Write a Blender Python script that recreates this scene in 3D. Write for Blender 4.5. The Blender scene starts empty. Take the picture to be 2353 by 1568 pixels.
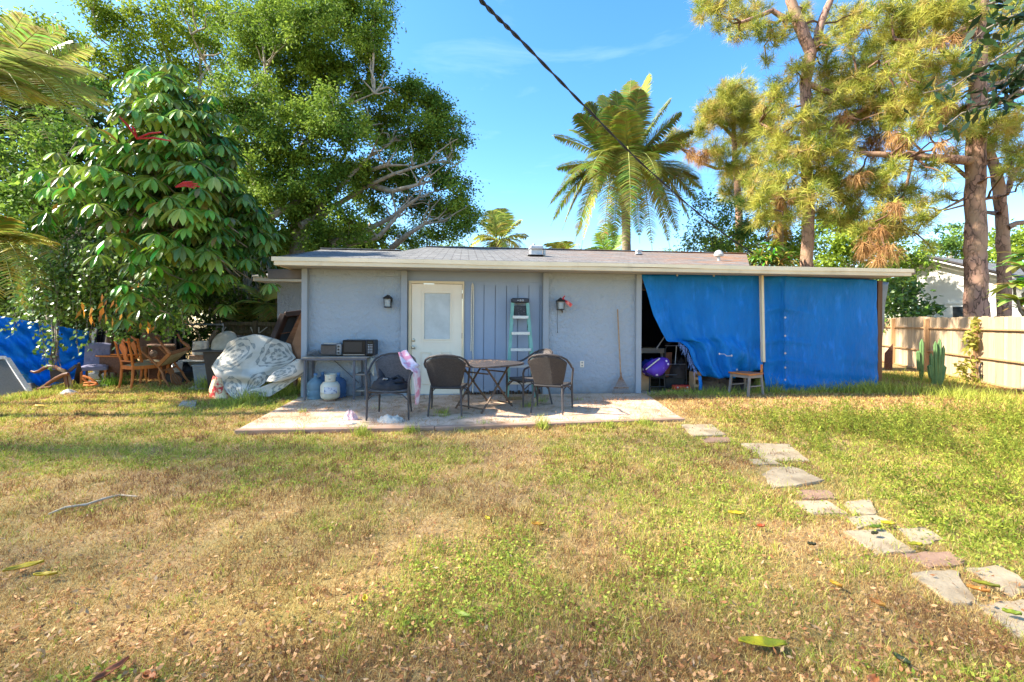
import bpy, bmesh, math, random
import numpy as np
from mathutils import Vector, Matrix, Euler
R = math.radians; PI = math.pi
sin, cos = math.sin, math.cos
scene = bpy.context.scene; COL = scene.collection
random.seed(7); rng = np.random.default_rng(7)

# ------------------------------------------------------------------ camera and measuring helpers
EYE = Vector((0.0, 0.0, 1.45)); ROLL = 0.0059; FPX = 1045.5; CX, CY = 1176.5, 738.0
def ray(px, py):
    """direction of a sight line (forward component 1) for a point measured on the photograph (2353 px wide)"""
    u = (px - CX) / FPX; w = (CY - py) / FPX
    return Vector((u * cos(ROLL) - w * sin(ROLL), 1.0, u * sin(ROLL) + w * cos(ROLL)))
def at(px, py, Y): return EYE + ray(px, py) * Y
def gnd(px, py, z=0.0):
    d = ray(px, py); return EYE + d * ((z - EYE.z) / d.z)
def sst(a, b, x):
    t = min(1.0, max(0.0, (x - a) / (b - a))); return t * t * (3 - 2 * t)
def gh(x, y): return 0.07 * sst(6.0, 8.6, y)            # the yard rises a little towards the house
HANG = R(5.86); HO = Vector((-3.74, 8.18, 0.0))
HU = Vector((cos(HANG), sin(HANG), 0)); HV = Vector((-sin(HANG), cos(HANG), 0))
def hp(u, v, z): return HO + HU * u + HV * v + Vector((0, 0, z))
def hpix(px, py, v=0.0):
    """house coordinates (u, z) of a sight line on the plane v"""
    d = ray(px, py); n = HV
    t = (v - (EYE - HO).dot(n)) / d.dot(n)
    p = EYE + d * t
    return (p - HO).dot(HU), p.z
def hu(px, py, v=0.0): return hpix(px, py, v)[0]
def L(r, g, b):
    f = lambda c: (c / 255 / 12.92) if c / 255 <= 0.04045 else ((c / 255 + 0.055) / 1.055) ** 2.4
    return (f(r), f(g), f(b))

# ------------------------------------------------------------------ materials
MATS = {}
def mat(name, c1, c2=None, sc=6.0, rough=0.65, bump=0.0, bsc=60.0, metal=0.0, spec=0.4, stretch=(1, 1, 1), c3=None, sc3=2.0, t3=(0.55, 0.7),
        attr=False, transl=0.0, kind='noise', lo=0.35, hi=0.65, detail=5.0, coat=0.0, bdist=.02, alpha=None, trans=0.0, ior=1.45, bstretch=None):
    if name in MATS: return MATS[name]
    m = bpy.data.materials.new(name); m.use_nodes = True; nt = m.node_tree; N = nt.nodes; LK = nt.links
    b = N['Principled BSDF']
    tc = N.new('ShaderNodeTexCoord'); mp = N.new('ShaderNodeMapping'); LK.new(tc.outputs['Object'], mp.inputs['Vector'])
    mp.inputs['Scale'].default_value = stretch
    def ramp(src, a, bb, ca, cb):
        r = N.new('ShaderNodeValToRGB'); LK.new(src, r.inputs['Fac'])
        r.color_ramp.elements[0].position = a; r.color_ramp.elements[1].position = bb
        r.color_ramp.elements[0].color = (*ca, 1); r.color_ramp.elements[1].color = (*cb, 1); return r.outputs['Color']
    def noise(s, det=detail, vec=None):
        n = N.new('ShaderNodeTexNoise'); n.inputs['Scale'].default_value = s; n.inputs['Detail'].default_value = det
        n.inputs['Roughness'].default_value = 0.6
        LK.new(vec or mp.outputs['Vector'], n.inputs['Vector']); return n.outputs['Fac']
    col = None
    if attr:
        a = N.new('ShaderNodeAttribute'); a.attribute_name = 'Col'; col = a.outputs['Color']
    elif c2 is not None:
        if kind == 'wave':
            w = N.new('ShaderNodeTexWave'); w.inputs['Scale'].default_value = sc; w.inputs['Distortion'].default_value = 6; w.inputs['Detail'].default_value = 3
            w.inputs['Detail Scale'].default_value = 1.5
            LK.new(mp.outputs['Vector'], w.inputs['Vector']); col = ramp(w.outputs['Fac'], lo, hi, c1, c2)
        elif kind == 'voronoi':
            w = N.new('ShaderNodeTexVoronoi'); w.inputs['Scale'].default_value = sc
            LK.new(mp.outputs['Vector'], w.inputs['Vector']); col = ramp(w.outputs['Distance'], lo, hi, c1, c2)
        else: col = ramp(noise(sc), lo, hi, c1, c2)
    if c3 is not None:
        mx = N.new('ShaderNodeMix'); mx.data_type = 'RGBA'
        f = ramp(noise(sc3), t3[0], t3[1], (0, 0, 0), (1, 1, 1)); LK.new(f, mx.inputs['Factor'])
        if col is not None: LK.new(col, mx.inputs['A'])
        else: mx.inputs['A'].default_value = (*c1, 1)
        mx.inputs['B'].default_value = (*c3, 1); col = mx.outputs['Result']
    if col is not None: LK.new(col, b.inputs['Base Color'])
    else: b.inputs['Base Color'].default_value = (*c1, 1)
    b.inputs['Roughness'].default_value = rough; b.inputs['Metallic'].default_value = metal; b.inputs['Specular IOR Level'].default_value = spec
    b.inputs['Coat Weight'].default_value = coat; b.inputs['Transmission Weight'].default_value = trans; b.inputs['IOR'].default_value = ior
    if bump:
        bp = N.new('ShaderNodeBump'); bp.inputs['Strength'].default_value = bump; bp.inputs['Distance'].default_value = bdist
        vec = None
        if bstretch:
            m2 = N.new('ShaderNodeMapping'); m2.inputs['Scale'].default_value = bstretch; LK.new(tc.outputs['Object'], m2.inputs['Vector']); vec = m2.outputs['Vector']
        LK.new(noise(bsc, 6, vec), bp.inputs['Height']); LK.new(bp.outputs['Normal'], b.inputs['Normal'])
    if transl:
        t = N.new('ShaderNodeBsdfTranslucent'); mx = N.new('ShaderNodeMixShader'); mx.inputs['Fac'].default_value = transl
        if col is not None: LK.new(col, t.inputs['Color'])
        else: t.inputs['Color'].default_value = (*c1, 1)
        LK.new(b.outputs[0], mx.inputs[1]); LK.new(t.outputs[0], mx.inputs[2]); LK.new(mx.outputs[0], N['Material Output'].inputs['Surface'])
    MATS[name] = m
    return m

# ------------------------------------------------------------------ mesh builder
class MB:
    def __init__(s): s.V = []; s.F = []; s.UV = {}
    def add(s, V, F, M=None):
        o = len(s.V)
        s.V += [tuple(M @ Vector(v)) if M is not None else tuple(v) for v in V]
        s.F += [tuple(i + o for i in f) for f in F]; return s
    def box(s, c, d, b=0.004, M=None, rot=None):
        hx, hy, hz = d[0] / 2, d[1] / 2, d[2] / 2; b = min(b, hx * .49, hy * .49, hz * .49)
        T = Matrix.Translation(Vector(c))
        if rot is not None: T = T @ Euler(rot).to_matrix().to_4x4()
        if M is not None: T = M @ T
        idx = {}; V = []
        for sx in (-1, 1):
            for sy in (-1, 1):
                for sz in (-1, 1):
                    for ax in range(3):
                        v = [sx * (hx - b), sy * (hy - b), sz * (hz - b)]
                        v[ax] += (sx, sy, sz)[ax] * b
                        idx[(sx, sy, sz, ax)] = len(V); V.append(v)
        F = []; g = lambda *k: idx[k]
        for q in (-1, 1):
            F.append([g(q, -1, -1, 0), g(q, 1, -1, 0), g(q, 1, 1, 0), g(q, -1, 1, 0)][::q])
            F.append([g(-1, q, -1, 1), g(-1, q, 1, 1), g(1, q, 1, 1), g(1, q, -1, 1)][::q])
            F.append([g(-1, -1, q, 2), g(1, -1, q, 2), g(1, 1, q, 2), g(-1, 1, q, 2)][::q])
        for a in (-1, 1):
            for c2 in (-1, 1):
                k = a * c2
                F.append([g(-1, a, c2, 1), g(1, a, c2, 1), g(1, a, c2, 2), g(-1, a, c2, 2)][::-k])
                F.append([g(a, -1, c2, 0), g(a, 1, c2, 0), g(a, 1, c2, 2), g(a, -1, c2, 2)][::k])
                F.append([g(a, c2, -1, 0), g(a, c2, 1, 0), g(a, c2, 1, 1), g(a, c2, -1, 1)][::-k])
                for e in (-1, 1):
                    F.append([g(a, c2, e, 0), g(a, c2, e, 1), g(a, c2, e, 2)][::a * c2 * e])
        return s.add(V, F, T)
    def bar(s, p, q, w, h=None, b=0.003, up=(0, 0, 1)):
        """a squared bar from p to q"""
        p = Vector(p); q = Vector(q); d = q - p; z = d.normalized(); u = Vector(up)
        if abs(z.dot(u)) > .98: u = Vector((1, 0, 0))
        x = u.cross(z).normalized(); y = z.cross(x)
        M = Matrix((x, y, z)).transposed().to_4x4(); M.translation = (p + q) / 2
        return s.box((0, 0, 0), (w, h or w, d.length), b, M)
    def tube(s, pts, r, n=8, caps=True, flat=1.0, up=None):
        P = [Vector(p) for p in pts]; m = len(P)
        rr = [r] * m if isinstance(r, (int, float)) else list(r)
        V = []; F = []; x = None
        for i in range(m):
            t = (P[min(i + 1, m - 1)] - P[max(i - 1, 0)]).normalized()
            if x is None:
                a = Vector(up) if up else (Vector((0, 0, 1)) if abs(t.z) < .9 else Vector((1, 0, 0)))
                x = a.cross(t).normalized()
            else: x = (x - t * x.dot(t)).normalized()
            y = t.cross(x)
            for k in range(n):
                a = 2 * PI * k / n; V.append(P[i] + (x * cos(a) + y * sin(a) * flat) * rr[i])
        for i in range(m - 1):
            for k in range(n):
                k2 = (k + 1) % n; F.append((i * n + k, i * n + k2, (i + 1) * n + k2, (i + 1) * n + k))
        if caps: F.append(tuple(range(n))[::-1]); F.append(tuple((m - 1) * n + k for k in range(n)))
        return s.add(V, F)
    def lathe(s, prof, c=(0, 0, 0), n=24, M=None, sx=1.0, sy=1.0):
        V = []; F = []; m = len(prof)
        for r, z in prof:
            for k in range(n): a = 2 * PI * k / n; V.append((r * cos(a) * sx, r * sin(a) * sy, z))
        for i in range(m - 1):
            for k in range(n):
                k2 = (k + 1) % n; F.append((i * n + k, i * n + k2, (i + 1) * n + k2, (i + 1) * n + k))
        F.append(tuple(range(n))[::-1]); F.append(tuple((m - 1) * n + k for k in range(n)))
        T = Matrix.Translation(Vector(c)); T = (M @ T) if M is not None else T
        return s.add(V, F, T)
    def grid(s, fn, nu, nv, M=None):
        o = len(s.V); V = []; F = []
        for j in range(nv + 1):
            for i in range(nu + 1):
                u, v = i / nu, j / nv; s.UV[o + len(V)] = (u, v); V.append(fn(u, v))
        for j in range(nv):
            for i in range(nu):
                a = j * (nu + 1) + i; F.append((a, a + 1, a + nu + 2, a + nu + 1))
        return s.add(V, F, M)
    def prism(s, poly, h, M=None):
        n = len(poly)
        V = [(x, y, 0) for x, y in poly] + [(x, y, h) for x, y in poly]
        F = [tuple(range(n))[::-1], tuple(range(n, 2 * n))] + [(i, (i + 1) % n, n + (i + 1) % n, n + i) for i in range(n)]
        return s.add(V, F, M)
    def slab(s, pts, d):
        """a polygon of 3-D points given the thickness vector d"""
        n = len(pts); d = Vector(d); P = [Vector(p) for p in pts]
        return s.add(P + [p + d for p in P], [tuple(range(n))[::-1], tuple(range(n, 2 * n))] + [(i, (i + 1) % n, n + (i + 1) % n, n + i) for i in range(n)])
    def build(s, name, m, parent=None, loc=None, rot=None, sharp=32, fixn=True):
        me = bpy.data.meshes.new(name); me.from_pydata(s.V, [], s.F)
        if fixn:
            bm = bmesh.new(); bm.from_mesh(me); bmesh.ops.recalc_face_normals(bm, faces=bm.faces); bm.to_mesh(me); bm.free()
        if s.UV:
            uv = me.uv_layers.new(name='UVMap')
            for l in me.loops: uv.data[l.index].uv = s.UV.get(l.vertex_index, (0, 0))
        me.shade_smooth()
        if sharp is not None: me.set_sharp_from_angle(angle=R(sharp))
        me.materials.append(m)
        o = bpy.data.objects.new(name, me); COL.objects.link(o)
        if parent is not None: o.parent = parent
        if loc is not None: o.location = loc
        if rot is not None: o.rotation_euler = rot if hasattr(rot, '__len__') else (0, 0, rot)
        return o

def mesh_np(name, V, F, m, col=None, parent=None, loc=None, smooth=False):
    """mesh from numpy arrays: V (n,3), F (k,3 or 4), col (n,3)"""
    V = np.asarray(V, np.float32); F = np.asarray(F, np.int32); k = F.shape[1]
    me = bpy.data.meshes.new(name)
    me.vertices.add(len(V)); me.vertices.foreach_set('co', V.ravel())
    me.loops.add(F.size); me.loops.foreach_set('vertex_index', F.ravel())
    me.polygons.add(len(F)); me.polygons.foreach_set('loop_start', np.arange(0, F.size, k, dtype=np.int32))
    me.polygons.foreach_set('loop_total', np.full(len(F), k, np.int32))
    if smooth: me.polygons.foreach_set('use_smooth', np.ones(len(F), bool))
    me.update(calc_edges=True)
    if col is not None:
        a = me.color_attributes.new('Col', 'FLOAT_COLOR', 'POINT')
        c = np.ones((len(V), 4), np.float32); c[:, :3] = col; a.data.foreach_set('color', c.ravel())
    me.materials.append(m)
    o = bpy.data.objects.new(name, me); COL.objects.link(o)
    if parent is not None: o.parent = parent
    if loc is not None: o.location = loc
    return o

def tag(o, label=None, cat=None, group=None, kind=None):
    if label: o['label'] = label
    if cat: o['category'] = cat
    if group: o['group'] = group
    if kind: o['kind'] = kind
    return o
def thing(name, label, cat, loc=(0, 0, 0), rotz=0.0, group=None):
    o = bpy.data.objects.new(name, None); COL.objects.link(o); o.empty_display_size = .1
    o.location = loc; o.rotation_euler = (0, 0, rotz)
    return tag(o, label, cat, group)
def dup(o, parent=None):
    kids = list(o.children); c = o.copy(); COL.objects.link(c)
    if parent is not None: c.parent = parent
    for k in kids: dup(k, c)
    return c
def at_origin(o):
    """move a one-mesh thing's origin to the foot of its shape"""
    n = len(o.data.vertices); a = np.empty(n * 3, np.float32); o.data.vertices.foreach_get('co', a); a = a.reshape(-1, 3)
    c = Vector(((a[:, 0].min() + a[:, 0].max()) / 2, (a[:, 1].min() + a[:, 1].max()) / 2, a[:, 2].min()))
    o.data.transform(Matrix.Translation(-c)); o.location = Vector(o.location) + c
    return o
def solid(o, t, off=0.0):
    m = o.modifiers.new('thickness', 'SOLIDIFY'); m.thickness = t; m.offset = off; return o

def inpoly(x, y, P):
    r = np.zeros(len(x), bool); n = len(P)
    for i in range(n):
        x0, y0 = P[i]; x1, y1 = P[(i + 1) % n]; c = ((y0 > y) != (y1 > y)); r ^= c & (x < (x1 - x0) * (y - y0) / (y1 - y0 + 1e-12) + x0)
    return r
def hash2(ix, iy, s):
    h = np.sin(ix * 127.1 + iy * 311.7 + s * 74.7) * 43758.5453; return h - np.floor(h)
def vnoise(x, y, sc, s=0):
    x = np.asarray(x) / sc; y = np.asarray(y) / sc; ix = np.floor(x); iy = np.floor(y); fx = x - ix; fy = y - iy
    fx = fx * fx * (3 - 2 * fx); fy = fy * fy * (3 - 2 * fy)
    a = hash2(ix, iy, s); b = hash2(ix + 1, iy, s); c = hash2(ix, iy + 1, s); d = hash2(ix + 1, iy + 1, s)
    return (a * (1 - fx) + b * fx) * (1 - fy) + (c * (1 - fx) + d * fx) * fy
def fbm(x, y, sc, s=0): return .55 * vnoise(x, y, sc, s) + .3 * vnoise(x, y, sc * .47, s + 3) + .15 * vnoise(x, y, sc * .21, s + 7)

# ------------------------------------------------------------------ camera, sun, sky
cd = bpy.data.cameras.new('camera'); cam = bpy.data.objects.new('camera', cd); COL.objects.link(cam)
cd.sensor_width = 36; cd.lens = 16.0; cd.shift_y = -(784 - CY) / 2353.0; cd.clip_end = 2000; cd.clip_start = .05
cam.matrix_world = Matrix.Translation(EYE) @ Matrix.Rotation(R(90), 4, 'X') @ Matrix.Rotation(ROLL, 4, 'Z')
scene.camera = cam
SUN_EL = R(41); SUN_TO = Vector((-.995, -.06, 0)).normalized()           # the sun stands low over the trees on the left
sun_dir = Vector((SUN_TO.x * cos(SUN_EL), SUN_TO.y * cos(SUN_EL), sin(SUN_EL)))
sl = bpy.data.lights.new('sun', 'SUN'); sl.energy = 5.0; sl.angle = R(1.6); sl.color = (1, .93, .80)
so = bpy.data.objects.new('sun', sl); COL.objects.link(so)
so.rotation_euler = sun_dir.to_track_quat('Z', 'Y').to_euler(); so.location = sun_dir * 60
w = bpy.data.worlds.new('World'); scene.world = w; w.use_nodes = True
nt = w.node_tree; bg = nt.nodes['Background']; sk = nt.nodes.new('ShaderNodeTexSky'); sk.sky_type = 'NISHITA'
sk.sun_disc = False; sk.sun_elevation = SUN_EL; sk.sun_rotation = math.atan2(SUN_TO.x, SUN_TO.y)
sk.altitude = 0; sk.air_density = 1.0; sk.dust_density = .6; sk.ozone_density = 2.2
hs = nt.nodes.new('ShaderNodeHueSaturation'); hs.inputs['Saturation'].default_value = 1.3; hs.inputs['Value'].default_value = 1.0
nt.links.new(sk.outputs[0], hs.inputs['Color'])
# a few thin streaks of high cloud
tc = nt.nodes.new('ShaderNodeTexCoord'); mp = nt.nodes.new('ShaderNodeMapping'); mp.inputs['Scale'].default_value = (1.2, 1.2, 5.0); mp.inputs['Rotation'].default_value = (.25, .35, 0)
nz = nt.nodes.new('ShaderNodeTexNoise'); nz.inputs['Scale'].default_value = 2.2; nz.inputs['Detail'].default_value = 7; nz.inputs['Roughness'].default_value = .62
nz.inputs['Distortion'].default_value = .6
rp = nt.nodes.new('ShaderNodeValToRGB'); rp.color_ramp.elements[0].position = .52; rp.color_ramp.elements[1].position = .85
rp.color_ramp.elements[1].color = (.10, .10, .10, 1)
mx = nt.nodes.new('ShaderNodeMix'); mx.data_type = 'RGBA'; mx.inputs['B'].default_value = (8.0, 8.6, 9.4, 1)
nt.links.new(tc.outputs['Generated'], mp.inputs['Vector']); nt.links.new(mp.outputs[0], nz.inputs['Vector']); nt.links.new(nz.outputs['Fac'], rp.inputs['Fac'])
nt.links.new(rp.outputs['Color'], mx.inputs['Factor']); nt.links.new(hs.outputs[0], mx.inputs['A']); nt.links.new(mx.outputs['Result'], bg.inputs['Color'])
bg.inputs['Strength'].default_value = .15
scene.view_settings.view_transform = 'Standard'; scene.view_settings.look = 'None'; scene.view_settings.exposure = 1.6; scene.view_settings.gamma = 1
scene.render.engine = 'CYCLES'
cy = scene.cycles; cy.max_bounces = 8; cy.diffuse_bounces = 4; cy.transparent_max_bounces = 12; cy.use_denoising = True
cy.sample_clamp_indirect = 6
# ================================================================== SETTING: ground, patio, house
M_ground = mat('dry_soil', L(136, 108, 70), L(172, 142, 96), 3.0, .95, .6, 25, c3=L(140, 130, 66), sc3=1.1, t3=(.45, .7))
M_slab = mat('weathered_concrete', L(224, 194, 164), L(196, 160, 128), 2.2, .9, .35, 50, c3=L(140, 110, 76), sc3=5, t3=(.52, .72))
M_stucco = mat('blue_stucco', L(159, 168, 175), L(164, 173, 180), 1.6, .85, 1.0, 14.0, c3=L(146, 153, 157), sc3=6, t3=(.6, .85), bdist=.06)
M_trim = mat('blue_grey_trim', L(148, 154, 158), L(153, 159, 164), 3, .75, .15, 40, c3=L(136, 138, 140), sc3=2.0, t3=(.6, .8))
def splash(m):
    # rain splashed earth along the foot of the wall
    nt = m.node_tree; N = nt.nodes; K = nt.links; b = N['Principled BSDF']; src = b.inputs['Base Color'].links[0].from_socket
    tc = N.new('ShaderNodeTexCoord'); sx = N.new('ShaderNodeSeparateXYZ'); K.new(tc.outputs['Object'], sx.inputs[0]); mr = N.new('ShaderNodeMapRange'); mr.inputs['From Min'].default_value = .05; mr.inputs['From Max'].default_value = .42; mr.inputs['To Min'].default_value = 1; mr.inputs['To Max'].default_value = 0; K.new(sx.outputs['Z'], mr.inputs['Value'])
    n = N.new('ShaderNodeTexNoise'); n.inputs['Scale'].default_value = 7; n.inputs['Detail'].default_value = 8; K.new(tc.outputs['Object'], n.inputs[0]); mu = N.new('ShaderNodeMath'); mu.operation = 'MULTIPLY'; K.new(mr.outputs[0], mu.inputs[0]); K.new(n.outputs['Fac'], mu.inputs[1])
    mx = N.new('ShaderNodeMix'); mx.data_type = 'RGBA'; K.new(mu.outputs[0], mx.inputs['Factor']); K.new(src, mx.inputs['A']); mx.inputs['B'].default_value = (*L(128, 112, 94), 1); K.new(mx.outputs['Result'], b.inputs['Base Color'])
splash(M_stucco)
M_siding = mat('blue_siding', L(144, 155, 170), L(149, 160, 175), 2, .75, .12, 30, bstretch=(1, 1, .1))
M_cream = mat('cream_trim_paint', L(228, 208, 172), L(218, 198, 160), 2.5, .6, .05, 30, c3=L(190, 168, 132), sc3=1.4, t3=(.62, .8))
M_soffit = mat('soffit_paint', L(168, 164, 156), L(178, 173, 164), 2, .8, .05, 30)
M_doorp = mat('white_door_paint', L(236, 222, 196), L(230, 214, 188), 2, .45, .03, 20)
M_frost = mat('frosted_glass', L(196, 198, 192), L(178, 180, 174), 4, .22, .25, 160, spec=.6)
M_metal = mat('brushed_nickel', L(180, 172, 158), None, rough=.3, metal=1.0)
M_rust = mat('rusty_steel', L(120, 84, 60), L(160, 140, 120), 40, .6, metal=.5)
M_black = mat('black_paint', L(38, 36, 36), L(50, 47, 45), 12, .5, .1, 60)
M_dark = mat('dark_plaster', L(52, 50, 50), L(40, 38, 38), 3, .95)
M_vent = mat('galvanised_vent', L(186, 188, 190), L(168, 170, 172), 6, .5, metal=.3)

def shingles(name):
    m = bpy.data.materials.new(name); m.use_nodes = True; nt = m.node_tree; N = nt.nodes; K = nt.links; b = N['Principled BSDF']
    tc = N.new('ShaderNodeTexCoord'); br = N.new('ShaderNodeTexBrick'); K.new(tc.outputs['Object'], br.inputs['Vector'])
    br.inputs['Scale'].default_value = 1.0; br.inputs['Brick Width'].default_value = .31; br.inputs['Row Height'].default_value = .14
    br.inputs['Mortar Size'].default_value = .008; br.inputs['Color1'].default_value = (*L(124, 124, 122), 1); br.inputs['Color2'].default_value = (*L(146, 144, 140), 1)
    br.inputs['Mortar'].default_value = (*L(82, 76, 74), 1); br.inputs['Bias'].default_value = 0
    def noi(s, a, bb, st=(1, 1, 1)):
        mp = N.new('ShaderNodeMapping'); mp.inputs['Scale'].default_value = st; K.new(tc.outputs['Object'], mp.inputs['Vector'])
        n = N.new('ShaderNodeTexNoise'); n.inputs['Scale'].default_value = s; n.inputs['Detail'].default_value = 6; n.inputs['Roughness'].default_value = .65; K.new(mp.outputs[0], n.inputs['Vector'])
        r = N.new('ShaderNodeValToRGB'); r.color_ramp.elements[0].position = a; r.color_ramp.elements[1].position = bb; K.new(n.outputs['Fac'], r.inputs['Fac']); return r.outputs['Color']
    # fallen pine needles gather towards the right-hand end of the roof
    sx = N.new('ShaderNodeSeparateXYZ'); K.new(tc.outputs['Object'], sx.inputs[0])
    mr = N.new('ShaderNodeMapRange'); mr.inputs['From Min'].default_value = 3.5; mr.inputs['From Max'].default_value = 9.0; K.new(sx.outputs['X'], mr.inputs['Value'])
    ad = N.new('ShaderNodeMath'); ad.operation = 'MULTIPLY'; K.new(mr.outputs[0], ad.inputs[0])
    K.new(noi(2.2, .44, .60, (.8, 2.6, 1)), ad.inputs[1])
    mx = N.new('ShaderNodeMix'); mx.data_type = 'RGBA'; K.new(ad.outputs[0], mx.inputs['Factor']); K.new(br.outputs['Color'], mx.inputs['A']); mx.inputs['B'].default_value = (*L(166, 116, 78), 1)
    m2 = N.new('ShaderNodeMix'); m2.data_type = 'RGBA'; m2.blend_type = 'MULTIPLY'; m2.inputs['Factor'].default_value = .45; K.new(mx.outputs['Result'], m2.inputs['A']); K.new(noi(7, .3, .7), m2.inputs['B'])
    K.new(m2.outputs['Result'], b.inputs['Base Color']); b.inputs['Roughness'].default_value = .95; b.inputs['Specular IOR Level'].default_value = .15
    bp = N.new('ShaderNodeBump'); bp.inputs['Strength'].default_value = .5; bp.inputs['Distance'].default_value = .01; K.new(br.outputs['Fac'], bp.inputs['Height']); bp.invert = True
    K.new(bp.outputs['Normal'], b.inputs['Normal']); return m
M_shingle = shingles('grey_asphalt_shingles')

# ground: one sheet to the horizon, fine near the camera
def axis(lo, hi, n, far): 
    a = [lo + (hi - lo) * i / n for i in range(n + 1)]
    return [-far, -far * .3, -far * .1] + [v for v in a] + [far * .1, far * .3, far]
xs = axis(-14, 16, 150, 600); ys = [-600, -150, -30] + [-6 + i * .2 for i in range(121)] + [24, 40, 120, 600]
gx, gy = np.meshgrid(np.array(xs), np.array(ys))
t = np.clip((gy - 6.0) / 2.6, 0, 1); gz = .07 * t * t * (3 - 2 * t)
near = (np.abs(gx) < 20) & (gy > -8) & (gy < 22)
gz = gz + near * ((fbm(gx, gy, 1.7, 1) - .5) * .05 + (vnoise(gx, gy, .5, 5) - .5) * .02) - .012
GV = np.stack([gx, gy, gz], -1).reshape(-1, 3); nx = len(xs); ny = len(ys)
ii = (np.arange(ny - 1)[:, None] * nx + np.arange(nx - 1)[None, :]).ravel()
ground = mesh_np('ground', GV, np.stack([ii, ii + 1, ii + nx + 1, ii + nx], -1), M_ground, smooth=True); tag(ground, kind='structure')
def gz_at(x, y):
    return gh(x, y) + (float(fbm(x, y, 1.7, 1)) - .5) * .05 + (float(vnoise(x, y, .5, 5)) - .5) * .02 - .012

# patio slab of cast concrete with joints
pc = [gnd(548, 992), gnd(1000, 985), gnd(1565, 966), hp(6.35, -.02, .055), hp(-.05, -.02, .055)]
zt = [.035, .035, .04, .075, .075]
pb = MB()
top = [Vector((p.x, p.y, z)) for p, z in zip(pc, zt)]
pb.slab([t - Vector((0, 0, .12)) for t in top], (0, 0, .12))
patio = pb.build('patio', M_slab, sharp=20); tag(patio, kind='structure')
kb = MB(); a, b_, c_ = top[0], top[1], top[2]
for p, q in ((a, b_), (b_, c_)):
    n = Vector((-(q - p).y, (q - p).x, 0)).normalized()
    kb.bar(p - n * .06 + Vector((0, 0, -.035)), q - n * .06 + Vector((0, 0, -.035)), .10, .09, .008)
kerb = kb.build('patio_kerb', mat('kerb_concrete', L(176, 140, 118), L(160, 128, 100), 4, .9, .3, 40)); tag(kerb, kind='structure')
kerb.name = 'kerb'

# ---------------------------------------------------------------- the house
house = thing('house', 'low blue stucco bungalow with grey shingle roof and cream fascia', 'house', HO, HANG)
def hb(name, mb, m, parent=house, **k): return mb.build(name, m, parent, **k)
ZS = 2.37; ZB = .05
uP = [hu(697, 700), hu(710, 700), hu(922, 700), hu(936, 700), hu(1247, 700), hu(1260, 700), hu(1460, 700), hu(1472, 700), hu(2012, 720), hu(2022, 720)]
for i, j in ((1, 2), (5, 6)): hb('stucco_wall', MB().box(((uP[i] + uP[j]) / 2, .09, (ZS + ZB - .2) / 2), (uP[j] - uP[i] + .06, .14, ZS - ZB + .2), .002), M_stucco)
   # header boards along the top of the stucco panels
zt1 = hpix(800, 634, 0)[1]
for i, j in ((1, 2), (5, 6)): hb('header_board', MB().box(((uP[i] + uP[j]) / 2, .008, (ZS + zt1) / 2), (uP[j] - uP[i] - .004, .035, ZS - zt1), .004), M_stucco)
# side wall of the house, interior walls of the open bay
sw = MB(); sw.box((.06, 3.0, ZS / 2 - .05), (.12, 5.6, ZS + .1), .002); hb('side_wall', sw, M_stucco)
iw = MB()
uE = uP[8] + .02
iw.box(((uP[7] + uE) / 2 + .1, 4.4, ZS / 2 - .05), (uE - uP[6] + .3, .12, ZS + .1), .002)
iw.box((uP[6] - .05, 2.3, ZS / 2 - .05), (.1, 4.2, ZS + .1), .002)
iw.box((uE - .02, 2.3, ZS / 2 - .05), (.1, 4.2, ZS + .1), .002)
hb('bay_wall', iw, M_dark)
fl = MB(); fl.box(((uP[7] + uE) / 2, 2.1, -.04), (uE - uP[6], 4.4, .2), .01); hb('bay_floor', fl, M_slab)
# door section: smooth header and grooved siding, set a little back
dsx0, dsx1 = uP[3], uP[4]; V0 = .055
zsid = hpix(1160, 656, V0)[1]
uD0 = hu(938.5, 800, V0); uD1 = hu(1066, 800, V0); zD = hpix(1000, 646.5, V0)[1]
ss = MB()
ss.box(((dsx0 + dsx1) / 2, V0 + .04, (ZS + zD) / 2 + .002), (dsx1 - dsx0 + .03, .08, ZS - zD - .004), .001)
ss.box(((uD1 + dsx1) / 2, V0 + .045, (zD + zsid) / 2), (dsx1 - uD1, .07, zD - zsid + .01), .001)
ss.box((dsx0 + .0, V0 + .05, (ZS + ZB) / 2 - .003), (uD0 - dsx0 + .11, .08, ZS - ZB - .01), .001); ss.box((dsx1, V0 + .05, (ZS + ZB) / 2 - .003), (.06, .06, ZS - ZB - .01), .001)
hb('smooth_panel', ss, M_siding)
sg = MB(); x0 = hu(1085.5, 780, V0); step = (hu(1215, 780, V0) - x0) / 5
edges = [uD1] + [x0 + step * i for i in range(8)] ; edges = [e for e in edges if e < dsx1 - .02] + [dsx1]
for i in range(len(edges) - 1):
    e0, e1 = edges[i] + (.005 if i else 0), edges[i + 1] - .005
    sg.box(((e0 + e1) / 2, V0 + .035, (zsid + ZB + .06) / 2), (e1 - e0, .05, zsid - ZB - .06), .003)
sg.box(((uD1 + dsx1) / 2, V0 + .066, (zsid + ZB) / 2), (dsx1 - uD1, .02, zsid - ZB), .001)
hb('grooved_siding', sg, M_siding)
rot_ = MB()   # rotten, chewed lower edge of the siding
for i in range(26):
    x = uD1 + .05 + (dsx1 - uD1 - .1) * i / 25; h = .03 + .06 * random.random()
    rot_.box((x, V0 + .004, ZB + h / 2 + .015), (.045, .012, h), .004, rot=(0, random.uniform(-.3, .3), 0))
hb('rotten_edge', rot_, mat('rotten_wood', L(66, 52, 44), L(92, 76, 66), 30, .95, .4, 80))
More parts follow.
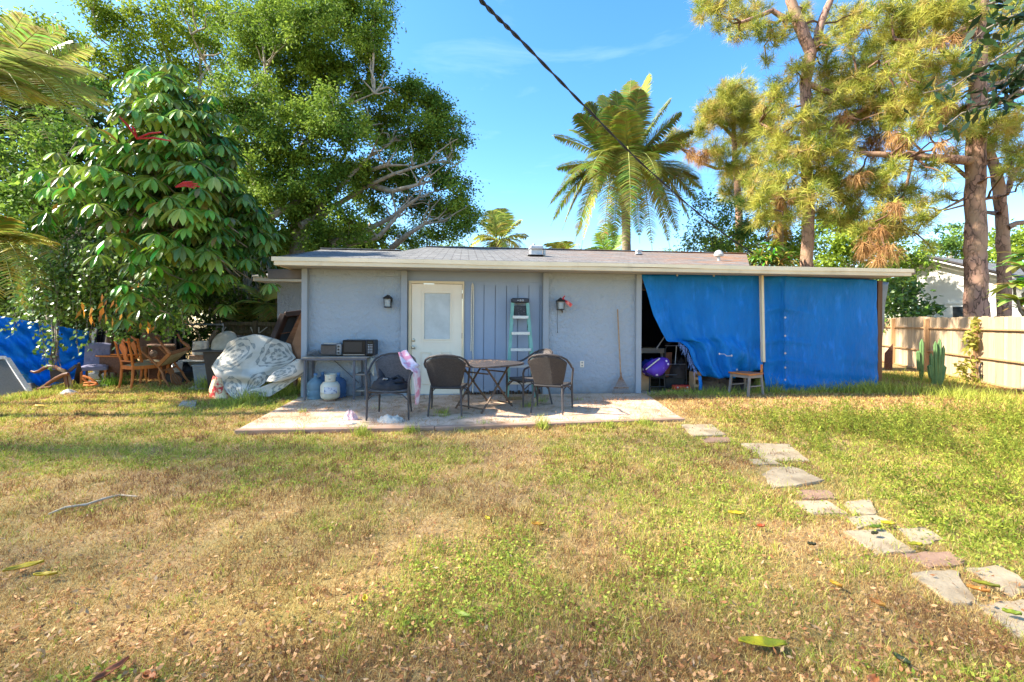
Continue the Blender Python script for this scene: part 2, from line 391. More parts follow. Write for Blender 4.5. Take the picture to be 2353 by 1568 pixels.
# posts
for i, (p, q) in enumerate(((0, 1), (2, 3), (4, 5), (6, 7))):
    pm = MB(); pm.box(((uP[p] + uP[q]) / 2, .0, (ZS + ZB) / 2 - .002), (uP[q] - uP[p], .11 if i else .2, ZS - ZB - .005), .004)
    hb('wall_post', pm, M_trim)
pm = MB(); pm.box(((uP[8] + uP[9]) / 2, -.03, 1.24), (uP[9] - uP[8], .05, 2.16), .004)
o = hb('tarp_batten', pm, mat('brown_board', L(120, 88, 62), L(98, 70, 50), 3, .8, .2, 40, stretch=(4, 4, .5)))
# beam end sticking out under the eave on the left
be = MB(); be.box((uP[0] - .3, .12, ZS - .095), (.68, .1, .17), .004); hb('beam_end', be, mat('weathered_beam', L(112, 104, 96), L(96, 90, 84), 4, .85))
# eaves: soffit, fascia and drip edge
VE = -.60; uL = hu(627, 596, VE); uR = hu(2097, 625, VE)
zf0 = hpix(640, 609.5, VE)[1]; zf1 = hpix(640, 600, VE)[1]; zf2 = hpix(640, 590.5, VE)[1]
so_ = MB(); so_.box(((uL + uR) / 2, (VE + .25) / 2 + .02, ZS + .012), (uR - uL - .06, .25 - VE, .02), .001)
hb('soffit', so_, M_soffit)
fa = MB(); fa.box(((uL + uR) / 2, VE + .01, (zf0 + zf1) / 2), (uR - uL - .05, .03, zf1 - zf0), .004)
fa.box((uL + .03, (VE + 2.4) / 2, (zf0 + zf1) / 2), (.03, 2.4 - VE, zf1 - zf0 - .004), .003)
hb('fascia', fa, M_cream)
# the drip edge sags a little between fixings
dr = MB(); n = 60; prev = None
for i in range(n):
    u0 = uL - .02 + (uR - uL + .04) * i / n; u1 = uL - .02 + (uR - uL + .04) * (i + 1) / n
    s0 = .010 * sin(u0 * 1.3) * (1 if 3 < u0 < 9.5 else .25); s1 = .010 * sin(u1 * 1.3) * (1 if 3 < u1 < 9.5 else .25)
    dr.add([(u0, VE - .018, zf1 + s0), (u1, VE - .018, zf1 + s1), (u1, VE - .010, zf2 + .002), (u0, VE - .010, zf2 + .002), (u0, VE + .05, zf1 + s0), (u1, VE + .05, zf1 + s1), (u1, VE + .05, zf2), (u0, VE + .05, zf2)],
           [(0, 1, 2, 3), (3, 2, 6, 7), (0, 4, 5, 1)])
hb('drip_edge', dr, M_cream, sharp=25)
# roof planes
SL = .205; zr = lambda v: zf2 + .006 + SL * (v - VE)
def onroof(px, py):
    d = ray(px, py); nrm = (HV * -SL + Vector((0, 0, 1))); p0 = hp(0, VE, zf2 + .006)
    p = EYE + d * ((p0 - EYE).dot(nrm) / d.dot(nrm)); return (p - HO).dot(HU), (p - HO).dot(HV), p.z
A0 = (uL, VE); A1 = onroof(739, 573.5); A2 = onroof(944, 573); A3 = onroof(950, 567.5); A4 = onroof(1628, 576)
uH = hu(1722, 606, VE)
poly = [(uL, VE), (hu(690, 590.5, VE), VE), (A1[0], A1[1]), (A2[0], A1[1]), (A2[0] + .35, A3[1] + .0), (A4[0], A3[1]), (uH, VE)]
uHip0 = hu(668, 592, VE)
poly = [(uHip0, VE), (A1[0], A1[1]), (A2[0] - .1, A1[1]), (A2[0] + .25, A3[1]), (A4[0], A3[1]), (uH, VE)]
rf = MB(); P = [(u, v, zr(v)) for u, v in poly]
rf.slab(P, (0, 0, -.02))
vr = A3[1]; zrr = zr(vr)
rf.slab([(A2[0] + .25, vr + .002, zrr), (A2[0] + .25, vr + 4.2, zrr - .85), (A4[0] + 1.2, vr + 4.2, zrr - .85), (A4[0], vr + .002, zrr)], (0, 0, -.02))
rf.slab([(A4[0] + .002, vr, zrr), (A4[0] + 1.2, vr + 4.2, zrr - .85), (uH + 1.0, VE + 3, zf2 + .01), (uH + .002, VE, zf2 + .004)], (0, 0, -.02))
rf.slab([(A1[0], A1[1] + .002, zr(A1[1])), (A1[0], A1[1] + 3, zr(A1[1]) - .6), (A2[0] + .2, A1[1] + 3, zr(A1[1]) - .6), (A2[0] - .1, A1[1] + .002, zr(A1[1]))], (0, 0, -.02))
rf.slab([(uHip0 - .002, VE + .002, zf2), (uL + .02, VE + .002, zf2 - .004), (uL + .02, 2.4, zf2 - .004), (A1[0] - .002, A1[1], zr(A1[1]) - .01)], (0, 0, -.02))
roof = hb('roof', rf, M_shingle, sharp=5)
rc = MB()
p, q = Vector((A2[0] + .25, vr, zrr + .012)), Vector((A4[0], vr, zrr + .012)); rc.bar(p, q, .20, .022, .006)
rc.bar((A1[0], A1[1], zr(A1[1]) + .01), (A2[0] - .1, A1[1], zr(A1[1]) + .01), .2, .02, .006)
hb('ridge_cap', rc, M_shingle, parent=roof)
# flat roof over the open bay
fr = MB(); fr.box(((uH + uR) / 2 - .2, (VE + 4.6) / 2 + .03, zf2 - .055), (uR - uH + .6, 4.6 - VE, .09), .004)
hb('flat_roof', fr, mat('old_roofing_felt', L(150, 138, 122), L(110, 92, 76), 3, .95, .4, 60, c3=L(150, 96, 62), sc3=2))
# roof vents
def vent(px, py, w, h, pipe=None):
    u, v, z = onroof(px, py); m_ = MB(); m_.box((u, v, z + h * .42), (w, w * 1.1, h * .8), .01); m_.box((u, v - w * .2, z + h * .72), (w * 1.15, w * 1.3, h * .35), .02)
    m_.box((u, v, z + .008), (w * 1.5, w * 1.7, .008), .002)
    return hb('roof_vent', m_, M_vent)
vent(1230.5, 589, .24, .22); vent(1467, 586, .12, .13)
for px, py, h in ((1235, 588, .34), (1250.5, 590, .14), (1730, 600, .38)):
    if px == 1730: u, v, z = uH + .1, .6, zf2 - .02
    else: u, v, z = onroof(px, py)
    if px == 1235: v += .5
    p_ = MB(); p_.tube([(u, v, z - .02), (u, v, z + h)], .03, 10)
    if px == 1730: p_.lathe([(.03, 0), (.09, .01), (.1, .05), (.06, .12), (.02, .14)], (u, v, z + h - .02), 12)
    hb('vent_pipe', p_, mat('grey_pvc', L(178, 178, 172), None, rough=.5))
# wing set back on the left
vW = (at(640, 700, 11.35) - HO).dot(HV); uW0 = hu(637.5, 680, vW); 
wg = MB(); wg.box(((uW0 + 0) / 2, vW + .07, 1.2), (-uW0, .14, 2.42), .002); wg.box((uW0 + .07, vW + 2.5, 1.2), (.138, 4.8, 2.42), .002); hb('wing_wall', wg, M_stucco)
vWE = vW - .35; uWL = hu(583, 640, vWE); zw0 = hpix(590, 646.5, vWE)[1]; zw1 = hpix(590, 637, vWE)[1]; zw2 = hpix(590, 634, vWE)[1]
wf = MB(); wf.box(((uWL - .1) / 2, vWE, (zw0 + zw1) / 2), (-uWL - .1, .03, zw1 - zw0), .003); wf.box((uWL + .04, vWE + 2, (zw0 + zw1) / 2), (.03, 3.9, zw1 - zw0 - .004), .003)
wf.box(((uWL - .1) / 2 + .0, vWE - .01, (zw1 + zw2) / 2 + .002), (-uWL - .06, .05, zw2 - zw1), .002)
wf.box(((uWL - .1) / 2 + .02, vWE + .22, zw0 + .02), (-uWL - .14, .38, .02), .002); hb('wing_fascia', wf, M_cream)
wr = MB(); zt_ = zw2 + .006
ua, va = hu(640, 608, vWE + 1.9), vWE + 1.9
wr.slab([(uWL - .02, vWE - .03, zt_), (-.05, vWE - .03, zt_), (-.05, va + .6, zt_ + .58), (uWL + 1.35, va + .6, zt_ + .58)], (0, 0, -.02))
wr.slab([(uWL - .022, vWE - .03, zt_), (uWL + 1.348, va + .6, zt_ + .58), (uWL - .022, vWE + 5, zt_)], (0, 0, -.02))
hb('wing_roof', wr, M_shingle, sharp=5)

# door (child of the house): frame, leaf, glass, knob, deadbolt, hinges
df = MB(); vf = V0 - .012; uD2 = hu(945, 800, V0); uD3 = hu(1062, 800, V0); zDt = hpix(1000, 652.5, V0)[1]
df.box(((uD0 + uD2) / 2, vf, (zD + ZB) / 2), (uD2 - uD0, .045, zD - ZB), .004)
df.box(((uD1 + uD3) / 2, vf, (zD + ZB) / 2), (uD1 - uD3, .045, zD - ZB), .004)
df.box(((uD0 + uD1) / 2, vf - .001, (zD + zDt) / 2), (uD1 - uD0 - .002, .046, zD - zDt), .004)
hb('door_frame', df, M_cream)
dl = MB(); vd = V0 + .012; gx0, gx1 = hu(975, 720, V0), hu(1034.5, 720, V0); gz0, gz1 = hpix(1000, 779, V0)[1], hpix(1000, 674, V0)[1]
ua, ub = uD2 + .004, uD3 - .004; za, zb = ZB + .035, zDt - .006
dl.box(((ua + gx0) / 2, vd, (za + zb) / 2), (gx0 - ua, .04, zb - za), .002); dl.box(((ub + gx1) / 2, vd, (za + zb) / 2), (ub - gx1, .04, zb - za), .002)
dl.box(((gx0 + gx1) / 2, vd, (za + gz0) / 2), (gx1 - gx0, .04, gz0 - za), .002); dl.box(((gx0 + gx1) / 2, vd, (zb + gz1) / 2), (gx1 - gx0, .04, zb - gz1), .002)
def ringbar(mb, x0, x1, z0, z1, w, v, d):
    mb.box((x0 - w / 2, v, (z0 + z1) / 2), (w, d, z1 - z0 + 2 * w), .004); mb.box((x1 + w / 2, v, (z0 + z1) / 2), (w, d, z1 - z0 + 2 * w), .004)
    mb.box(((x0 + x1) / 2, v - .001, z0 - w / 2), (x1 - x0, d, w), .004); mb.box(((x0 + x1) / 2, v - .001, z1 + w / 2), (x1 - x0, d, w), .004)
ringbar(dl, gx0, gx1, gz0, gz1, .022, vd - .024, .016)
ringbar(dl, gx0 - .055, gx1 + .055, gz0 - .055, gz1 + .055, .010, vd - .021, .007)
for a_, b2 in ((hu(967.5, 830, V0), hu(988.5, 830, V0)), (hu(1014, 830, V0), hu(1035, 830, V0))):
    z0, z1 = za + .2, hpix(1000, 811, V0)[1]
    ringbar(dl, a_, b2, z0, z1, .016, vd - .026, .016); dl.box(((a_ + b2) / 2, vd - .021, (z0 + z1) / 2), (b2 - a_ - .05, .008, z1 - z0 - .05), .006)
door = hb('door', dl, M_doorp)
g_ = MB(); g_.box(((gx0 + gx1) / 2, vd - .004, (gz0 + gz1) / 2), (gx1 - gx0 + .004, .008, gz1 - gz0 + .004), .001); hb('door_glass', g_, M_frost, parent=door)
k_ = MB(); uk = hu(950.3, 799, V0); zk = hpix(950, 798.5, V0)[1]; zd2 = hpix(950, 782, V0)[1]
RX = Matrix.Rotation(R(90), 4, 'X')
k_.lathe([(.033, 0), (.033, .006), (.014, .012), (.013, .035), (.027, .045), (.030, .058), (.022, .070), (.004, .073)], (0, 0, 0), 20, Matrix.Translation((uk, vd - .02, zk)) @ RX); hb('door_knob', k_, M_metal, parent=door)
k_ = MB(); k_.lathe([(.031, 0), (.031, .010), (.025, .018), (.012, .020), (.010, .026), (.003, .026)], (0, 0, 0), 20, Matrix.Translation((uk, vd - .02, zd2)) @ RX); hb('deadbolt', k_, M_metal, parent=door)
for py in (681, 772, 880):
    z = hpix(1062, py, V0)[1]; k_ = MB(); k_.tube([(uD3 - .002, vd - .024, z - .05), (uD3 - .002, vd - .024, z + .05)], .008, 8); k_.box((uD3 + .008, vd - .022, z), (.022, .004, .1), .001); hb('hinge', k_, M_rust, parent=door)
th = MB(); th.box(((uD2 + uD3) / 2, vd - .02, ZB + .016), (uD3 - uD2, .12, .03), .006); hb('door_sill', th, M_vent, parent=door)
# ================================================================== THINGS ON AND AROUND THE HOUSE
def weave(name, c1, c2, nx=26, ny=26, rough=.55):
    m = bpy.data.materials.new(name); m.use_nodes = True; nt = m.node_tree; N = nt.nodes; K = nt.links; b = N['Principled BSDF']
    tc = N.new('ShaderNodeTexCoord'); mp = N.new('ShaderNodeMapping'); mp.inputs['Scale'].default_value = (nx, ny, 1); K.new(tc.outputs['UV'], mp.inputs[0])
    br = N.new('ShaderNodeTexBrick'); K.new(mp.outputs[0], br.inputs['Vector']); br.inputs['Scale'].default_value = 1; br.inputs['Brick Width'].default_value = 1; br.inputs['Row Height'].default_value = .5
    br.inputs['Mortar Size'].default_value = .07; br.inputs['Mortar Smooth'].default_value = .6; br.inputs['Color1'].default_value = (*c1, 1); br.inputs['Color2'].default_value = (*c2, 1); br.inputs['Mortar'].default_value = (*[c * .3 for c in c1], 1)
    n = N.new('ShaderNodeTexNoise'); n.inputs['Scale'].default_value = 5; K.new(tc.outputs['Object'], n.inputs[0])
    mx = N.new('ShaderNodeMix'); mx.data_type = 'RGBA'; mx.blend_type = 'OVERLAY'; mx.inputs['Factor'].default_value = .5; K.new(br.outputs['Color'], mx.inputs['A']); K.new(n.outputs['Fac'], mx.inputs['B'])
    K.new(mx.outputs['Result'], b.inputs['Base Color']); b.inputs['Roughness'].default_value = rough
    bp = N.new('ShaderNodeBump'); bp.inputs['Strength'].default_value = .8; bp.inputs['Distance'].default_value = .006; bp.invert = True; K.new(br.outputs['Fac'], bp.inputs['Height']); K.new(bp.outputs['Normal'], b.inputs['Normal'])
    return m
M_wick = weave('brown_wicker', L(78, 68, 62), L(60, 52, 48)); M_tube = mat('wicker_wrapped_tube', L(82, 74, 70), L(64, 58, 56), 40, .5, .2, 120)
M_wick_lit = weave('sky_lit_wicker', L(112, 102, 96), L(88, 80, 76), 22, 22)  # lighter copy of the wicker: light from the open sky put into the colour

def wicker_chair(label, m=M_wick):
    t = thing('wicker_chair', label, 'chair', group='wicker chairs on the patio')
    def back(u, v):
        a = u * 2 - 1; top = .89 - .085 * a * a - .03 * a ** 6; z = .40 + (top - .40) * v
        hw = .20 + .10 * v ** .8; x = a * hw; y = .20 + .13 * v + .02 * v * v - .09 * a * a * (.4 + .6 * v)
        return (x, y, z)
    b = MB().grid(back, 20, 14); o = b.build('backrest', m, t, sharp=None); solid(o, .022)
    def seat(u, v):
        a = u * 2 - 1; w_ = .275 - .05 * v ** 2; y = -.27 + .50 * v
        if v < .08: y += .02 * abs(a) ** 3
        return (a * w_, y, .425 - .018 * (1 - a * a) * sin(PI * v) - (.02 if v == 0 else 0))
    s_ = MB().grid(seat, 14, 12); o = s_.build('seat', m, t, sharp=None); solid(o, .03, -1)
    ap = [(-.285, -.275, .42), (-.293, -.285, .55), (-.302, -.265, .615), (-.315, -.19, .65), (-.325, -.06, .67), (-.33, .06, .70), (-.325, .16, .755), (-.29, .26, .825)]
    arch = [(-.22, .315, .868), (-.11, .345, .893), (0, .352, .90)]
    full = ap + arch + [(-x, y, z) for x, y, z in (arch[:-1])[::-1]] + [(-x, y, z) for x, y, z in ap[::-1]]
    MB().tube(full, .0165, 8).build('arm_frame', M_tube, t)
    for s in (-1, 1):
        MB().tube([(s * .285, -.275, .44), (s * .288, -.28, .2), (s * .292, -.285, 0)], [.017, .016, .013], 8).build('leg', M_tube, t)
        MB().tube([(s * .215, .20, .44), (s * .232, .255, .2), (s * .245, .30, 0)], [.017, .015, .013], 8).build('leg', M_tube, t)
        MB().tube([(s * .287, -.277, .27), (s * .28, -.16, .36), (s * .25, 0, .395), (s * .23, .13, .36), (s * .228, .24, .25)], .010, 6).build('brace', M_tube, t)
    MB().tube([(-.287, -.278, .28), (-.2, -.27, .36), (0, -.268, .395), (.2, -.27, .36), (.287, -.278, .28)], .010, 6).build('brace', M_tube, t)
    return t
def put(o, x, y, z, rz): o.location = (x, y, z); o.rotation_euler = (0, 0, rz); return o
c1 = put(wicker_chair('wicker armchair facing the camera with a dark jacket heaped on it', M_wick_lit), -1.76, 6.68, .04, R(4))
c2 = put(wicker_chair('wicker armchair seen from behind, standing between jacket chair and table'), -.97, 6.92, .05, R(180))
c3 = put(wicker_chair('paler wicker armchair by the ladder, turned sideways to the table', M_wick_lit), .30, 7.72, .06, R(-62))
c4 = put(wicker_chair('wicker armchair seen from behind right of the table, nearest the rake'), .62, 7.16, .05, R(163))

# folding table
M_top = weave('dark_resin_wicker_top', L(74, 64, 60), L(92, 78, 70), 40, 40, .45); M_leg = mat('weathered_wood_legs', L(112, 92, 74), L(88, 72, 60), 20, .7, .1, 60)
tb = thing('patio_table', 'dark wicker folding table with rounded top and crossed legs', 'table', (-.43, 7.33, .05), R(49))
def ttop(r, a):
    p = .62; c_, s_ = cos(a), sin(a); return (math.copysign(abs(c_) ** p, c_) * r * .56, math.copysign(abs(s_) ** p, s_) * r * .56)
m_ = MB(); V = []; n = 40; rings = [(.02, .735), (.5, .735), (.95, .733), (.99, .728), (1.0, .716), (.99, .702), (.94, .698), (.02, .700)]
def tf(u, v):
    i = min(len(rings) - 1, round(v * (len(rings) - 1))); r, z = rings[i]; x, y = ttop(r, u * 2 * PI); return (x, y, z)
m_.grid(tf, n, len(rings) - 1); m_.UV = {k: (m_.V[k][0] + .5, m_.V[k][1] + .5) for k in range(len(m_.V))}
m_.build('tabletop', M_top, tb, sharp=50)
for y in (-.29, .29):
    MB().bar((-.37, y, 0), (.27, y, .70), .03, .022).build('leg', M_leg, tb); MB().bar((.37, y * .93, 0), (-.27, y * .93, .70), .03, .022).build('leg', M_leg, tb)
for x, z in ((-.34, .06), (.34, .06), (.21, .58), (-.21, .58)): MB().bar((x, -.28, z), (x, .28, z), .02, .022).build('stretcher', M_leg, tb)
for y in (-.28, .28): MB().lathe([(.014, -.03), (.014, .03)], (0, 0, 0), 10, Matrix.Translation((0.0, y, .41)) @ RX).build('pivot', M_black, tb)
lv = MB()
for i in range(26):
    a = random.random() * 6.28; r = random.random() ** .6 * .36; x, y = r * cos(a) - .05, r * sin(a); d = random.random() * 3
    lv.tube([(x, y, .740), (x + .02 * cos(d), y + .02 * sin(d), .746), (x + .05 * cos(d + .4), y + .05 * sin(d + .4), .741)], [.002, .008, .001], 5, flat=.3)
o = lv.build('leaf_litter', mat('pale_dead_leaf', L(206, 176, 146), L(160, 116, 80), 12, .8), None, loc=(-.43, 7.33, .05), rot=R(49)); tag(o, kind='stuff')

# cloth helper
def heap(fn_r, h, n=40, rings=16, seed=0, amp=.25):
    """a crumpled heap: a dome over a base outline fn_r(angle) with folded relief"""
    m_ = MB()
    def f(u, v):
        a = u * 2 * PI; r = fn_r(a) * (1 - (1 - v) ** 2.0) if v > 0 else 0
        rr = v
        zz = h * (1 - rr ** 2.2)
        nse = float(fbm(cos(a) * rr * 3 + seed, sin(a) * rr * 3 + seed * 2, .55, seed)) - .5
        n2 = float(fbm(cos(a) * rr * 7 + seed, sin(a) * rr * 7 - seed, .5, seed + 2)) - .5
        zz = max(.003, zz * (1 + amp * 2.4 * nse) + n2 * .10 * h * 2)
        r *= 1 + .18 * (float(vnoise(a * 2.5, seed, 1, seed)) - .5)
        return (cos(a) * r, sin(a) * r, zz if v < 1 else .002)
    return m_.grid(f, n, rings)
M_jacket = mat('charcoal_cloth', L(50, 50, 54), L(34, 34, 38), 8, .7, .4, 30)
m_ = heap(lambda a: .23 + .04 * cos(2 * a), .13, 44, 18, 3, .55)
jk = m_.build('jacket', M_jacket, None, loc=(-1.76, 6.62, .465), rot=R(10), sharp=None); tag(jk, 'crumpled charcoal jacket heaped on the wicker chair seat', 'jacket')
for pts, r in (([(-.10, .02, .10), (-.14, .05, .20), (-.17, .10, .27)], [.07, .05, .012]), ([(-.16, -.08, .06), (0, -.12, .10), (.15, -.06, .10), (.2, .05, .07)], [.03, .05, .05, .02]), ([(.02, .06, .12), (.10, .0, .17), (.18, -.02, .12)], [.04, .045, .03])):
    MB().tube(pts, r, 10, flat=.5).build('sleeve', M_jacket, jk, sharp=None)
MB().box((-.08, -.10, .12), (.07, .015, .10), .006, rot=(.7, .2, .5)).build('lining', mat('grey_lining', L(150, 148, 146), None, rough=.7), jk)
# pink towel hung over the chair arm
M_towel = mat('pink_towel', L(238, 214, 214), L(232, 150, 164), 5.5, .95, .5, 120, lo=.46, hi=.54)
def tw(u, v):
    # over the back's right shoulder and down outside the arm
    pth = [(.10, .30, .93), (.16, .18, .86), (.23, .06, .77), (.315, -.02, .715), (.365, -.04, .66), (.385, -.05, .50), (.39, -.05, .33), (.385, -.05, .20)]
    k = v * (len(pth) - 1); i = min(int(k), len(pth) - 2); f_ = k - i
    p = Vector(pth[i]).lerp(Vector(pth[i + 1]), f_); wdt = .085 + .03 * sin(v * 3)
    q = (u - .5) * 2 * wdt
    d = Vector((-.45, -.55, -.1)).normalized() if v < .45 else Vector((-.2, -1, -.05)).normalized()
    return p + d * q + Vector((.012 * sin(u * 9 + v * 4), .0, .012 * sin(u * 7)))
tw_ = MB().grid(tw, 12, 26); o = tw_.build('towel', M_towel, None, loc=(-1.76, 6.68, .04), rot=R(4), sharp=None); solid(o, .014); tag(o, 'pink and white towel hanging over the wicker chair arm', 'towel')

# rubbish on the patio
M_bagw = mat('white_plastic_film', L(222, 212, 196), L(200, 188, 170), 14, .35, .5, 30)
for p, rx_, ry_, h, lab, m, sd in ((gnd(897, 969, .04), .18, .10, .06, 'crumpled white plastic bag under the jacket chair', M_bagw, 4),
                             (gnd(806, 965, .04), .10, .055, .09, 'pink and white crumpled wrapper left of the chair leg', mat('pink_film', L(226, 150, 160), L(232, 220, 214), 9, .5, .4, 30), 6),
                             (gnd(797, 974, .04), .13, .05, .02, 'flat white paper scrap at the patio edge', M_bagw, 8)):
    m_ = heap(lambda a: 1, 1, 60, 22, sd, 1.0); o = m_.build('litter_bag', m, None, loc=(p.x, p.y, .038), sharp=None); o.scale = (rx_, ry_, h); tag(o, lab, 'litter')

# steel workbench with shelves
Y0 = 7.84; bx0, bx1 = at(697, 820, Y0).x, at(838, 820, Y0).x; zt = .80; M_steel = mat('grey_painted_steel', L(96, 98, 104), L(80, 80, 86), 6, .5, .1, 60)
M_bench = mat('worn_bench_top', L(150, 142, 130), L(120, 110, 98), 5, .8, .3, 50, c3=L(176, 164, 144), sc3=3)
wbz = .06; bench = thing('workbench', 'grey steel workbench with side shelves against the blue wall', 'bench', ((bx0 + bx1) / 2, Y0 + .21, wbz), HANG)
W = bx1 - bx0; D_ = .42
def bl(x, y): return (x - W / 2, y - D_ / 2)
tp = MB(); tp.box((0, 0, zt - wbz + .0), (W + .05, D_ + .03, .028), .006); tp.build('bench_top', M_bench, bench)
MB().box((0, -D_ / 2 - .002, zt - wbz - .03), (W, .02, .035), .003).build('apron', M_steel, bench)
xm = (at(809, 870, Y0).x - bx0)
for x, y in ((.02, .02), (W - .02, .02), (xm, .02), (.04, D_ - .03), (W - .03, D_ - .03), (xm + .05, D_ - .03)):
    p = bl(x, y); MB().box((p[0], p[1], (zt - wbz) / 2 - .01), (.032, .032, zt - wbz - .02), .003).build('leg', M_steel, bench)
for z in (.44, .16):
    p = bl((xm + W) / 2, D_ / 2); MB().box((p[0], p[1], z - .0), (W - xm - .02, D_ - .06, .025), .004).build('shelf', M_bench, bench)
MB().bar((*bl(.35, D_ - .05), .72), (*bl(xm, D_ - .05), .25), .02, .012).build('brace', M_steel, bench)
BZ = zt + .015
def on_bench(px, dy): 
    v = Y0 + dy; return at(px, 800, v).x, v
# microwave
x, y = on_bench(821, .20); mw = thing('microwave', 'black microwave oven with keypad standing on the workbench', 'microwave', (x, y, BZ), R(2))
M_gloss = mat('black_glass', L(24, 24, 26), None, rough=.25, spec=.25); M_bk = mat('black_casing', L(58, 58, 62), L(50, 50, 54), 8, .45)
ww, hh = .55, .275
MB().box((0.015, .19, hh / 2 + .008), (ww, .36, hh), .012).build('casing', M_bk, mw); MB().box((-.055, 0, hh / 2 + .008), (ww - .15, .02, hh - .015), .006).build('oven_door', M_gloss, mw)
MB().box((-.07, -.012, hh / 2 + .02), (ww - .24, .004, hh - .10), .001).build('window', mat('dotted_screen', L(52, 50, 52), L(26, 26, 28), 260, .3), mw)
MB().box((.228, -.001, hh / 2 + .008), (.11, .02, hh - .015), .005).build('control_panel', M_gloss, mw)
kp = MB()
for i in range(3):
    for j in range(6): kp.box((.198 + i * .03, -.0125, .06 + j * .028), (.018, .004, .013), .002)
kp.build('keypad', mat('pale_keys', L(176, 178, 180), None, rough=.5), mw); MB().box((.228, -.0125, .245), (.07, .004, .02), .001).build('display', mat('dark_display', L(40, 52, 50), None, rough=.2), mw)
MB().box((-.055, -.012, .022), (ww - .17, .006, .010), .002).build('trim_strip', mat('silver_strip', L(190, 190, 190), None, rough=.3, metal=.8), mw)
# toaster oven
x, y = on_bench(760, .16); to = thing('toaster_oven', 'small dusty toaster oven with silver side beside the microwave', 'toaster oven', (x, y, BZ), R(-6))
MB().box((0, .14, .115), (.37, .28, .20), .012).build('casing', mat('dusty_metal', L(150, 150, 150), L(120, 118, 116), 9, .5, metal=.4), to)
MB().box((-.035, -.008, .115), (.28, .022, .175), .006).build('glass_door', mat('smoky_glass', L(74, 72, 74), L(60, 58, 60), 20, .25), to)
MB().tube([(-.15, -.035, .19), (.08, -.035, .19)], .007, 8).build('handle', M_black, to)
for z in (.06, .115, .17): MB().lathe([(.018, 0), (.016, .014), (.004, .016)], (0, 0, 0), 14, Matrix.Translation((.145, -.001, z)) @ RX).build('dial', M_black, to)
wr_ = MB()
for i in range(7): wr_.tube([(-.10 + i * .03, .02, .222), (-.10 + i * .03, .24, .222)], .003, 5)
wr_.tube([(-.12, .02, .222), (.10, .02, .222), (.10, .24, .222), (-.12, .24, .222), (-.12, .02, .222)], .004, 5)
o = wr_.build('wire_rack', mat('silver_wire', L(200, 200, 196), None, rough=.35, metal=.8), None, loc=(x, y, BZ), rot=R(-6)); tag(at_origin(o), 'wire oven rack lying on top of the toaster oven', 'rack')
# bundle of grey wire mesh
x, y = on_bench(722, .22); mb_ = MB()
for i in range(26):
    a = random.random() * 6.28; mb_.tube([(0.10 + .03 * cos(a), .05 * sin(a), 0.004), (.06 + .05 * cos(a), .05 * sin(a), .10 * random.random() + .02), (-.10 * random.random() - .02, .08 * sin(a), .02 + .05 * random.random()), (-.16 * random.random(), .09 * sin(a * 2), .004)], .0035, 5)
o = mb_.build('wire_bundle', mat('dull_wire', L(140, 138, 136), L(96, 94, 92), 9, .6), None, loc=(x, y, BZ)); tag(o, 'tangled bundle of grey wire left of the toaster oven', 'wire')
# beige cloth hanging off the bench corner
def bc(u, v):
    x_ = W / 2 - .03 + .13 * u; z_ = zt - wbz + .018 - (max(0, v - .15) * (.20 + .14 * u)); y_ = -D_ / 2 + .02 + .25 * (1 - v) * (1 - u * .3) + .02 * sin(u * 8 + v * 3)
    return (x_ + .03 * v, y_ - (.02 if v > .15 else 0), z_ - .06 * u)
o = MB().grid(bc, 10, 14).build('rag', mat('beige_rag', L(190, 176, 150), L(170, 154, 128), 6, .9, .3, 60), None, loc=bench.location, rot=HANG, sharp=None); solid(o, .006); tag(o, 'beige rag hanging off the workbench corner', 'rag')
# water jugs
M_jug = mat('pale_blue_plastic', L(170, 200, 210), L(150, 186, 200), 3, .15, trans=.6, ior=1.15); M_jug2 = mat('blue_plastic', L(120, 156, 196), L(104, 142, 186), 3, .25, trans=.6, ior=1.2)
def jug(px, Y, lab, m):
    x = at(px, 880, Y).x; t = thing('water_jug', lab, 'jug', (x, Y, .062), 0, 'water jugs under the workbench')
    pr = [(.10, 0), (.132, .012), (.135, .04), (.128, .055), (.135, .07), (.135, .15), (.128, .165), (.135, .18), (.135, .26), (.127, .30), (.085, .345), (.035, .375), (.027, .385), (.027, .42)]
    MB().lathe(pr, n=28).build('body', m, t, sharp=60)
    MB().lathe([(.029, .415), (.031, .418), (.031, .445), (.027, .45)], n=16).build('cap', mat('blue_cap', L(90, 130, 170), None, rough=.5), t); return t
jug(725, 7.98, 'clear pale blue water jug under the bench, in front', M_jug)
jug(741, 8.16, 'water jug half hidden behind the clear front jug', M_jug2); jug(778, 8.12, 'blue water jug half hidden behind the propane tank', M_jug2)
# propane tank
x = at(760, 880, 7.82).x; pt = thing('propane_tank', 'white rusty propane tank with collar standing before the workbench', 'propane tank', (x, 7.80, .062), R(20))
M_tank = mat('stained_white_paint', L(216, 206, 182), L(198, 186, 158), 5, .5, .1, 50, c3=L(150, 116, 84), sc3=5, t3=(.62, .74))
MB().lathe([(.04, .03), (.10, .032), (.145, .06), (.158, .10), (.158, .155), (.161, .157), (.161, .163), (.158, .165), (.158, .25), (.15, .285), (.115, .325), (.05, .345), (.02, .348)], n=32).build('body', M_tank, pt, sharp=60)
MB().lathe([(.105, 0), (.105, .045), (.098, .045), (.098, 0)], n=24).build('foot_ring', M_rust, pt)
cl = MB()
for a0, a1 in ((20, 150), (200, 330)):
    def f(u, v): a = R(a0 + (a1 - a0) * u); return (.088 * cos(a), .088 * sin(a), .335 + .12 * v - (.03 if (.35 < u < .65 and v > .5 and v < .9) else 0))
    cl.grid(f, 16, 5)
o = cl.build('collar', M_tank, pt, sharp=None); solid(o, .006)
def f(u, v): a = R(-100 + 290 * u); return (.088 * cos(a), .088 * sin(a), .44 + .02 * v)
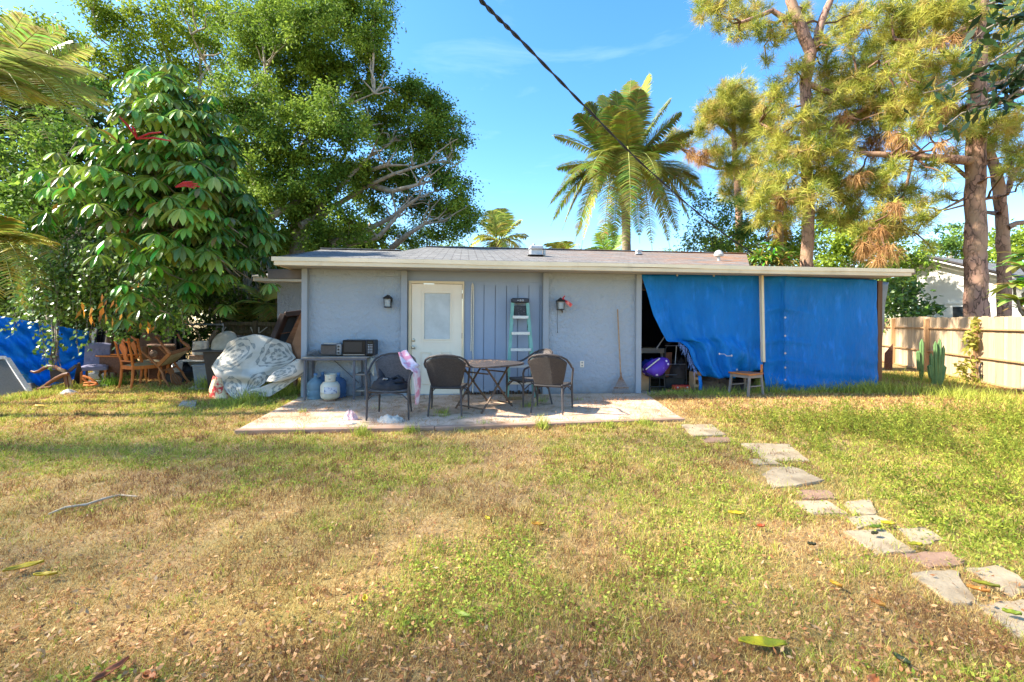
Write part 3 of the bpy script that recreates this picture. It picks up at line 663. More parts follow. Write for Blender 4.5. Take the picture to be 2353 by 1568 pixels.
o = MB().grid(f, 24, 2).build('collar_rim', M_tank, pt, sharp=None); solid(o, .012)
MB().tube([(0, 0, .34), (0, 0, .40), (.0, -.05, .40)], .016, 8).build('valve', M_metal, pt)
def f(u, v): a = R(-125 + 80 * u); return (.1605 * cos(a), .1605 * sin(a), .145 + .11 * v)
lb = MB().grid(f, 14, 6).build('torn_sticker', mat('faded_sticker', L(206, 206, 206), L(96, 112, 150), 14, .6, lo=.5, hi=.62), pt, sharp=None)

# step ladder
lx = hu(1197, 900, -.3); t = thing('step_ladder', 'teal and aluminium step ladder leaning on the blue siding', 'ladder', hp(lx, -.36, .055), HANG)
M_teal = mat('teal_fibreglass', L(112, 158, 142), L(126, 170, 154), 7, .5, .05, 60); M_alu = mat('brushed_aluminium', L(206, 206, 202), L(190, 190, 186), 30, .4, metal=.55)
HL = 1.80; lean = .28
def lp(s, f, dy=0): return Vector((s * (.26 - .125 * f), lean * f + dy, HL * f))
for s in (-1, 1):
    MB().bar(lp(s, 0), lp(s, .965), .028, .062, .004).build('rail', M_teal, t); MB().bar(lp(s * .93, .0, .10), lp(s * .93, .965, .045), .022, .045, .004).build('rear_rail', M_teal, t)
    MB().box(lp(s, 0) + Vector((0, 0, .012)), (.05, .09, .026), .006).build('foot', M_black, t)
for k in range(1, 6):
    f_ = k / 6.05; p = lp(1, f_); m_ = MB(); m_.box((0, p.y - .015, p.z), (2 * p.x - .02, .085, .012), .003); m_.box((0, p.y - .055, p.z - .022), (2 * p.x - .02, .006, .05), .002); m_.build('step', M_alu, t)
p = lp(1, 1); MB().box((0, p.y + .02, p.z - .02), (.32, .16, .085), .016).build('top_cap', mat('dark_grey_plastic', L(62, 64, 70), L(54, 56, 62), 20, .6), t)
MB().box((0, lean * .9 + .02, HL * .88), (.235, .02, .20), .006).build('tool_tray', mat('spattered_black_plastic', L(46, 46, 50), L(206, 206, 206), 70, .5, lo=.64, hi=.70), t)
lt = MB()   # three small raised letters on the cap
for i, q in enumerate(((-.045, 1), (0, 2), (.045, 2))):
    x = q[0]; lt.bar((x - .014, p.y - .064, p.z - .036), (x - .004 if i == 0 else x - .014, p.y - .064, p.z - .008), .007, .004, .001)
    if i == 0: lt.bar((x + .014, p.y - .064, p.z - .036), (x + .004, p.y - .064, p.z - .008), .007, .004, .001); lt.box((x, p.y - .064, p.z - .026), (.016, .004, .006), .001)
    else:
        for zz in (-.036, -.022, -.008): lt.box((x, p.y - .064, p.z + zz), (.024, .004, .006), .001)
        lt.box((x + .012, p.y - .064, p.z - .022), (.006, .004, .03), .001)
lt.build('lettering', mat('pale_letters', L(200, 200, 200), None, rough=.5), t)
for s in (-1, 1): MB().bar(lp(s * .8, .74), lp(s * .8, .68, .09), .012, .004).build('spreader', M_black, t)
# rake
u0, z0 = hpix(1426, 866, -.10); u1, z1 = hpix(1418.5, 711, -.02); rk = thing('leaf_rake', 'wooden leaf rake standing tines down against the wall', 'rake', hp(u0, -.12, .055), HANG)
MB().tube([(0, 0.01, z0 - .055), ((u1 - u0) * .5, .05, (z0 + z1) / 2 - .055), (u1 - u0, .09, z1 - .055)], [.013, .014, .013], 8).build('handle', mat('weathered_handle', L(176, 146, 112), L(150, 122, 92), 20, .8, .2, 60), rk)
zt_ = z0 - .055
for i in range(15):
    a = (i - 7) / 7; MB().tube([(a * .012, .01, zt_ + .02), (a * .11, -.01, zt_ * .5), (a * .175, -.025, .045), (a * .18, -.005, .01)], .0032, 5).build('tine', M_rust, rk)
MB().box((0, -.012, zt_ * .40), (.30, .008, .022), .002).build('crossbar', M_rust, rk); MB().tube([(0, .01, zt_ - .04), (0, .01, zt_ + .08)], .018, 10).build('socket', M_rust, rk)
# rope looped on a nail
rp_ = MB(); ur, zr0 = hpix(1086, 651, V0 - .02); zr1 = hpix(1084, 807, V0 - .02)[1]; zr2 = .10
rp_.tube([(-.022, 0, zr1), (-.018, -.004, zr1 + .3), (-.020, 0, zr0 - .35), (-.012, -.005, zr0 - .05), (0, -.01, zr0), (.012, -.005, zr0 - .05), (.018, 0, zr0 - .4), (.013, -.003, .9), (.02, 0, .5), (.016, 0, zr2)], [.011, .011, .013, .013, .013, .013, .012, .012, .012, .012], 8)
o = rp_.build('rope', mat('dirty_white_rope', L(222, 214, 198), L(200, 190, 170), 60, .9, .4, 140), None, loc=hp(ur, V0 - .015, 0), rot=HANG); tag(o, 'white rope looped over a nail beside the door', 'rope')
# wall lanterns
M_lglass = mat('seeded_glass', L(206, 210, 206), L(186, 190, 186), 60, .15, .3, 120, trans=.5, ior=1.1)
def lantern(px, py, lab, vv=.018):
    u, z = hpix(px, py, vv - .12); t = thing('wall_lantern', lab, 'wall lantern', hp(u, vv, z), HANG, 'wall lanterns on the blue house')
    MB().lathe([(.05, 0), (.05, .012), (.02, .02)], (0, 0, 0), 16, Matrix.Translation((.02, 0, .03)) @ RX @ Matrix.Scale(1.5, 4, (0, 1, 0))).build('wall_plate', M_black, t)
    MB().tube([(.02, 0, .06), (.02, -.06, .11), (0.0, -.11, .105)], .009, 8).build('arm', M_black, t)
    m_ = MB(); w0 = .062
    m_.add([(-.085, -.195, .055), (.085, -.195, .055), (.085, -.025, .055), (-.085, -.025, .055), (-.03, -.14, .10), (.03, -.14, .10), (.03, -.08, .10), (-.03, -.08, .10), (0, -.11, .125)],
           [(0, 1, 5, 4), (1, 2, 6, 5), (2, 3, 7, 6), (3, 0, 4, 7), (4, 5, 8), (5, 6, 8), (6, 7, 8), (7, 4, 8), (3, 2, 1, 0)]); m_.build('lantern_roof', M_black, t, sharp=20)
    m_ = MB()
    for sx in (-1, 1):
        for sy in (-1, 1): m_.bar((sx * w0 * .86, -.11 + sy * w0 * .86, -.10), (sx * w0, -.11 + sy * w0, .055), .010)
    m_.box((0, -.11, -.105), (.125, .125, .014), .003); m_.box((0, -.11, .05), (.14, .14, .012), .002); m_.build('cage', M_black, t)
    m_ = MB(); m_.box((0, -.11, -.022), (.104, .104, .142), .002); m_.build('glass', M_lglass, t)
    MB().lathe([(.012, -.09), (.014, -.05), (.03, -.025), (.032, 0), (.02, .025), (.004, .032)], (0, -.11, 0), 14).build('bulb', mat('frosted_bulb', L(240, 236, 226), None, rough=.4), t); return t
lantern(891, 693, 'black wall lantern on the stucco left of the door'); lantern(1288, 699, 'wall lantern with red spray bottle hung on it')
# red spray bottle hooked on the lantern
u, z = hpix(1297, 690, -.12); sp = thing('spray_bottle', 'red spray bottle lying across the right wall lantern', 'spray bottle', hp(u, -.12, z), HANG); TS = Matrix.Rotation(R(128), 4, 'Y'); M_red = mat('red_plastic', L(206, 40, 44), L(190, 30, 36), 8, .3)
MB().lathe([(.03, .05), (.036, .06), (.037, .15), (.034, .17)], (0, 0, 0), 16, TS).build('bottle', mat('clear_red_plastic', L(220, 60, 60), L(232, 170, 150), 18, .25), sp); MB().lathe([(.013, -.01), (.014, .02), (.03, .052)], (0, 0, 0), 14, TS).build('neck', M_red, sp)
m_ = MB(); m_.box((0, 0, -.03), (.03, .03, .045), .008, TS); m_.box((-.035, 0, -.045), (.07, .024, .02), .006, TS); m_.bar((-.05, 0, -.03), (-.03, 0, .02), .01, .014) ; m_.build('trigger_head', M_red, sp)
# cable hanging from the lantern
u, z = hpix(1283, 710, -.02); z1 = hpix(1281, 765, -.02)[1]
o = MB().tube([(0, -.02, .06), (-.012, -.01, 0), (-.018, 0, (z1 - z) * .5), (-.008, 0, z1 - z + .03), (-.01, 0, z1 - z)], [.004, .004, .004, .004, .010], 6).build('power_cord', M_black, None, loc=hp(u, .0, z), rot=HANG); tag(o, 'thin black cord dangling below the right wall lantern', 'cord')
m_ = MB(); u, z = hpix(1292, 717, -.02); m_.tube([(0, 0, .05), (.004, -.02, 0), (0, -.015, -.03)], [.012, .022, .005], 8, flat=.6); o = m_.build('brush', mat('brown_bristle', L(120, 104, 84), L(90, 76, 60), 40, .9, .4, 80), None, loc=hp(u, .01, z), rot=HANG); tag(o, 'small brown brush hanging under the right wall lantern', 'brush')
u, z = hpix(1337.5, 837, .015); ol = thing('electrical_outlet', 'small white weatherproof outlet low on the stucco wall', 'outlet', hp(u, .02, z), HANG)
MB().box((0, -.004, 0), (.075, .012, .12), .003).build('cover_plate', M_doorp, ol)
for z in (-.028, .028): MB().lathe([(.017, 0), (.016, .004)], (0, 0, 0), 12, Matrix.Translation((0, -.009, z)) @ RX).build('socket', mat('grey_socket', L(150, 146, 138), None, rough=.5), ol)

# ---------------------------------------------------------------- tarpaulins and the open bay
def tarpmat(name, c1, c2, tr=.3):
    m = mat(name, c1, c2, 1.6, .44, 1.0, 9, spec=.3, stretch=(1.6, 1.6, .5), bdist=.05, transl=tr, c3=[min(1, c * 1.5 + .03) for c in c1], sc3=5, t3=(.55, .80)); return m
M_tarp = tarpmat('blue_tarpaulin', (.005, .23, .66), (.010, .28, .76), .38)
def poly_at(pts, t):
    ds = [0]
    for a, b in zip(pts, pts[1:]): ds.append(ds[-1] + math.hypot(b[0] - a[0], b[1] - a[1]))
    s = t * ds[-1]
    for i in range(len(pts) - 1):
        if s <= ds[i + 1] + 1e-9:
            f = (s - ds[i]) / max(1e-9, ds[i + 1] - ds[i]); return (pts[i][0] + (pts[i + 1][0] - pts[i][0]) * f, pts[i][1] + (pts[i + 1][1] - pts[i][1]) * f)
    return pts[-1]
VT = -.07
def hloc(px, py, v): 
    u, z = hpix(px, py, v); return Vector((u, v, z))
LT = [(1474, 631), (1484, 665), (1499, 722), (1513, 752), (1530, 785), (1560, 786), (1577, 800), (1590, 836), (1612, 864)]
RT = [(1748, 633), (1748, 700), (1748, 770), (1748, 850)]
LTw = [hloc(*p, VT) for p in LT]; RTw = [hloc(*p, VT) for p in RT]
def pl3(P, t):
    q = poly_at([(p.x, p.z) for p in P], t); return Vector((q[0], VT, q[1]))
def ltarp(u, v):
    a = pl3(LTw, v); b = pl3(RTw, v)
    p = a.lerp(b, u)
    sag = .10 * sin(PI * u) * v ** 2; p.z -= sag * (1 - .3 * u); p.z += .03 * (1 - v) * 0
    k = (1 - u) ** 1.2
    d = .030 * sin(u * 24 + v * 2.0) * v * (.35 + k) + .018 * sin(u * 47 + 1.3 + v * 3) * (v * .7) * (.4 + k)
    d += .06 * math.exp(-((u - .66) / .08) ** 2 - ((v - .78) / .12) ** 2) + .035 * sin(v * 16 - u * 7) * max(0, v - .5) * u * 1.6
    d += .02 * (float(fbm(u * 5, v * 5, 1, 3)) - .5) + .010 * (float(fbm(u * 14, v * 14, 1, 5)) - .5)
    p.y -= 2.8 * d + .05 * sin(PI * u) * v
    return p
lt_ = thing('tarpaulin', 'torn blue tarp swept aside like a curtain over the bay', 'tarp', house.location, HANG, 'blue tarps closing the open bay')
o = MB().grid(ltarp, 70, 56).build('sheet', M_tarp, lt_, sharp=None); solid(o, .003)
fr_ = MB()
for i in range(46):   # frayed threads along the torn edge
    q = poly_at([(1560, 786), (1577, 800), (1590, 836), (1598, 850)], random.random()); p = hloc(q[0] + random.uniform(-3, 3), q[1], VT - .02); l = random.uniform(.06, .22)
    fr_.tube([p, p + Vector((random.uniform(-.02, .03), -.01, -l * .5)), p + Vector((random.uniform(-.03, .05), 0, -l))], [.003, .0025, .0015], 4)
fr_.build('frayed_threads', mat('pale_blue_thread', L(150, 176, 222), L(96, 136, 206), 30, .7), lt_)
st_ = MB(); p = hloc(1607, 864, VT); q = hloc(1609, 897, VT); st_.grid(lambda u, v: (p.x + (u - .5) * .07 + .02 * v, VT - .02 + .01 * sin(v * 9), p.z + (q.z - p.z) * v), 3, 10)
o = st_.build('hanging_strip', M_tarp, lt_, sharp=None); solid(o, .003)
def grommet(par, px, py, v):
    u, z = hpix(px, py, v); MB().lathe([(.009, 0), (.02, .001), (.02, .005), (.009, .006)], (0, 0, 0), 14, Matrix.Translation((u, v, z)) @ RX).build('grommet', M_vent, par)
for px, py in ((1556, 633), (1640, 634), (1693, 850)): grommet(lt_, px, py, VT - .035)
tr_ = MB()   # two small tears with pale edges
GR = [ltarp(i / 60, j / 60) for i in range(61) for j in range(61)]
def ontarp(px, py): h = hloc(px, py, VT - .1); return min(GR, key=lambda q: (q.x - h.x) ** 2 + (q.z - h.z) ** 2) + Vector((0, -.006, 0))
for px, py in ((1661, 815), (1681, 818)): tr_.lathe([(.006, 0), (.020, .002), (.014, .006)], (0, 0, 0), 10, Matrix.Translation(ontarp(px, py)) @ RX)
tr_.tube([ontarp(1661 + k * 5, 815 + k * .8) for k in range(5)], .006, 5)
tr_.build('patched_tear', mat('pale_tear', L(210, 190, 170), L(236, 226, 214), 30, .6), lt_)
RTL = [(1754, 634), (1756, 700), (1757, 800), (1760, 902)]; RTR = [(2015, 643), (2016, 720), (2017, 800), (2018, 899)]
RTLw = [hloc(*p, VT) for p in RTL]; RTRw = [hloc(*p, VT) for p in RTR]
US = .165
def rtarp(u, v):
    a = pl3(RTLw, v); b = pl3(RTRw, v); p = a.lerp(b, u)
    d = .018 * (float(fbm(u * 4, v * 4, 1, 13)) - .5) + .008 * (float(fbm(u * 16, v * 13, 1, 15)) - .5) - .05 * sin(PI * v) * sin(PI * min(1, u * 1.2)) * .6
    d += .022 * math.exp(-((u - US) / .012) ** 2) - .012 * (u < US)
    for vk in (.0, .27, .55, .72, .92):      # creases that pull towards the lacing
        dv = v - vk - (u - US) * (.12 if vk > .5 else .2) * (1 if u > US else -1)
        d += .014 * math.exp(-(dv / .022) ** 2) * math.exp(-abs(u - US) / .22)
    d += .012 * sin(v * 30 + 6 * u) * math.exp(-v / .12) * math.exp(-abs(u - .45) / .3)     # gathered top edge
    d += .010 * sin((v - .12 * u) * 44) * max(0, v - .62) * 1.5
    if v > .95: p.z += .03 * sin(u * 17) * (v - .95) / .05
    p.y -= 2.8 * d; return p
rt_ = thing('tarpaulin', 'taut blue tarp laced down over the end of the bay', 'tarp', house.location, HANG, 'blue tarps closing the open bay')
o = MB().grid(rtarp, 90, 64).build('sheet', M_tarp, rt_, sharp=None); solid(o, .003)
for py in (634, 730, 772, 812, 845, 873): grommet(rt_, 1804, py, VT - .045)
gf = MB(); ge = uP[9]
gf.grid(lambda u, v: (ge + .01 + .26 * u * (1 - .75 * v ** .7) + .01 * sin(v * 20), -.02 + .1 * u, 2.30 - 2.18 * v), 6, 30)
o = gf.build('side_flap', mat('grey_tarp', L(120, 124, 132), L(96, 102, 112), 5, .4, .2, 20, transl=.3), rt_, sharp=None); solid(o, .003)
# cream pole between the two tarps
u0, z0 = hpix(1752.5, 832, -.14); u1, z1 = hpix(1748.5, 631, -.14); pb_ = MB(); pb_.bar((0, 0, 0), (u1 - u0, 0, min(z1, ZS - .0) - z0), .085, .05, .006)
o = pb_.build('wooden_pole', M_cream, None, loc=hp(u0, -.15, z0), rot=HANG); tag(o, 'cream painted post hanging between the two blue tarps', 'post')

# contents of the bay
def bayp(px, py, v): u, z = hpix(px, py, v); return u, z
FZ = .062
M_card = mat('cardboard', L(196, 158, 118), L(176, 140, 102), 5, .85)
u, z = bayp(1474, 850, .5); b_ = thing('cardboard_box', 'tall cardboard box standing just inside the open bay', 'box', hp(u, .5, FZ), HANG + .2)
MB().box((0, 0, .21), (.26, .26, .42), .004).build('carton', M_card, b_); MB().box((.0, -.15, .43), (.25, .07, .006), .002, rot=(.9, 0, 0)).build('flap', M_card, b_)
# purple bag on a black stool
u, z = bayp(1508, 880, .22); sk_ = thing('metal_stool', 'black metal stool in the bay under the purple bag', 'stool', hp(u, .3, FZ), HANG)
for sx in (-1, 1):
    for sy in (-1, 1): MB().bar((sx * .16, sy * .12, 0), (sx * .15, sy * .11, .3), .022).build('leg', M_black, sk_)
MB().box((0, 0, .305), (.34, .26, .02), .004).build('seat', M_black, sk_); MB().box((0, -.11, .1), (.30, .014, .02), .003).build('stretcher', M_black, sk_)
def petal(name):
    m = mat(name, L(236, 228, 244), L(96, 58, 168), 9.5, .5, kind='voronoi', lo=.20, hi=.24); return m
M_purple = petal('purple_floral_cloth')
m_ = MB()
def pf(u, v):
    a = u * 2 * PI; t = v * PI; r = sin(t) ** .8; bump_ = 1 + .12 * sin(3 * a + 1) * sin(t) + .06 * sin(7 * a + 4 * v)
    return (.27 * r * cos(a) * bump_, .15 * r * sin(a) * bump_, .16 * cos(t) + .02 * cos(a * 2))
m_.grid(pf, 40, 20); pb2 = thing('purple_bag', 'purple flower print bag slumped on the black stool', 'bag', hp(u, .24, .53), HANG)
o = m_.build('bag_body', M_purple, pb2, rot=(0, R(-22), 0), sharp=None)
MB().bar((-.27, -.13, -.02), (.02, -.13, .20), .022, .02).build('bag_trim', mat('cream_trim_tape', L(214, 206, 190), None, rough=.6), pb2); MB().tube([(-.26, -.15, -.08), (-.1, -.17, -.17), (.1, -.16, -.19)], .010, 6).build('piping', M_black, pb2)
u, z = bayp(1479, 848, .55); o = heap(lambda a: .17, .2, 24, 10, 9, .3).build('blue_bag', mat('navy_cloth', L(44, 66, 150), L(34, 52, 120), 6, .6, .3, 30), None, loc=hp(u + .1, .5, .485), sharp=None); tag(o, 'small blue bag behind the purple bag', 'bag')
# folding cart with boards and a dark sack
u, z = bayp(1556, 880, .35); ct = thing('hand_cart', 'black folding cart frame with wire back inside the bay', 'cart', hp(u, .42, FZ), HANG); zc = .98
for s in (-1, 1): MB().tube([(s * .23, 0, .02), (s * .235, .02, .5), (s * .20, .04, .84), (s * .1, .05, zc)], .014, 8).build('frame_tube', M_black, ct)
MB().tube([(-.2, .045, .93), (0, .05, .985), (.2, .045, .93)], .014, 8).build('handle', M_black, ct)
for z in (.90, .52, .30): MB().tube([(-.22, .03, z), (.22, .03, z)], .007, 6).build('crossbar', mat('silver_wire', L(200, 200, 196)), ct)
MB().tube([(.03, .03, .9), (.0, .03, .52)], .007, 6).build('crossbar', M_vent, ct)
o = MB().box((-.12, .14, .48), (.16, .025, .56), .004, rot=(.1, 0, 0)).build('plank', mat('red_brown_board', L(128, 84, 60), L(100, 64, 46), 4, .7, .15, 40, stretch=(4, 4, .6)), None, loc=hp(u, .42, FZ), rot=HANG); tag(at_origin(o), 'red brown board propped inside the cart', 'board')
o = heap(lambda a: .2, .34, 28, 12, 12, .4).build('sack', mat('dark_brown_cloth', L(66, 58, 54), L(50, 44, 42), 6, .8, .4, 30), None, loc=hp(u + .12, .62, .30), sharp=None); tag(o, 'dark brown sack slumped behind the cart frame', 'sack')
MB().box((.02, .2, .13), (.42, .3, .22), .01).build('lower_shelf', M_black, ct)
o = MB().box((0, 0, .045), (.34, .12, .09), .012).build('red_case', mat('red_enamel', L(186, 44, 44), L(160, 36, 38), 6, .4), None, loc=hp(u - .03, .12, .11), rot=HANG); tag(o, 'long red case lying at the foot of the cart', 'case')
for q in (-.1, .1): MB().box((q, -.0625, .05), (.03, .008, .03), .002).build('latch', M_vent, o)
o = MB().box((0, 0, .025), (.5, .22, .05), .006).build('plank', M_leg, None, loc=hp(u - .02, .12, FZ - .002), rot=HANG); tag(o, 'low dark plank under the red case', 'board')
u, z = bayp(1600, 860, .3); st = thing('wooden_crate', 'pale wooden crate end standing behind the torn tarp', 'crate', hp(u, .35, FZ), HANG)
for x in (-.06, .06): MB().box((x, 0, .19), (.04, .2, .38), .004).build('slat', M_card, st)
for z in (.10, .25, .36): MB().box((0, -.11, z), (.17, .016, .06), .003).build('rail', M_card, st)
u, z = bayp(1640, 885, .5); o = heap(lambda a: .42 + .1 * cos(2 * a), .24, 40, 14, 15, .6).build('tarp_heap', mat('brown_canvas', L(122, 104, 84), L(92, 76, 60), 5, .85, .3, 40), None, loc=hp(u, .5, FZ - .01), sharp=None); tag(o, 'heap of folded brown canvas on the bay floor', 'canvas')
u, z = bayp(1490, 832, 2.0); tbw = thing('side_table', 'pale table deep in the dark bay', 'table', hp(u, 2.2, FZ), HANG); MB().box((0, 0, .70), (.75, .5, .12), .006).build('top', M_doorp, tbw)
for s in (-.33, .33): MB().box((s, -.2, .33), (.05, .05, .66), .004).build('leg', M_doorp, tbw)
p = hloc(1471, 797, .9); q = hloc(1505, 748, .9); o = MB().bar(p, q, .02, .02).build('diagonal_pole', mat('grey_rod', L(120, 120, 118), None, rough=.5), None, loc=house.location, rot=HANG); tag(at_origin(o), 'thin grey rod leaning in the dark bay', 'rod')
for px, c in ((1538, L(222, 130, 84)), (1576, L(214, 210, 204))):
    u, z = bayp(px, 892, .05); o = heap(lambda a: .08, .05, 20, 8, px, .5).build('litter_bag', mat('scrap_%d' % px, c, [k * .8 for k in c], 20, .6), None, loc=hp(u, .04, FZ - .004), sharp=None); tag(o, 'orange scrap on the bay floor' if px < 1550 else 'white scrap on the bay floor', 'litter')
# wooden chair with orange seat, its back behind the tarp
wc = thing('wooden_chair', 'grey wooden chair with an orange seat at the tarp edge', 'chair', tuple(hp(hu(1716, 870, -.3), -.30, .05)), R(-62))
M_gw = mat('grey_painted_wood', L(150, 142, 132), L(128, 120, 112), 8, .7, .15, 50); M_os = mat('orange_varnish', L(206, 128, 62), L(190, 108, 48), 5, .35, .1, 30, stretch=(1, 6, 1))
def sf(u, v): a = u * 2 - 1; return (a * (.23 - .03 * v), -.23 + .44 * v, .445 - .012 * (1 - a * a) * sin(PI * v))
o = MB().grid(sf, 10, 10).build('seat', M_os, wc, sharp=None); solid(o, .03, -1)
ap_ = MB(); ap_.box((0, -.19, .385), (.38, .022, .06), .003); ap_.box((0, .17, .385), (.34, .022, .06), .003); ap_.box((-.19, 0, .386), (.022, .36, .06), .003); ap_.box((.19, 0, .386), (.022, .36, .06), .003); ap_.build('apron', M_gw, wc)
for s in (-1, 1):
    MB().bar((s * .185, -.19, .42), (s * .20, -.25, 0), .042, .036).build('leg', M_gw, wc); MB().bar((s * .17, .17, .43), (s * .18, .23, 0), .04, .034).build('leg', M_gw, wc)
    MB().bar((s * .192, -.22, .2), (s * .175, .20, .2), .018, .022).build('stretcher', M_gw, wc); MB().bar((s * .17, .185, .44), (s * .165, .20, .60), .036, .03).build('back_post', M_os, wc)
# ================================================================== YARD CLUTTER, FENCES, NEIGHBOUR, CABLE
def Z1(zx, zy, Y): return at(.25 * zx, 705.9 + .25 * zy, Y)          # measured on the enlargement of the left-hand clutter
def onY(p): return p
# blue tarp on the left
def bt(u, v):
    px0, py0, y0 = (-30 + 235 * u), (722 + 40 * u), 9.0 + 1.0 * u
    bot = [(-30, 838), (60, 880), (105, 893), (150, 878), (196, 864)]
    k = u * 4; i = min(3, int(k)); f = k - i; bx, by = bot[i][0] + (bot[i + 1][0] - bot[i][0]) * f, bot[i][1] + (bot[i + 1][1] - bot[i][1]) * f
    d = .10 * (float(fbm(u * 5, v * 4 + u * 2, 1.2, 21)) - .5) + .05 * sin((v * 3 + u * 1.4) * 7) * (.3 + .7 * v) + .03 * sin((v * 2 - u * 3) * 9)
    p = at(px0 + (bx - px0) * v, py0 + (by - py0) * v, y0 - .25 * v - d); p.z = max(p.z, .02); return p
t = thing('tarpaulin', 'crumpled blue tarp hanging behind the junk on the far left', 'tarp', (0, 0, 0)); o = MB().grid(bt, 60, 44).build('sheet', M_tarp, t, sharp=None); solid(o, .003)
t.location = (-9.5, 9.3, 0); o.location = (9.5, -9.3, 0)
M_plastic = mat('black_plastic_sheet', L(30, 30, 34), L(44, 44, 50), 4, .3, .5, 12, spec=.5)
def psheet(q, Y, sd, lab):
    def f(u, v):
        a = Vector(q[0]).lerp(Vector(q[1]), u); b = Vector(q[3]).lerp(Vector(q[2]), u); c = a.lerp(b, v)
        return at(c.x, c.y, Y + .10 * (float(fbm(u * 3, v * 3, 1, sd)) - .5) + .05 * sin(u * 14 + v * 3))
    o = MB().grid(f, 24, 20).build('plastic_sheet', M_plastic, None, sharp=None); solid(o, .003); at_origin(o); tag(o, lab, 'plastic sheet')
psheet([(206, 752), (262, 757), (268, 800), (210, 790)], 10.7, 31, 'black plastic sheet sagging beside the left blue tarp')
psheet([(250, 742), (300, 740), (292, 800), (262, 830)], 10.9, 32, 'black plastic sheet hanging behind the tufted chairs')
psheet([(345, 742), (398, 748), (404, 830), (352, 826)], 10.9, 33, 'black plastic sheet hanging left of the chain link fence')
psheet([(398, 752), (412, 762), (432, 838), (404, 838)], 10.6, 34, 'narrow black plastic strip slanting beside the chain link fence')
# chain link fence
cf = thing('chain_link_fence', 'rusty chain link fence below the dark trees', 'fence', at(455, 800, 12.0).xy.to_3d(), 0)
x0, x1 = at(240, 760, 12).x - cf.location.x, at(512, 760, 12).x - cf.location.x; zt = at(460, 746, 12).z
for i in range(4):
    x = x0 + (x1 - x0) * i / 3; MB().tube([(x, 0, -.05), (x, 0, zt + .03)], .025, 8).build('post', M_vent, cf)
MB().tube([(x0, 0, zt), (x1, 0, zt)], .021, 8).build('top_rail', M_vent, cf)
m_ = MB(); s_ = .075; n = int((x1 - x0) / s_); hh_ = zt - .05
for i in range(-int(hh_ / s_), n):
    for sg in (1, -1):
        a, b = x0 + i * s_, x0 + i * s_ + hh_; za_, zb_ = (0.05, zt) if sg == 1 else (zt, .05)
        if a < x0: za_ += sg * (x0 - a); a = x0
        if b > x1: zb_ -= sg * (b - x1); b = x1
        if b > a: m_.tube([(a, .004 * sg, za_), (b, .004 * sg, zb_)], .0028, 3, caps=False)
m_.build('wire_mesh', mat('rusty_wire', L(120, 106, 92), L(150, 142, 134), 30, .6, metal=.4), cf)
# wooden back fence
M_oldf = mat('mossy_old_fence', L(120, 108, 86), L(92, 82, 64), 6, .9, .3, 40, c3=L(84, 92, 56), sc3=3, t3=(.5, .7), stretch=(5, 5, .7))
bf = thing('wooden_fence', 'old mossy board fence behind the rug, left of the house', 'fence', (at(560, 800, 12.4).x, 12.4, 0), 0)
x0 = at(498, 760, 12.4).x - bf.location.x; x1 = at(655, 760, 12.4).x - bf.location.x; zt = at(570, 741, 12.4).z; n = 15
for i in range(n):
    x = x0 + (x1 - x0) * (i + .5) / n; h = zt + random.uniform(-.03, .02); MB().box((x, .02, h / 2), ((x1 - x0) / n - .012, .02, h), .004).build('picket', M_oldf, bf)
MB().box(((x0 + x1) / 2, -.03, zt - .04), (x1 - x0, .05, .10), .005).build('rail', M_oldf, bf); MB().box(((x0 + x1) / 2, -.03, zt - .26), (x1 - x0, .04, .09), .005).build('rail', M_oldf, bf)
for px in (506, 590): x = at(px, 760, 12.4).x - bf.location.x; MB().box((x, -.07, (zt + .05) / 2), (.10, .10, zt + .05), .006).build('post', M_oldf, bf)
M_pale = mat('pale_batten', L(206, 200, 188), None, rough=.7)
for a, b in (((508, 766), (519, 752)), ((596, 766), (614, 752)), ((576, 752), (583, 766)), ((507, 778), (507, 754)), ((595, 766), (595, 752))): MB().bar(at(*a, 12.3) - bf.location, at(*b, 12.3) - bf.location, .04, .02).build('batten', M_pale, bf)
# driftwood pole leaning on the chain link
o = MB().tube([at(432, 838, 11.6), at(452, 815, 11.7), at(478, 790, 11.8), at(502, 752, 11.95)], [.07, .075, .06, .045], 8).build('dead_branch', mat('grey_bark', L(150, 132, 112), L(112, 98, 82), 14, .9, .5, 30), None); at_origin(o); tag(o, 'thick dead grey branch leaning on the chain link fence', 'branch')
o = MB().tube([at(437, 745, 11.8), at(452, 760, 11.7), at(460, 778, 11.7), at(458, 790, 11.7)], [.012, .018, .018, .012], 6).build('dead_branch', mat('tan_twig', L(170, 140, 104), L(140, 112, 80), 14, .9), None); at_origin(o); tag(o, 'thin tan branch hooked over the chain link fence', 'branch')

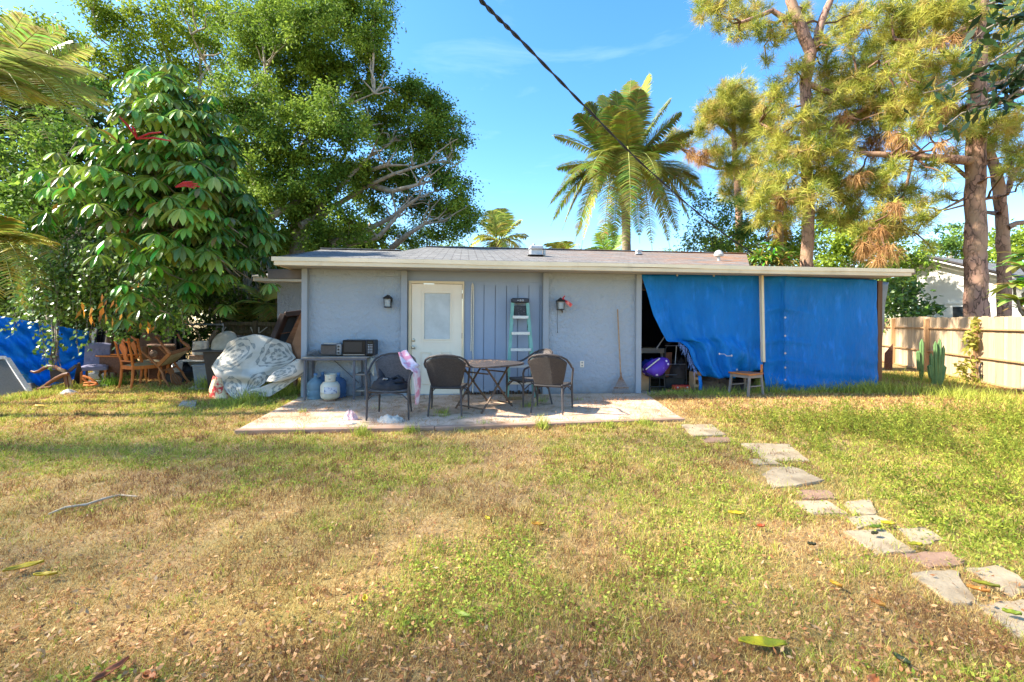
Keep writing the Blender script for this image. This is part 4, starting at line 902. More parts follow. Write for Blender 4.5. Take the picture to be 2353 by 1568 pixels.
# tufted grey chairs
M_tuft = mat('grey_violet_upholstery', L(136, 132, 156), L(120, 118, 142), 10, .85, .2, 150); M_oak = mat('orange_oak', L(214, 126, 54), L(190, 104, 42), 5, .45, .15, 30, stretch=(5, 5, 1))
def tufted(lab, x, y, rz):
    t = thing('tufted_chair', lab, 'chair', (x, y, gh(x, y)), rz, 'grey tufted dining chairs')
    def bk(u, v):
        a = u * 2 - 1; z = .44 + .52 * v - .03 * a * a * v; d = .03
        for bu in (-.6, -.2, .2, .6):
            for k, bv in enumerate((.3, .52, .74)): d -= .026 * math.exp(-(((a - bu - (.2 if k % 2 else 0)) / .09) ** 2 + ((v - bv) / .05) ** 2))
        if v > .94: d -= .03 * ((v - .94) / .06) ** 2
        return (a * (.235 - .01 * v), .19 + .10 * v - d, z)
    o = MB().grid(bk, 40, 40).build('backrest', M_tuft, t, sharp=None); solid(o, .07, 1)
    bt_ = MB()
    for bu in (-.6, -.2, .2, .6):
        for k, bv in enumerate((.3, .52, .74)):
            a = bu + (.2 if k % 2 else 0)
            if abs(a) < .75: bt_.lathe([(.012, -.004), (.010, .004), (.002, .007)], (0, 0, 0), 8, Matrix.Translation((a * .23, .19 + .1 * bv - .012, .44 + .52 * bv)) @ RX)
    bt_.build('buttons', mat('dark_button', L(58, 58, 72), None, rough=.7), t)
    def st(u, v):
        a = u * 2 - 1; return (a * .25, -.26 + .48 * v, .455 + .045 * (1 - a ** 4) * (1 - (2 * v - 1) ** 4))
    o = MB().grid(st, 14, 14).build('seat', M_tuft, t, sharp=None); MB().box((0, -.02, .41), (.498, .478, .10), .02).build('seat_base', M_tuft, t)
    for sx in (-1, 1): MB().bar((sx * .21, -.22, .38), (sx * .205, -.225, 0), .045).build('leg', M_oak, t); MB().bar((sx * .20, .2, .38), (sx * .20, .25, 0), .04).build('leg', mat('dark_oak', L(110, 76, 50), None, rough=.6), t)
    t.scale = (.88, .88, .85); return t
p = gnd(220, 886, .05); tufted('grey tufted chair in front of the left blue tarp', p.x, p.y, R(32))
tufted('grey tufted chair behind the carved wooden armchair', at(263, 860, 10.7).x, 10.7, R(20))
# carved wooden dining chairs
M_cush = mat('beige_cushion', L(178, 160, 122), L(158, 140, 104), 14, .9, .2, 80)
def carved(lab, loc, rot, m=M_oak):
    t = thing('carved_chair', lab, 'chair', loc, 0, 'carved wooden dining chairs'); t.rotation_mode = 'ZYX'; t.rotation_euler = rot
    for s in (-1, 1):
        MB().tube([(s * .21, .24, 0), (s * .20, .21, .22), (s * .195, .20, .45), (s * .20, .22, .58), (s * .235, .25, .70), (s * .225, .275, .82), (s * .245, .30, .97)], [.022, .026, .026, .022, .024, .022, .024], 8, flat=.8).build('leg', m, t)
        MB().tube([(s * .23, -.25, 0), (s * .245, -.27, .06), (s * .23, -.235, .22), (s * .25, -.26, .36), (s * .24, -.245, .44)], [.024, .018, .022, .034, .034], 8).build('leg', m, t)
    MB().tube([(-.25, .30, .96), (-.18, .305, .945), (-.09, .31, .985), (0, .312, 1.0), (.09, .31, .985), (.18, .305, .945), (.25, .30, .96)], [.018, .024, .026, .028, .026, .024, .018], 8).build('top_rail', m, t)
    MB().bar((-.2, .215, .55), (.2, .215, .55), .03, .03).build('lower_rail', m, t)
    sp_ = MB(); out = [(-.05, .0), (-.07, .06), (-.05, .12), (-.10, .2), (-.13, .28), (-.09, .33), (-.06, .42), (.06, .42), (.09, .33), (.13, .28), (.10, .2), (.05, .12), (.07, .06), (.05, .0)]
    Ms = Matrix.Translation((0, .225, .55)) @ Matrix.Rotation(R(78), 4, 'X'); sp_.prism(out, .018, Ms)
    o = sp_.build('splat', m, t)
    for a in (-.045, 0, .045): MB().tube([Ms @ Vector((a * .5, .12, .024)), Ms @ Vector((a * 1.6, .24, .026)), Ms @ Vector((a, .36, .024))], .006, 5).build('carving', M_rust, o)
    fr2 = MB(); fr2.bar((-.25, -.24, .42), (.25, -.24, .42), .03, .07); fr2.bar((-.24, -.24, .42), (-.2, .2, .42), .03, .07); fr2.bar((.24, -.24, .42), (.2, .2, .42), .03, .07); fr2.bar((-.2, .2, .42), (.2, .2, .42), .03, .07); fr2.build('seat_frame', m, t)
    def cu(u, v): a = u * 2 - 1; return (a * (.235 - .03 * v), -.23 + .41 * v, .45 + .045 * (1 - a ** 4) * (1 - (2 * v - 1) ** 4))
    MB().grid(cu, 10, 10).build('cushion', M_cush, t, sharp=None)
    return t
p = gnd(310, 893, .04); ca = carved('carved wooden chair seen from behind, standing beside the brown table', (p.x, p.y + .1, .05), (0, 0, R(180 - 24)))
cb_ = carved('carved chair tipped over with its back slanting to the ground', (at(358, 860, 9.35).x, 9.4, .97), (R(6), R(141), R(-84)), mat('brown_oak', L(168, 108, 62), L(142, 88, 48), 5, .45, .15, 30))
carved('carved chair crowded between upright carved chair and tipped chair', (at(338, 860, 9.9).x, 9.95, .06), (0, 0, R(150)))
# brown fretwork table
p = (at(271, 870, 9.75)); bt2 = thing('carved_table', 'brown fretwork cabinet table between the tufted chairs', 'table', (p.x, 9.75, .06), R(-8)); M_fret = mat('brown_fretwork', L(128, 84, 56), L(84, 54, 38), 40, .7, .3, 60)
MB().box((0, 0, .60), (.62, .44, .03), .008).build('tabletop', M_oak, bt2); MB().box((0, 0, .42), (.50, .36, .33), .006).build('cabinet', M_fret, bt2)
for sx in (-1, 1):
    for sy in (-1, 1): MB().tube([(sx * .22, sy * .15, .28), (sx * .25, sy * .17, .2), (sx * .21, sy * .14, .08), (sx * .25, sy * .17, 0)], [.03, .026, .016, .02], 8).build('leg', M_fret, bt2)
cp_ = thing('headboard', 'dark carved bed end with arched top behind the tipped chair', 'headboard', (at(360, 850, 10.2).x, 10.2, .05), R(5))
MB().box((0.12, 0, .42), (.56, .04, .84), .008).build('panel', M_fret, cp_); MB().box((.12, -.028, .80), (.60, .05, .05), .01).build('top_rail', M_rust, cp_)
MB().prism([(.30 * cos(a), .30 * sin(a)) for a in [PI * i / 14 for i in range(15)]], .03, Matrix.Translation((-.12, .04, .78)) @ Matrix.Rotation(R(90), 4, 'X')).build('arch', mat('cane_arch', L(120, 96, 76), L(90, 72, 58), 40, .8), cp_)
for q in (-.05, .28): MB().lathe([(.09, 0), (.08, .012), (.05, .014), (.03, .02)], (0, 0, 0), 12, Matrix.Translation((q, -.02, .62)) @ RX).build('rosette', M_rust, cp_)
# white urn
o = MB().lathe([(.12, 0), (.13, .05), (.09, .10), (.10, .16), (.19, .30), (.22, .36), (.21, .38), (.17, .36)], n=24).build('urn', mat('white_stone', L(214, 208, 196), L(190, 184, 170), 5, .8, .2, 40), None, loc=(at(231, 830, 10.4).x, 10.4, .22), sharp=60); tag(o, 'white planter urn between the two tufted chairs', 'urn')
ub = MB(); ub.box((0, 0, .075), (.5, .36, .15), .01); o = ub.build('block', mat('white_stone', (0, 0, 0)), None, loc=(at(231, 850, 10.4).x, 10.4, .06)); tag(o, 'pale block under the white planter urn', 'block')
# grey leaning table top
BR, BLq = gnd(72, 909), gnd(-70, 932); TR_, TL = at(16, 823, 8.85), at(-90, 823, 8.2)
lt2 = thing('table_panel', 'grey panel with white edge leaning on its side at the far left', 'panel', BR); q4 = [BLq - BR, Vector((0, 0, .02)), TR_ - BR, TL - BR]
nrm = (q4[1] - q4[0]).cross(q4[3] - q4[0]).normalized(); nrm = nrm if nrm.dot(EYE - BR) > 0 else -nrm
MB().slab([q - nrm * .03 for q in q4], nrm * .028).build('panel', mat('speckled_grey', L(140, 136, 130), L(122, 118, 112), 50, .7, .1, 60), lt2, sharp=20)
m_ = MB()
for a, b in ((0, 1), (1, 2), (2, 3)): m_.bar(q4[a] + nrm * .002, q4[b] + nrm * .002, .10, .03, .006, up=nrm)
m_.build('white_edging', mat('chipped_white_edge', L(220, 216, 210), L(190, 182, 172), 30, .6), lt2)
def board(c, t_, m, lab, nm='board', th=.02):
    P = [Vector(q) for q in c]; o = MB().slab(P, t_).build(nm, m, None, sharp=20); at_origin(o); return tag(o, lab, 'board')
board([Z1(130, 640, 9.2), gnd(96, 897), gnd(66, 897), Z1(110, 540, 9.2)], (0, .03, .01), M_black, 'black board behind the leaning grey panel')
board([Z1(165, 620, 8.95), Z1(215, 620, 8.95), gnd(76, 890), gnd(55, 890)], (0, .03, .01), mat('cream_board', L(200, 192, 168), None, rough=.8), 'cream board behind the leaning grey panel')
board([Z1(230, 705, 8.8), Z1(300, 705, 8.8), gnd(99, 905), gnd(72, 906)], (0, .03, .01), mat('dark_grey_board', L(78, 74, 74), L(60, 57, 57), 6, .8), 'dark grey board leaning low beside the grey panel')
board([Z1(712, 515, 9.0), Z1(722, 520, 9.0), gnd(191, 889), gnd(166, 892)], (.0, .04, .01), mat('weathered_plank', L(92, 80, 74), L(70, 62, 58), 8, .9, .3, 50, stretch=(5, 5, .7)), 'pointed weathered plank standing before the tufted chair')
board([Z1(690, 530, 9.2), Z1(700, 545, 9.2), Z1(640, 600, 9.2), Z1(605, 590, 9.2)], (0, .04, .01), mat('weathered_plank', (0, 0, 0)), 'short weathered plank slanting behind the overturned frame')
# overturned chair frame of curved wood
cw = thing('overturned_chair', 'overturned chair with curved brown arms lying before the blue tarp', 'chair', Vector((at(120, 890, 8.95).x, 8.95, .03))); M_brw = mat('polished_brown_wood', L(140, 92, 58), L(100, 64, 40), 8, .35, .15, 40)
def zt(pts, Y): return [Z1(a, b, Y) - cw.location for a, b in pts]
MB().tube(zt([(285, 590), (320, 600), (360, 590), (410, 560), (460, 548), (510, 552), (560, 580)], 8.85), [.016, .024, .028, .034, .04, .036, .03], 10).build('arm', M_brw, cw)
MB().tube(zt([(540, 566), (590, 590), (625, 630), (645, 680), (655, 745)], 8.85), [.034, .036, .034, .03, .026], 10).build('leg', mat('pale_worn_wood', L(176, 146, 112), L(140, 108, 76), 8, .5), cw)
MB().tube(zt([(355, 755), (400, 735), (450, 700), (520, 655), (580, 625), (630, 612)], 8.75), [.018, .026, .034, .036, .034, .028], 10).build('arm', M_brw, cw)
MB().tube(zt([(600, 620), (610, 680), (625, 755)], 8.8), [.034, .03, .024], 10).build('leg', M_brw, cw)
MB().slab(zt([(455, 580), (560, 572), (610, 690), (470, 690)], 8.95), (0, .1, 0)).build('seat', mat('black_seat', L(36, 32, 32), None, rough=.7), cw)
MB().tube(zt([(350, 752), (400, 742), (470, 735), (440, 760), (370, 770)], 8.7), .022, 8).build('rail', M_brw, cw)
# loose orange wood pieces
ow = thing('chair_back', 'broken orange chair back lying before the tufted chair', 'chair part', Vector((at(208, 885, 9.0).x, 9.0, .02)))
zt2 = lambda pts, Y: [Z1(a, b, Y) - ow.location for a, b in pts]
MB().tube(zt2([(765, 635), (820, 650), (880, 690), (895, 705), (850, 720), (770, 722)], 9.0), .024, 8).build('rail', M_oak, ow); MB().tube(zt2([(760, 650), (800, 690), (830, 715)], 9.0), .022, 8).build('rail', M_oak, ow); MB().tube(zt2([(770, 700), (830, 690), (890, 700)], 8.95), .014, 8).build('slat', M_oak, ow)
# white cone stone, slabs
p = gnd(157, 911); o = MB().lathe([(.20, 0), (.205, .012), (.15, .05), (.06, .115), (.01, .135)], n=20).build('stone_cap', mat('white_stone2', L(210, 204, 200), L(186, 178, 172), 8, .9, .3, 50), None, loc=(p.x, p.y, .0), sharp=60); tag(o, 'white cone shaped stone cap on the grass', 'stone')
M_frag = mat('pale_concrete', L(190, 182, 168), L(160, 152, 138), 6, .9, .4, 40)
def frag(pts, h, lab):
    P = [gnd(*q) for q in pts]; P = [Vector((p.x, p.y, gz_at(p.x, p.y) - .02)) for p in P]; o = MB().slab(P, (0, 0, h + .02)).build('concrete_slab', M_frag, None, sharp=20); at_origin(o); tag(o, lab, 'slab', kind='thing')
frag([(197, 897), (205, 886), (246, 886), (248, 896)], .05, 'pale concrete slab under the tufted chair')
frag([(411, 940), (420, 931), (452, 930), (449, 941)], .03, 'small pale concrete piece in the lawn left of the rug')
frag([(432, 902), (455, 894), (487, 893), (470, 902)], .03, 'flat concrete piece before the grey bin')
# black box, clear bucket, bags, tyre
p = gnd(404, 881, .04); bb = thing('storage_box', 'square black storage box left of the tyre', 'box', (p.x, p.y + .15, .03), R(-30)); MB().box((0, 0, .14), (.30, .30, .28), .014).build('body', M_bk, bb); MB().box((0, 0, .285), (.315, .315, .02), .006).build('lid', M_black, bb)
p = (at(408, 850, 9.9)); o = MB().lathe([(.08, 0), (.10, .2), (.103, .2), (.095, .19), (.077, .01)], n=20).build('clear_bucket', mat('cloudy_plastic', L(206, 204, 200), None, rough=.3, trans=.5, ior=1.1), None, loc=(p.x, 9.9, .3), sharp=60); tag(o, 'cloudy clear bucket behind the black storage box', 'bucket')
o = MB().box((0, 0, .11), (.4, .3, .26), .02).build('crate', M_black, None, loc=(p.x, 9.95, .04)); tag(o, 'dark crate under the clear bucket', 'crate')
for px, Y, r, h, sd in ((430, 10.3, .34, .30, 41), (455, 10.5, .26, .36, 42), (415, 10.7, .3, .40, 43)):
    o = heap(lambda a: r, h, 40, 14, sd, .5).build('rubbish_bag', M_plastic, None, loc=(at(px, 850, Y).x, Y, .15 if sd == 41 else .05), sharp=None); tag(o, {41: 'black rubbish bag lying above the tyre', 42: 'black rubbish bag below the aluminium pot', 43: 'black rubbish bag farthest back by the chain link fence'}[sd], 'rubbish bag', 'black rubbish bags by the fence')
p = gnd(437, 870, .04); ty = thing('tyre', 'old wheelbarrow tyre lying on leaves beside the black box', 'tyre', (p.x, p.y + .25, .06)); m_ = MB()
m_.tube([(.26 * cos(a), .26 * sin(a) , .04) for a in [2 * PI * i / 28 for i in range(29)]], .055, 10, caps=False); m_.build('tread', M_black, ty); MB().lathe([(.20, .03), (.19, .05), (.08, .05), (.05, .07)], n=20).build('hub', mat('yellow_rim', L(196, 180, 60), L(150, 140, 60), 8, .6), ty)
# pot on a stool and slanted boards
p = at(461, 815, 10.3); po = thing('stock_pot', 'tall aluminium stock pot standing on a wooden box', 'pot', (p.x, 10.3, p.z)); MB().lathe([(.152, 0), (.155, .01), (.155, .29), (.162, .295), (.162, .30), (.15, .30), (.148, .02), (.01, .015)], n=32).build('body', M_alu, po, sharp=40)
for s in (-1, 1): MB().tube([(.05 * s + .02, -.155, .23), (.05 * s + .02, -.17, .2), (.05 * s - .02, -.17, .2), (.05 * s - .02, -.155, .23)], .005, 6).build('handle', M_vent, po)
o = MB().box((0, 0, -.05), (.32, .3, .10), .008).build('wooden_box', M_rust, None, loc=(p.x, 10.3, p.z - .004)); at_origin(o); tag(o, 'brown wooden box holding the aluminium pot', 'box')
sb = thing('block_stack', 'stack of pale boards under the pot box', 'boards', (p.x + .02, 10.3, .03)); hh_ = p.z - .11 - .03
MB().box((0, 0, hh_ / 2 - .02), (.38, .36, hh_ - .04), .01).build('base', mat('grey_block', L(130, 124, 116), None, rough=.9), sb); MB().box((-.06, -.05, hh_ - .02), (.56, .42, .03), .004).build('top_board', M_pale, sb)
# grey bin
p = at(476, 870, 9.5); gb = thing('plastic_bin', 'grey plastic bin with lid in the grass behind the rug', 'bin', (p.x, 9.5, .04)); M_gp = mat('grey_plastic', L(136, 140, 142), L(120, 124, 126), 6, .6)
def tap(mb, w0, d0, w1, d1, z0, z1):
    mb.add([(-w0, -d0, z0), (w0, -d0, z0), (w0, d0, z0), (-w0, d0, z0), (-w1, -d1, z1), (w1, -d1, z1), (w1, d1, z1), (-w1, d1, z1)], [(3, 2, 1, 0), (4, 5, 6, 7), (0, 1, 5, 4), (1, 2, 6, 5), (2, 3, 7, 6), (3, 0, 4, 7)]); return mb
tap(MB(), .15, .14, .19, .17, 0, .44).build('body', M_gp, gb); MB().box((0, 0, .455), (.41, .37, .035), .01).build('lid', M_gp, gb); MB().box((0, -.185, .40), (.3, .02, .03), .004).build('rib', M_gp, gb)
# black bin with flat top
p = at(512, 850, 8.95); kb_ = thing('barbecue_cart', 'black barbecue cart with flat side shelf behind the rug', 'barbecue', (p.x, 9.0, .04))
tap(MB(), .17, .2, .25, .26, 0, .78).build('body', M_black, kb_); MB().box((-.08, -.05, .80), (.66, .6, .035), .01).build('side_shelf', M_bk, kb_)
MB().lathe([(.27, 0), (.262, .03), (.2, .10), (.08, .14), (.01, .145)], (0, 0, 0), 32, Matrix.Translation((.0, .0, .93)) @ Matrix.Rotation(R(-20), 4, 'Y') @ Matrix.Rotation(R(62), 4, 'X')).build('round_lid', mat('grey_enamel_lid', L(176, 166, 148), L(150, 142, 126), 7, .5, .1, 40), kb_)
MB().tube([(.05, -.1, .82), (.08, -.14, .92), (.16, -.14, .93), (.22, -.1, .86)], .014, 8).build('handle', M_vent, kb_); MB().box((.26, .05, 1.06), (.34, .04, .06), .006, rot=(0, .06, 0)).build('rail', M_bk, kb_)
# upturned brown wicker frame and boards leaning on the house corner
M_bw = weave('dark_brown_wicker', L(92, 58, 46), L(70, 44, 36), 14, 60); M_ply = mat('brown_plywood', L(136, 90, 58), L(112, 72, 46), 4, .7, .2, 30, stretch=(1, 1, 5))
A_, B_, C_, D2_ = at(620, 800, 9.1), at(654, 724, 9.3), at(697, 719, 9.5), at(672, 800, 9.3)
wf_ = thing('wicker_sofa', 'dark wicker furniture frame standing on edge by the house corner', 'furniture', Vector((A_.x + .2, 9.2, .03))); o_ = wf_.location
lo_ = Vector((-.22, -.15, -.75)); 
m_ = MB()
for a, b in ((A_ + lo_, B_), (B_, C_), (D2_ + lo_, C_)): m_.bar(a - o_, b - o_, .11, .20, .012, up=(0, 1, 0))
mo = m_.build('outer_frame', M_bw, wf_); MB().slab([A_ + lo_ - o_ + Vector((0, .12, 0)), B_ - o_ + Vector((0, .12, 0)), C_ - o_ + Vector((0, .12, 0)), D2_ + lo_ - o_ + Vector((0, .12, 0))], (0, .02, 0)).build('dark_base', M_black, wf_)
for f in (.38, .62): MB().bar((A_ + lo_).lerp(B_, f + .1) - o_, (D2_ + lo_).lerp(C_, f + .12) - o_, .03, .02).build('slat', M_fret, wf_)
board([at(657, 786, 8.9), at(695, 712, 8.75), at(698, 712, 8.75), at(674, 790, 8.9), gnd(664, 905)], (0.0, .03, 0), M_ply, 'tan plywood sheet leaning edge on at the house corner')
board([at(668, 800, 8.5), at(697, 714, 8.45), at(698.5, 808, 8.4), at(686, 826, 8.4), gnd(676, 912)], (.02, .03, 0), mat('hardboard', L(142, 106, 80), L(120, 88, 64), 5, .8, .2, 40), 'brown hardboard sheet leaning against the corner post')
# rug thrown over a heap, with medallions
def rugmat():
    m = bpy.data.materials.new('medallion_rug'); m.use_nodes = True; nt = m.node_tree; N = nt.nodes; K = nt.links; b = N['Principled BSDF']
    tc = N.new('ShaderNodeTexCoord')
    def math_(op, a, b2=None):
        n = N.new('ShaderNodeMath'); n.operation = op
        for i, v in enumerate((a, b2)):
            if v is None: continue
            if isinstance(v, (int, float)): n.inputs[i].default_value = v
            else: K.new(v, n.inputs[i])
        return n.outputs[0]
    sx = N.new('ShaderNodeSeparateXYZ'); K.new(tc.outputs['UV'], sx.inputs[0])
    def wob(o, k):   # slightly uneven print
        n = N.new('ShaderNodeTexNoise'); n.inputs['Scale'].default_value = 5 + k; K.new(tc.outputs['UV'], n.inputs[0]); return math_('ADD', o, math_('MULTIPLY', math_('SUBTRACT', n.outputs['Fac'], .5), .06))
    X = math_('ADD', math_('MULTIPLY', wob(sx.outputs[0], 0), 1.75), .12); Y = math_('ADD', math_('MULTIPLY', wob(sx.outputs[1], 1), 1.75), math_('MULTIPLY', sx.outputs[0], .15))
    fx = math_('SUBTRACT', math_('FRACT', X), .5); fy = math_('SUBTRACT', math_('FRACT', Y), .5)
    cell = math_('ADD', math_('FLOOR', X), math_('MULTIPLY', math_('FLOOR', Y), 2.0))
    r = math_('SQRT', math_('ADD', math_('MULTIPLY', fx, fx), math_('MULTIPLY', fy, fy))); th = math_('ARCTAN2', fy, fx)
    def rings(f, ph, k, fr): return math_('ADD', math_('SINE', math_('MULTIPLY', th, k)), math_('MULTIPLY', math_('SINE', math_('ADD', math_('MULTIPLY', r, fr), ph)), 1.3))
    pat = math_('ADD', math_('MULTIPLY', math_('SINE', math_('MULTIPLY', th, 8.0)), .9), math_('MULTIPLY', math_('SINE', math_('ADD', math_('MULTIPLY', r, 48.0), cell)), 1.2))
    dark = math_('GREATER_THAN', pat, .25)
    n = N.new('ShaderNodeTexNoise'); n.inputs['Scale'].default_value = 30; K.new(tc.outputs['UV'], n.inputs[0])
    edge = math_('ADD', .44, math_('MULTIPLY', math_('SINE', math_('MULTIPLY', th, 10.0)), .03))
    inside = math_('LESS_THAN', r, edge); worn = math_('MULTIPLY', math_('MULTIPLY', dark, inside), math_('ADD', .05, math_('MULTIPLY', n.outputs['Fac'], 1.0)))
    mx = N.new('ShaderNodeMix'); mx.data_type = 'RGBA'; K.new(worn, mx.inputs['Factor']); mx.inputs['A'].default_value = (*L(206, 200, 188), 1)
    cm = N.new('ShaderNodeMix'); cm.data_type = 'RGBA'; K.new(math_('FRACT', math_('MULTIPLY', cell, .5)), cm.inputs['Factor']); cm.inputs['A'].default_value = (*L(74, 96, 108), 1); cm.inputs['B'].default_value = (*L(66, 74, 74), 1)
    K.new(cm.outputs['Result'], mx.inputs['B'])
    ds = N.new('ShaderNodeTexNoise'); ds.inputs['Scale'].default_value = 3; ds.inputs['Detail'].default_value = 6; K.new(tc.outputs['UV'], ds.inputs[0])
    rr = N.new('ShaderNodeValToRGB'); rr.color_ramp.elements[0].position = .35; rr.color_ramp.elements[1].position = .65; rr.color_ramp.elements[0].color = (.72, .66, .58, 1); K.new(ds.outputs['Fac'], rr.inputs['Fac'])
    mm = N.new('ShaderNodeMix'); mm.data_type = 'RGBA'; mm.blend_type = 'MULTIPLY'; mm.inputs['Factor'].default_value = 1; K.new(mx.outputs['Result'], mm.inputs['A']); K.new(rr.outputs['Color'], mm.inputs['B'])
    K.new(mm.outputs['Result'], b.inputs['Base Color']); b.inputs['Roughness'].default_value = .9; b.inputs['Specular IOR Level'].default_value = .2
    bp = N.new('ShaderNodeBump'); bp.inputs['Strength'].default_value = .3; bp.inputs['Distance'].default_value = .004; n3 = N.new('ShaderNodeTexNoise'); n3.inputs['Scale'].default_value = 160; K.new(tc.outputs['UV'], n3.inputs[0]); K.new(n3.outputs['Fac'], bp.inputs['Height']); K.new(bp.outputs['Normal'], b.inputs['Normal'])
    return m
M_rug = rugmat()
def Z5(zx, zy): return (470.6 + .12505 * zx, 745.1 + .12505 * zy)
Lc = [Z5(*q) for q in ((420, 340), (380, 430), (330, 520), (210, 650), (120, 790), (180, 920), (250, 1040), (320, 1150), (400, 1250), (560, 1400))]
Rc = [Z5(*q) for q in ((1580, 370), (1620, 540), (1680, 620), (1560, 720), (1400, 800), (1250, 890), (1140, 1020), (1100, 1090), (960, 1180), (840, 1260))]
Tc = [Z5(*q) for q in ((420, 340), (600, 250), (760, 220), (900, 185), (1050, 200), (1300, 270), (1500, 340), (1580, 370))]
def rug(u, v):
    l = poly_at(Lc, v); r = poly_at(Rc, v); x = l[0] + (r[0] - l[0]) * u; y = l[1] + (r[1] - l[1]) * u
    tp = poly_at(Tc, u); y += (tp[1] - (Lc[0][1] + (Rc[0][1] - Lc[0][1]) * u)) * (1 - v) ** 2; x += (tp[0] - (Lc[0][0] + (Rc[0][0] - Lc[0][0]) * u)) * (1 - v) ** 2
    d = .12 * sin(PI * u) * sin(PI * v) + .10 * math.exp(-((v - .55 - .15 * u) / .07) ** 2) * sin(PI * min(1, u * 1.3)) - .06 * math.exp(-((v - .68 - .15 * u) / .05) ** 2) * sin(PI * u) + .04 * (float(fbm(u * 4, v * 4, 1, 51)) - .5)
    Y = 8.45 - .50 * v - d
    p = at(x, y, Y); p.z = max(p.z, .06); return p
rg = thing('area_rug', 'pale rug with blue grey medallions thrown over a heap', 'rug', (-5.1, 8.0, .05))
def shift(mb, o): mb.V = [tuple(Vector(v) - o.location) for v in mb.V]; return mb
o = shift(MB().grid(rug, 48, 48), rg).build('main_fold', M_rug, rg, sharp=None); solid(o, .014, -1)
Fl = [Z5(*q) for q in ((1690, 640), (1560, 720), (1400, 800), (1250, 890), (1140, 1020), (1120, 1060))]
Fr = [Z5(*q) for q in ((1800, 640), (1815, 680), (1838, 760), (1842, 860), (1700, 960), (1400, 1060))]
def fold1(u, v):
    l = poly_at(Fl, v); r = poly_at(Fr, v); x = l[0] + (r[0] - l[0]) * u; y = l[1] + (r[1] - l[1]) * u
    return at(x, y, 7.93 + .10 * (u - .5) ** 2 - .16 * v - .05 * sin(PI * u))
o = shift(MB().grid(fold1, 20, 26), rg).build('turned_fold', M_rug, rg, sharp=None); solid(o, .014, -1); uvl = o.data.uv_layers[0].data
for d_ in uvl: d_.uv = (d_.uv[0] * .45 + .1, d_.uv[1] * .6 + .45)
Gl = [Z5(*q) for q in ((1830, 900), (1600, 1000), (1300, 1060), (1000, 1170), (860, 1200), (560, 1440))]
Gr = [Z5(*q) for q in ((1815, 920), (1690, 1010), (1480, 1160), (1190, 1340), (1000, 1330), (580, 1450))]
def fold2(u, v):
    l = poly_at(Gl, v); r = poly_at(Gr, v); x = l[0] + (r[0] - l[0]) * u; y = l[1] + (r[1] - l[1]) * u
    p = at(x, y, 7.98 - .10 * v - .02 * u); p.z = max(p.z, .05); return p
o = shift(MB().grid(fold2, 12, 30), rg).build('lower_fold', M_rug, rg, sharp=None); solid(o, .014, -1)
for d_ in o.data.uv_layers[0].data: d_.uv = (d_.uv[1] * .9 + .02, d_.uv[0] * .35 + .55)
# red flowered cloth
M_redf = mat('red_floral_cloth', L(206, 62, 58), L(238, 206, 160), 7, .8, .2, 60, lo=.44, hi=.52)
fc = [Z5(*q) for q in ((200, 960), (120, 1210), (130, 1300), (150, 1390))]; gc = [Z5(*q) for q in ((300, 1020), (360, 1150), (430, 1320), (440, 1385))]
def rf_(u, v):
    l = poly_at(fc, v); r = poly_at(gc, v); p = at(l[0] + (r[0] - l[0]) * u, l[1] + (r[1] - l[1]) * u, 8.22 - .12 * sin(PI * u) - .10 * v + .05 * (float(fbm(u * 3, v * 3, 1, 61)) - .5)); p.z = max(p.z, .03); return p
o = MB().grid(rf_, 16, 24).build('floral_cloth', M_redf, None, sharp=None); solid(o, .04, -1); at_origin(o); tag(o, 'red and cream floral cushion bulging from under the rug', 'cushion')

# ---------------------------------------------------------------- right-hand wooden fence
M_fence = mat('pine_fence_boards', L(206, 178, 144), L(178, 148, 116), 4, .85, .25, 40, attr=True, c3=L(158, 132, 108), sc3=2.0, t3=(.55, .75), stretch=(6, 6, .8))
M_fpost = mat('pine_fence_posts', L(190, 150, 108), L(166, 126, 86), 4, .85, .25, 40, stretch=(5, 5, .6))
FP = [Vector((15.64, 22.05)), Vector((14.73, 19.8)), Vector((13.81, 17.55)), Vector((12.9, 15.3)), Vector((11.98, 13.05)), Vector((11.07, 10.8)), Vector((10.15, 8.55)), Vector((9.24, 6.3)), Vector((8.33, 4.05)), Vector((7.9, 3.0))]
fdir = (FP[5] - FP[3]).normalized(); fn = Vector((fdir.y, -fdir.x)); fn = fn if fn.x < 0 else -fn
wfn = thing('wooden_fence', 'weathered dog ear picket fence along the right side of the yard', 'fence', FP[5].to_3d()); O3 = FP[5].to_3d()
HF = 1.60
for i, p in enumerate(FP[1:-1]):
    q = p.to_3d() - O3 + Vector((fn.x, fn.y, 0)) * .075; zb = gz_at(p.x, p.y) - .05
    MB().box((0, 0, 0), (.10, .10, HF - .02), .006, M=Matrix.Translation(q + Vector((0, 0, (HF - .02) / 2 + zb))) @ Matrix.Rotation(math.atan2(fdir.y, fdir.x), 4, 'Z')).build('post', M_fpost, wfn)
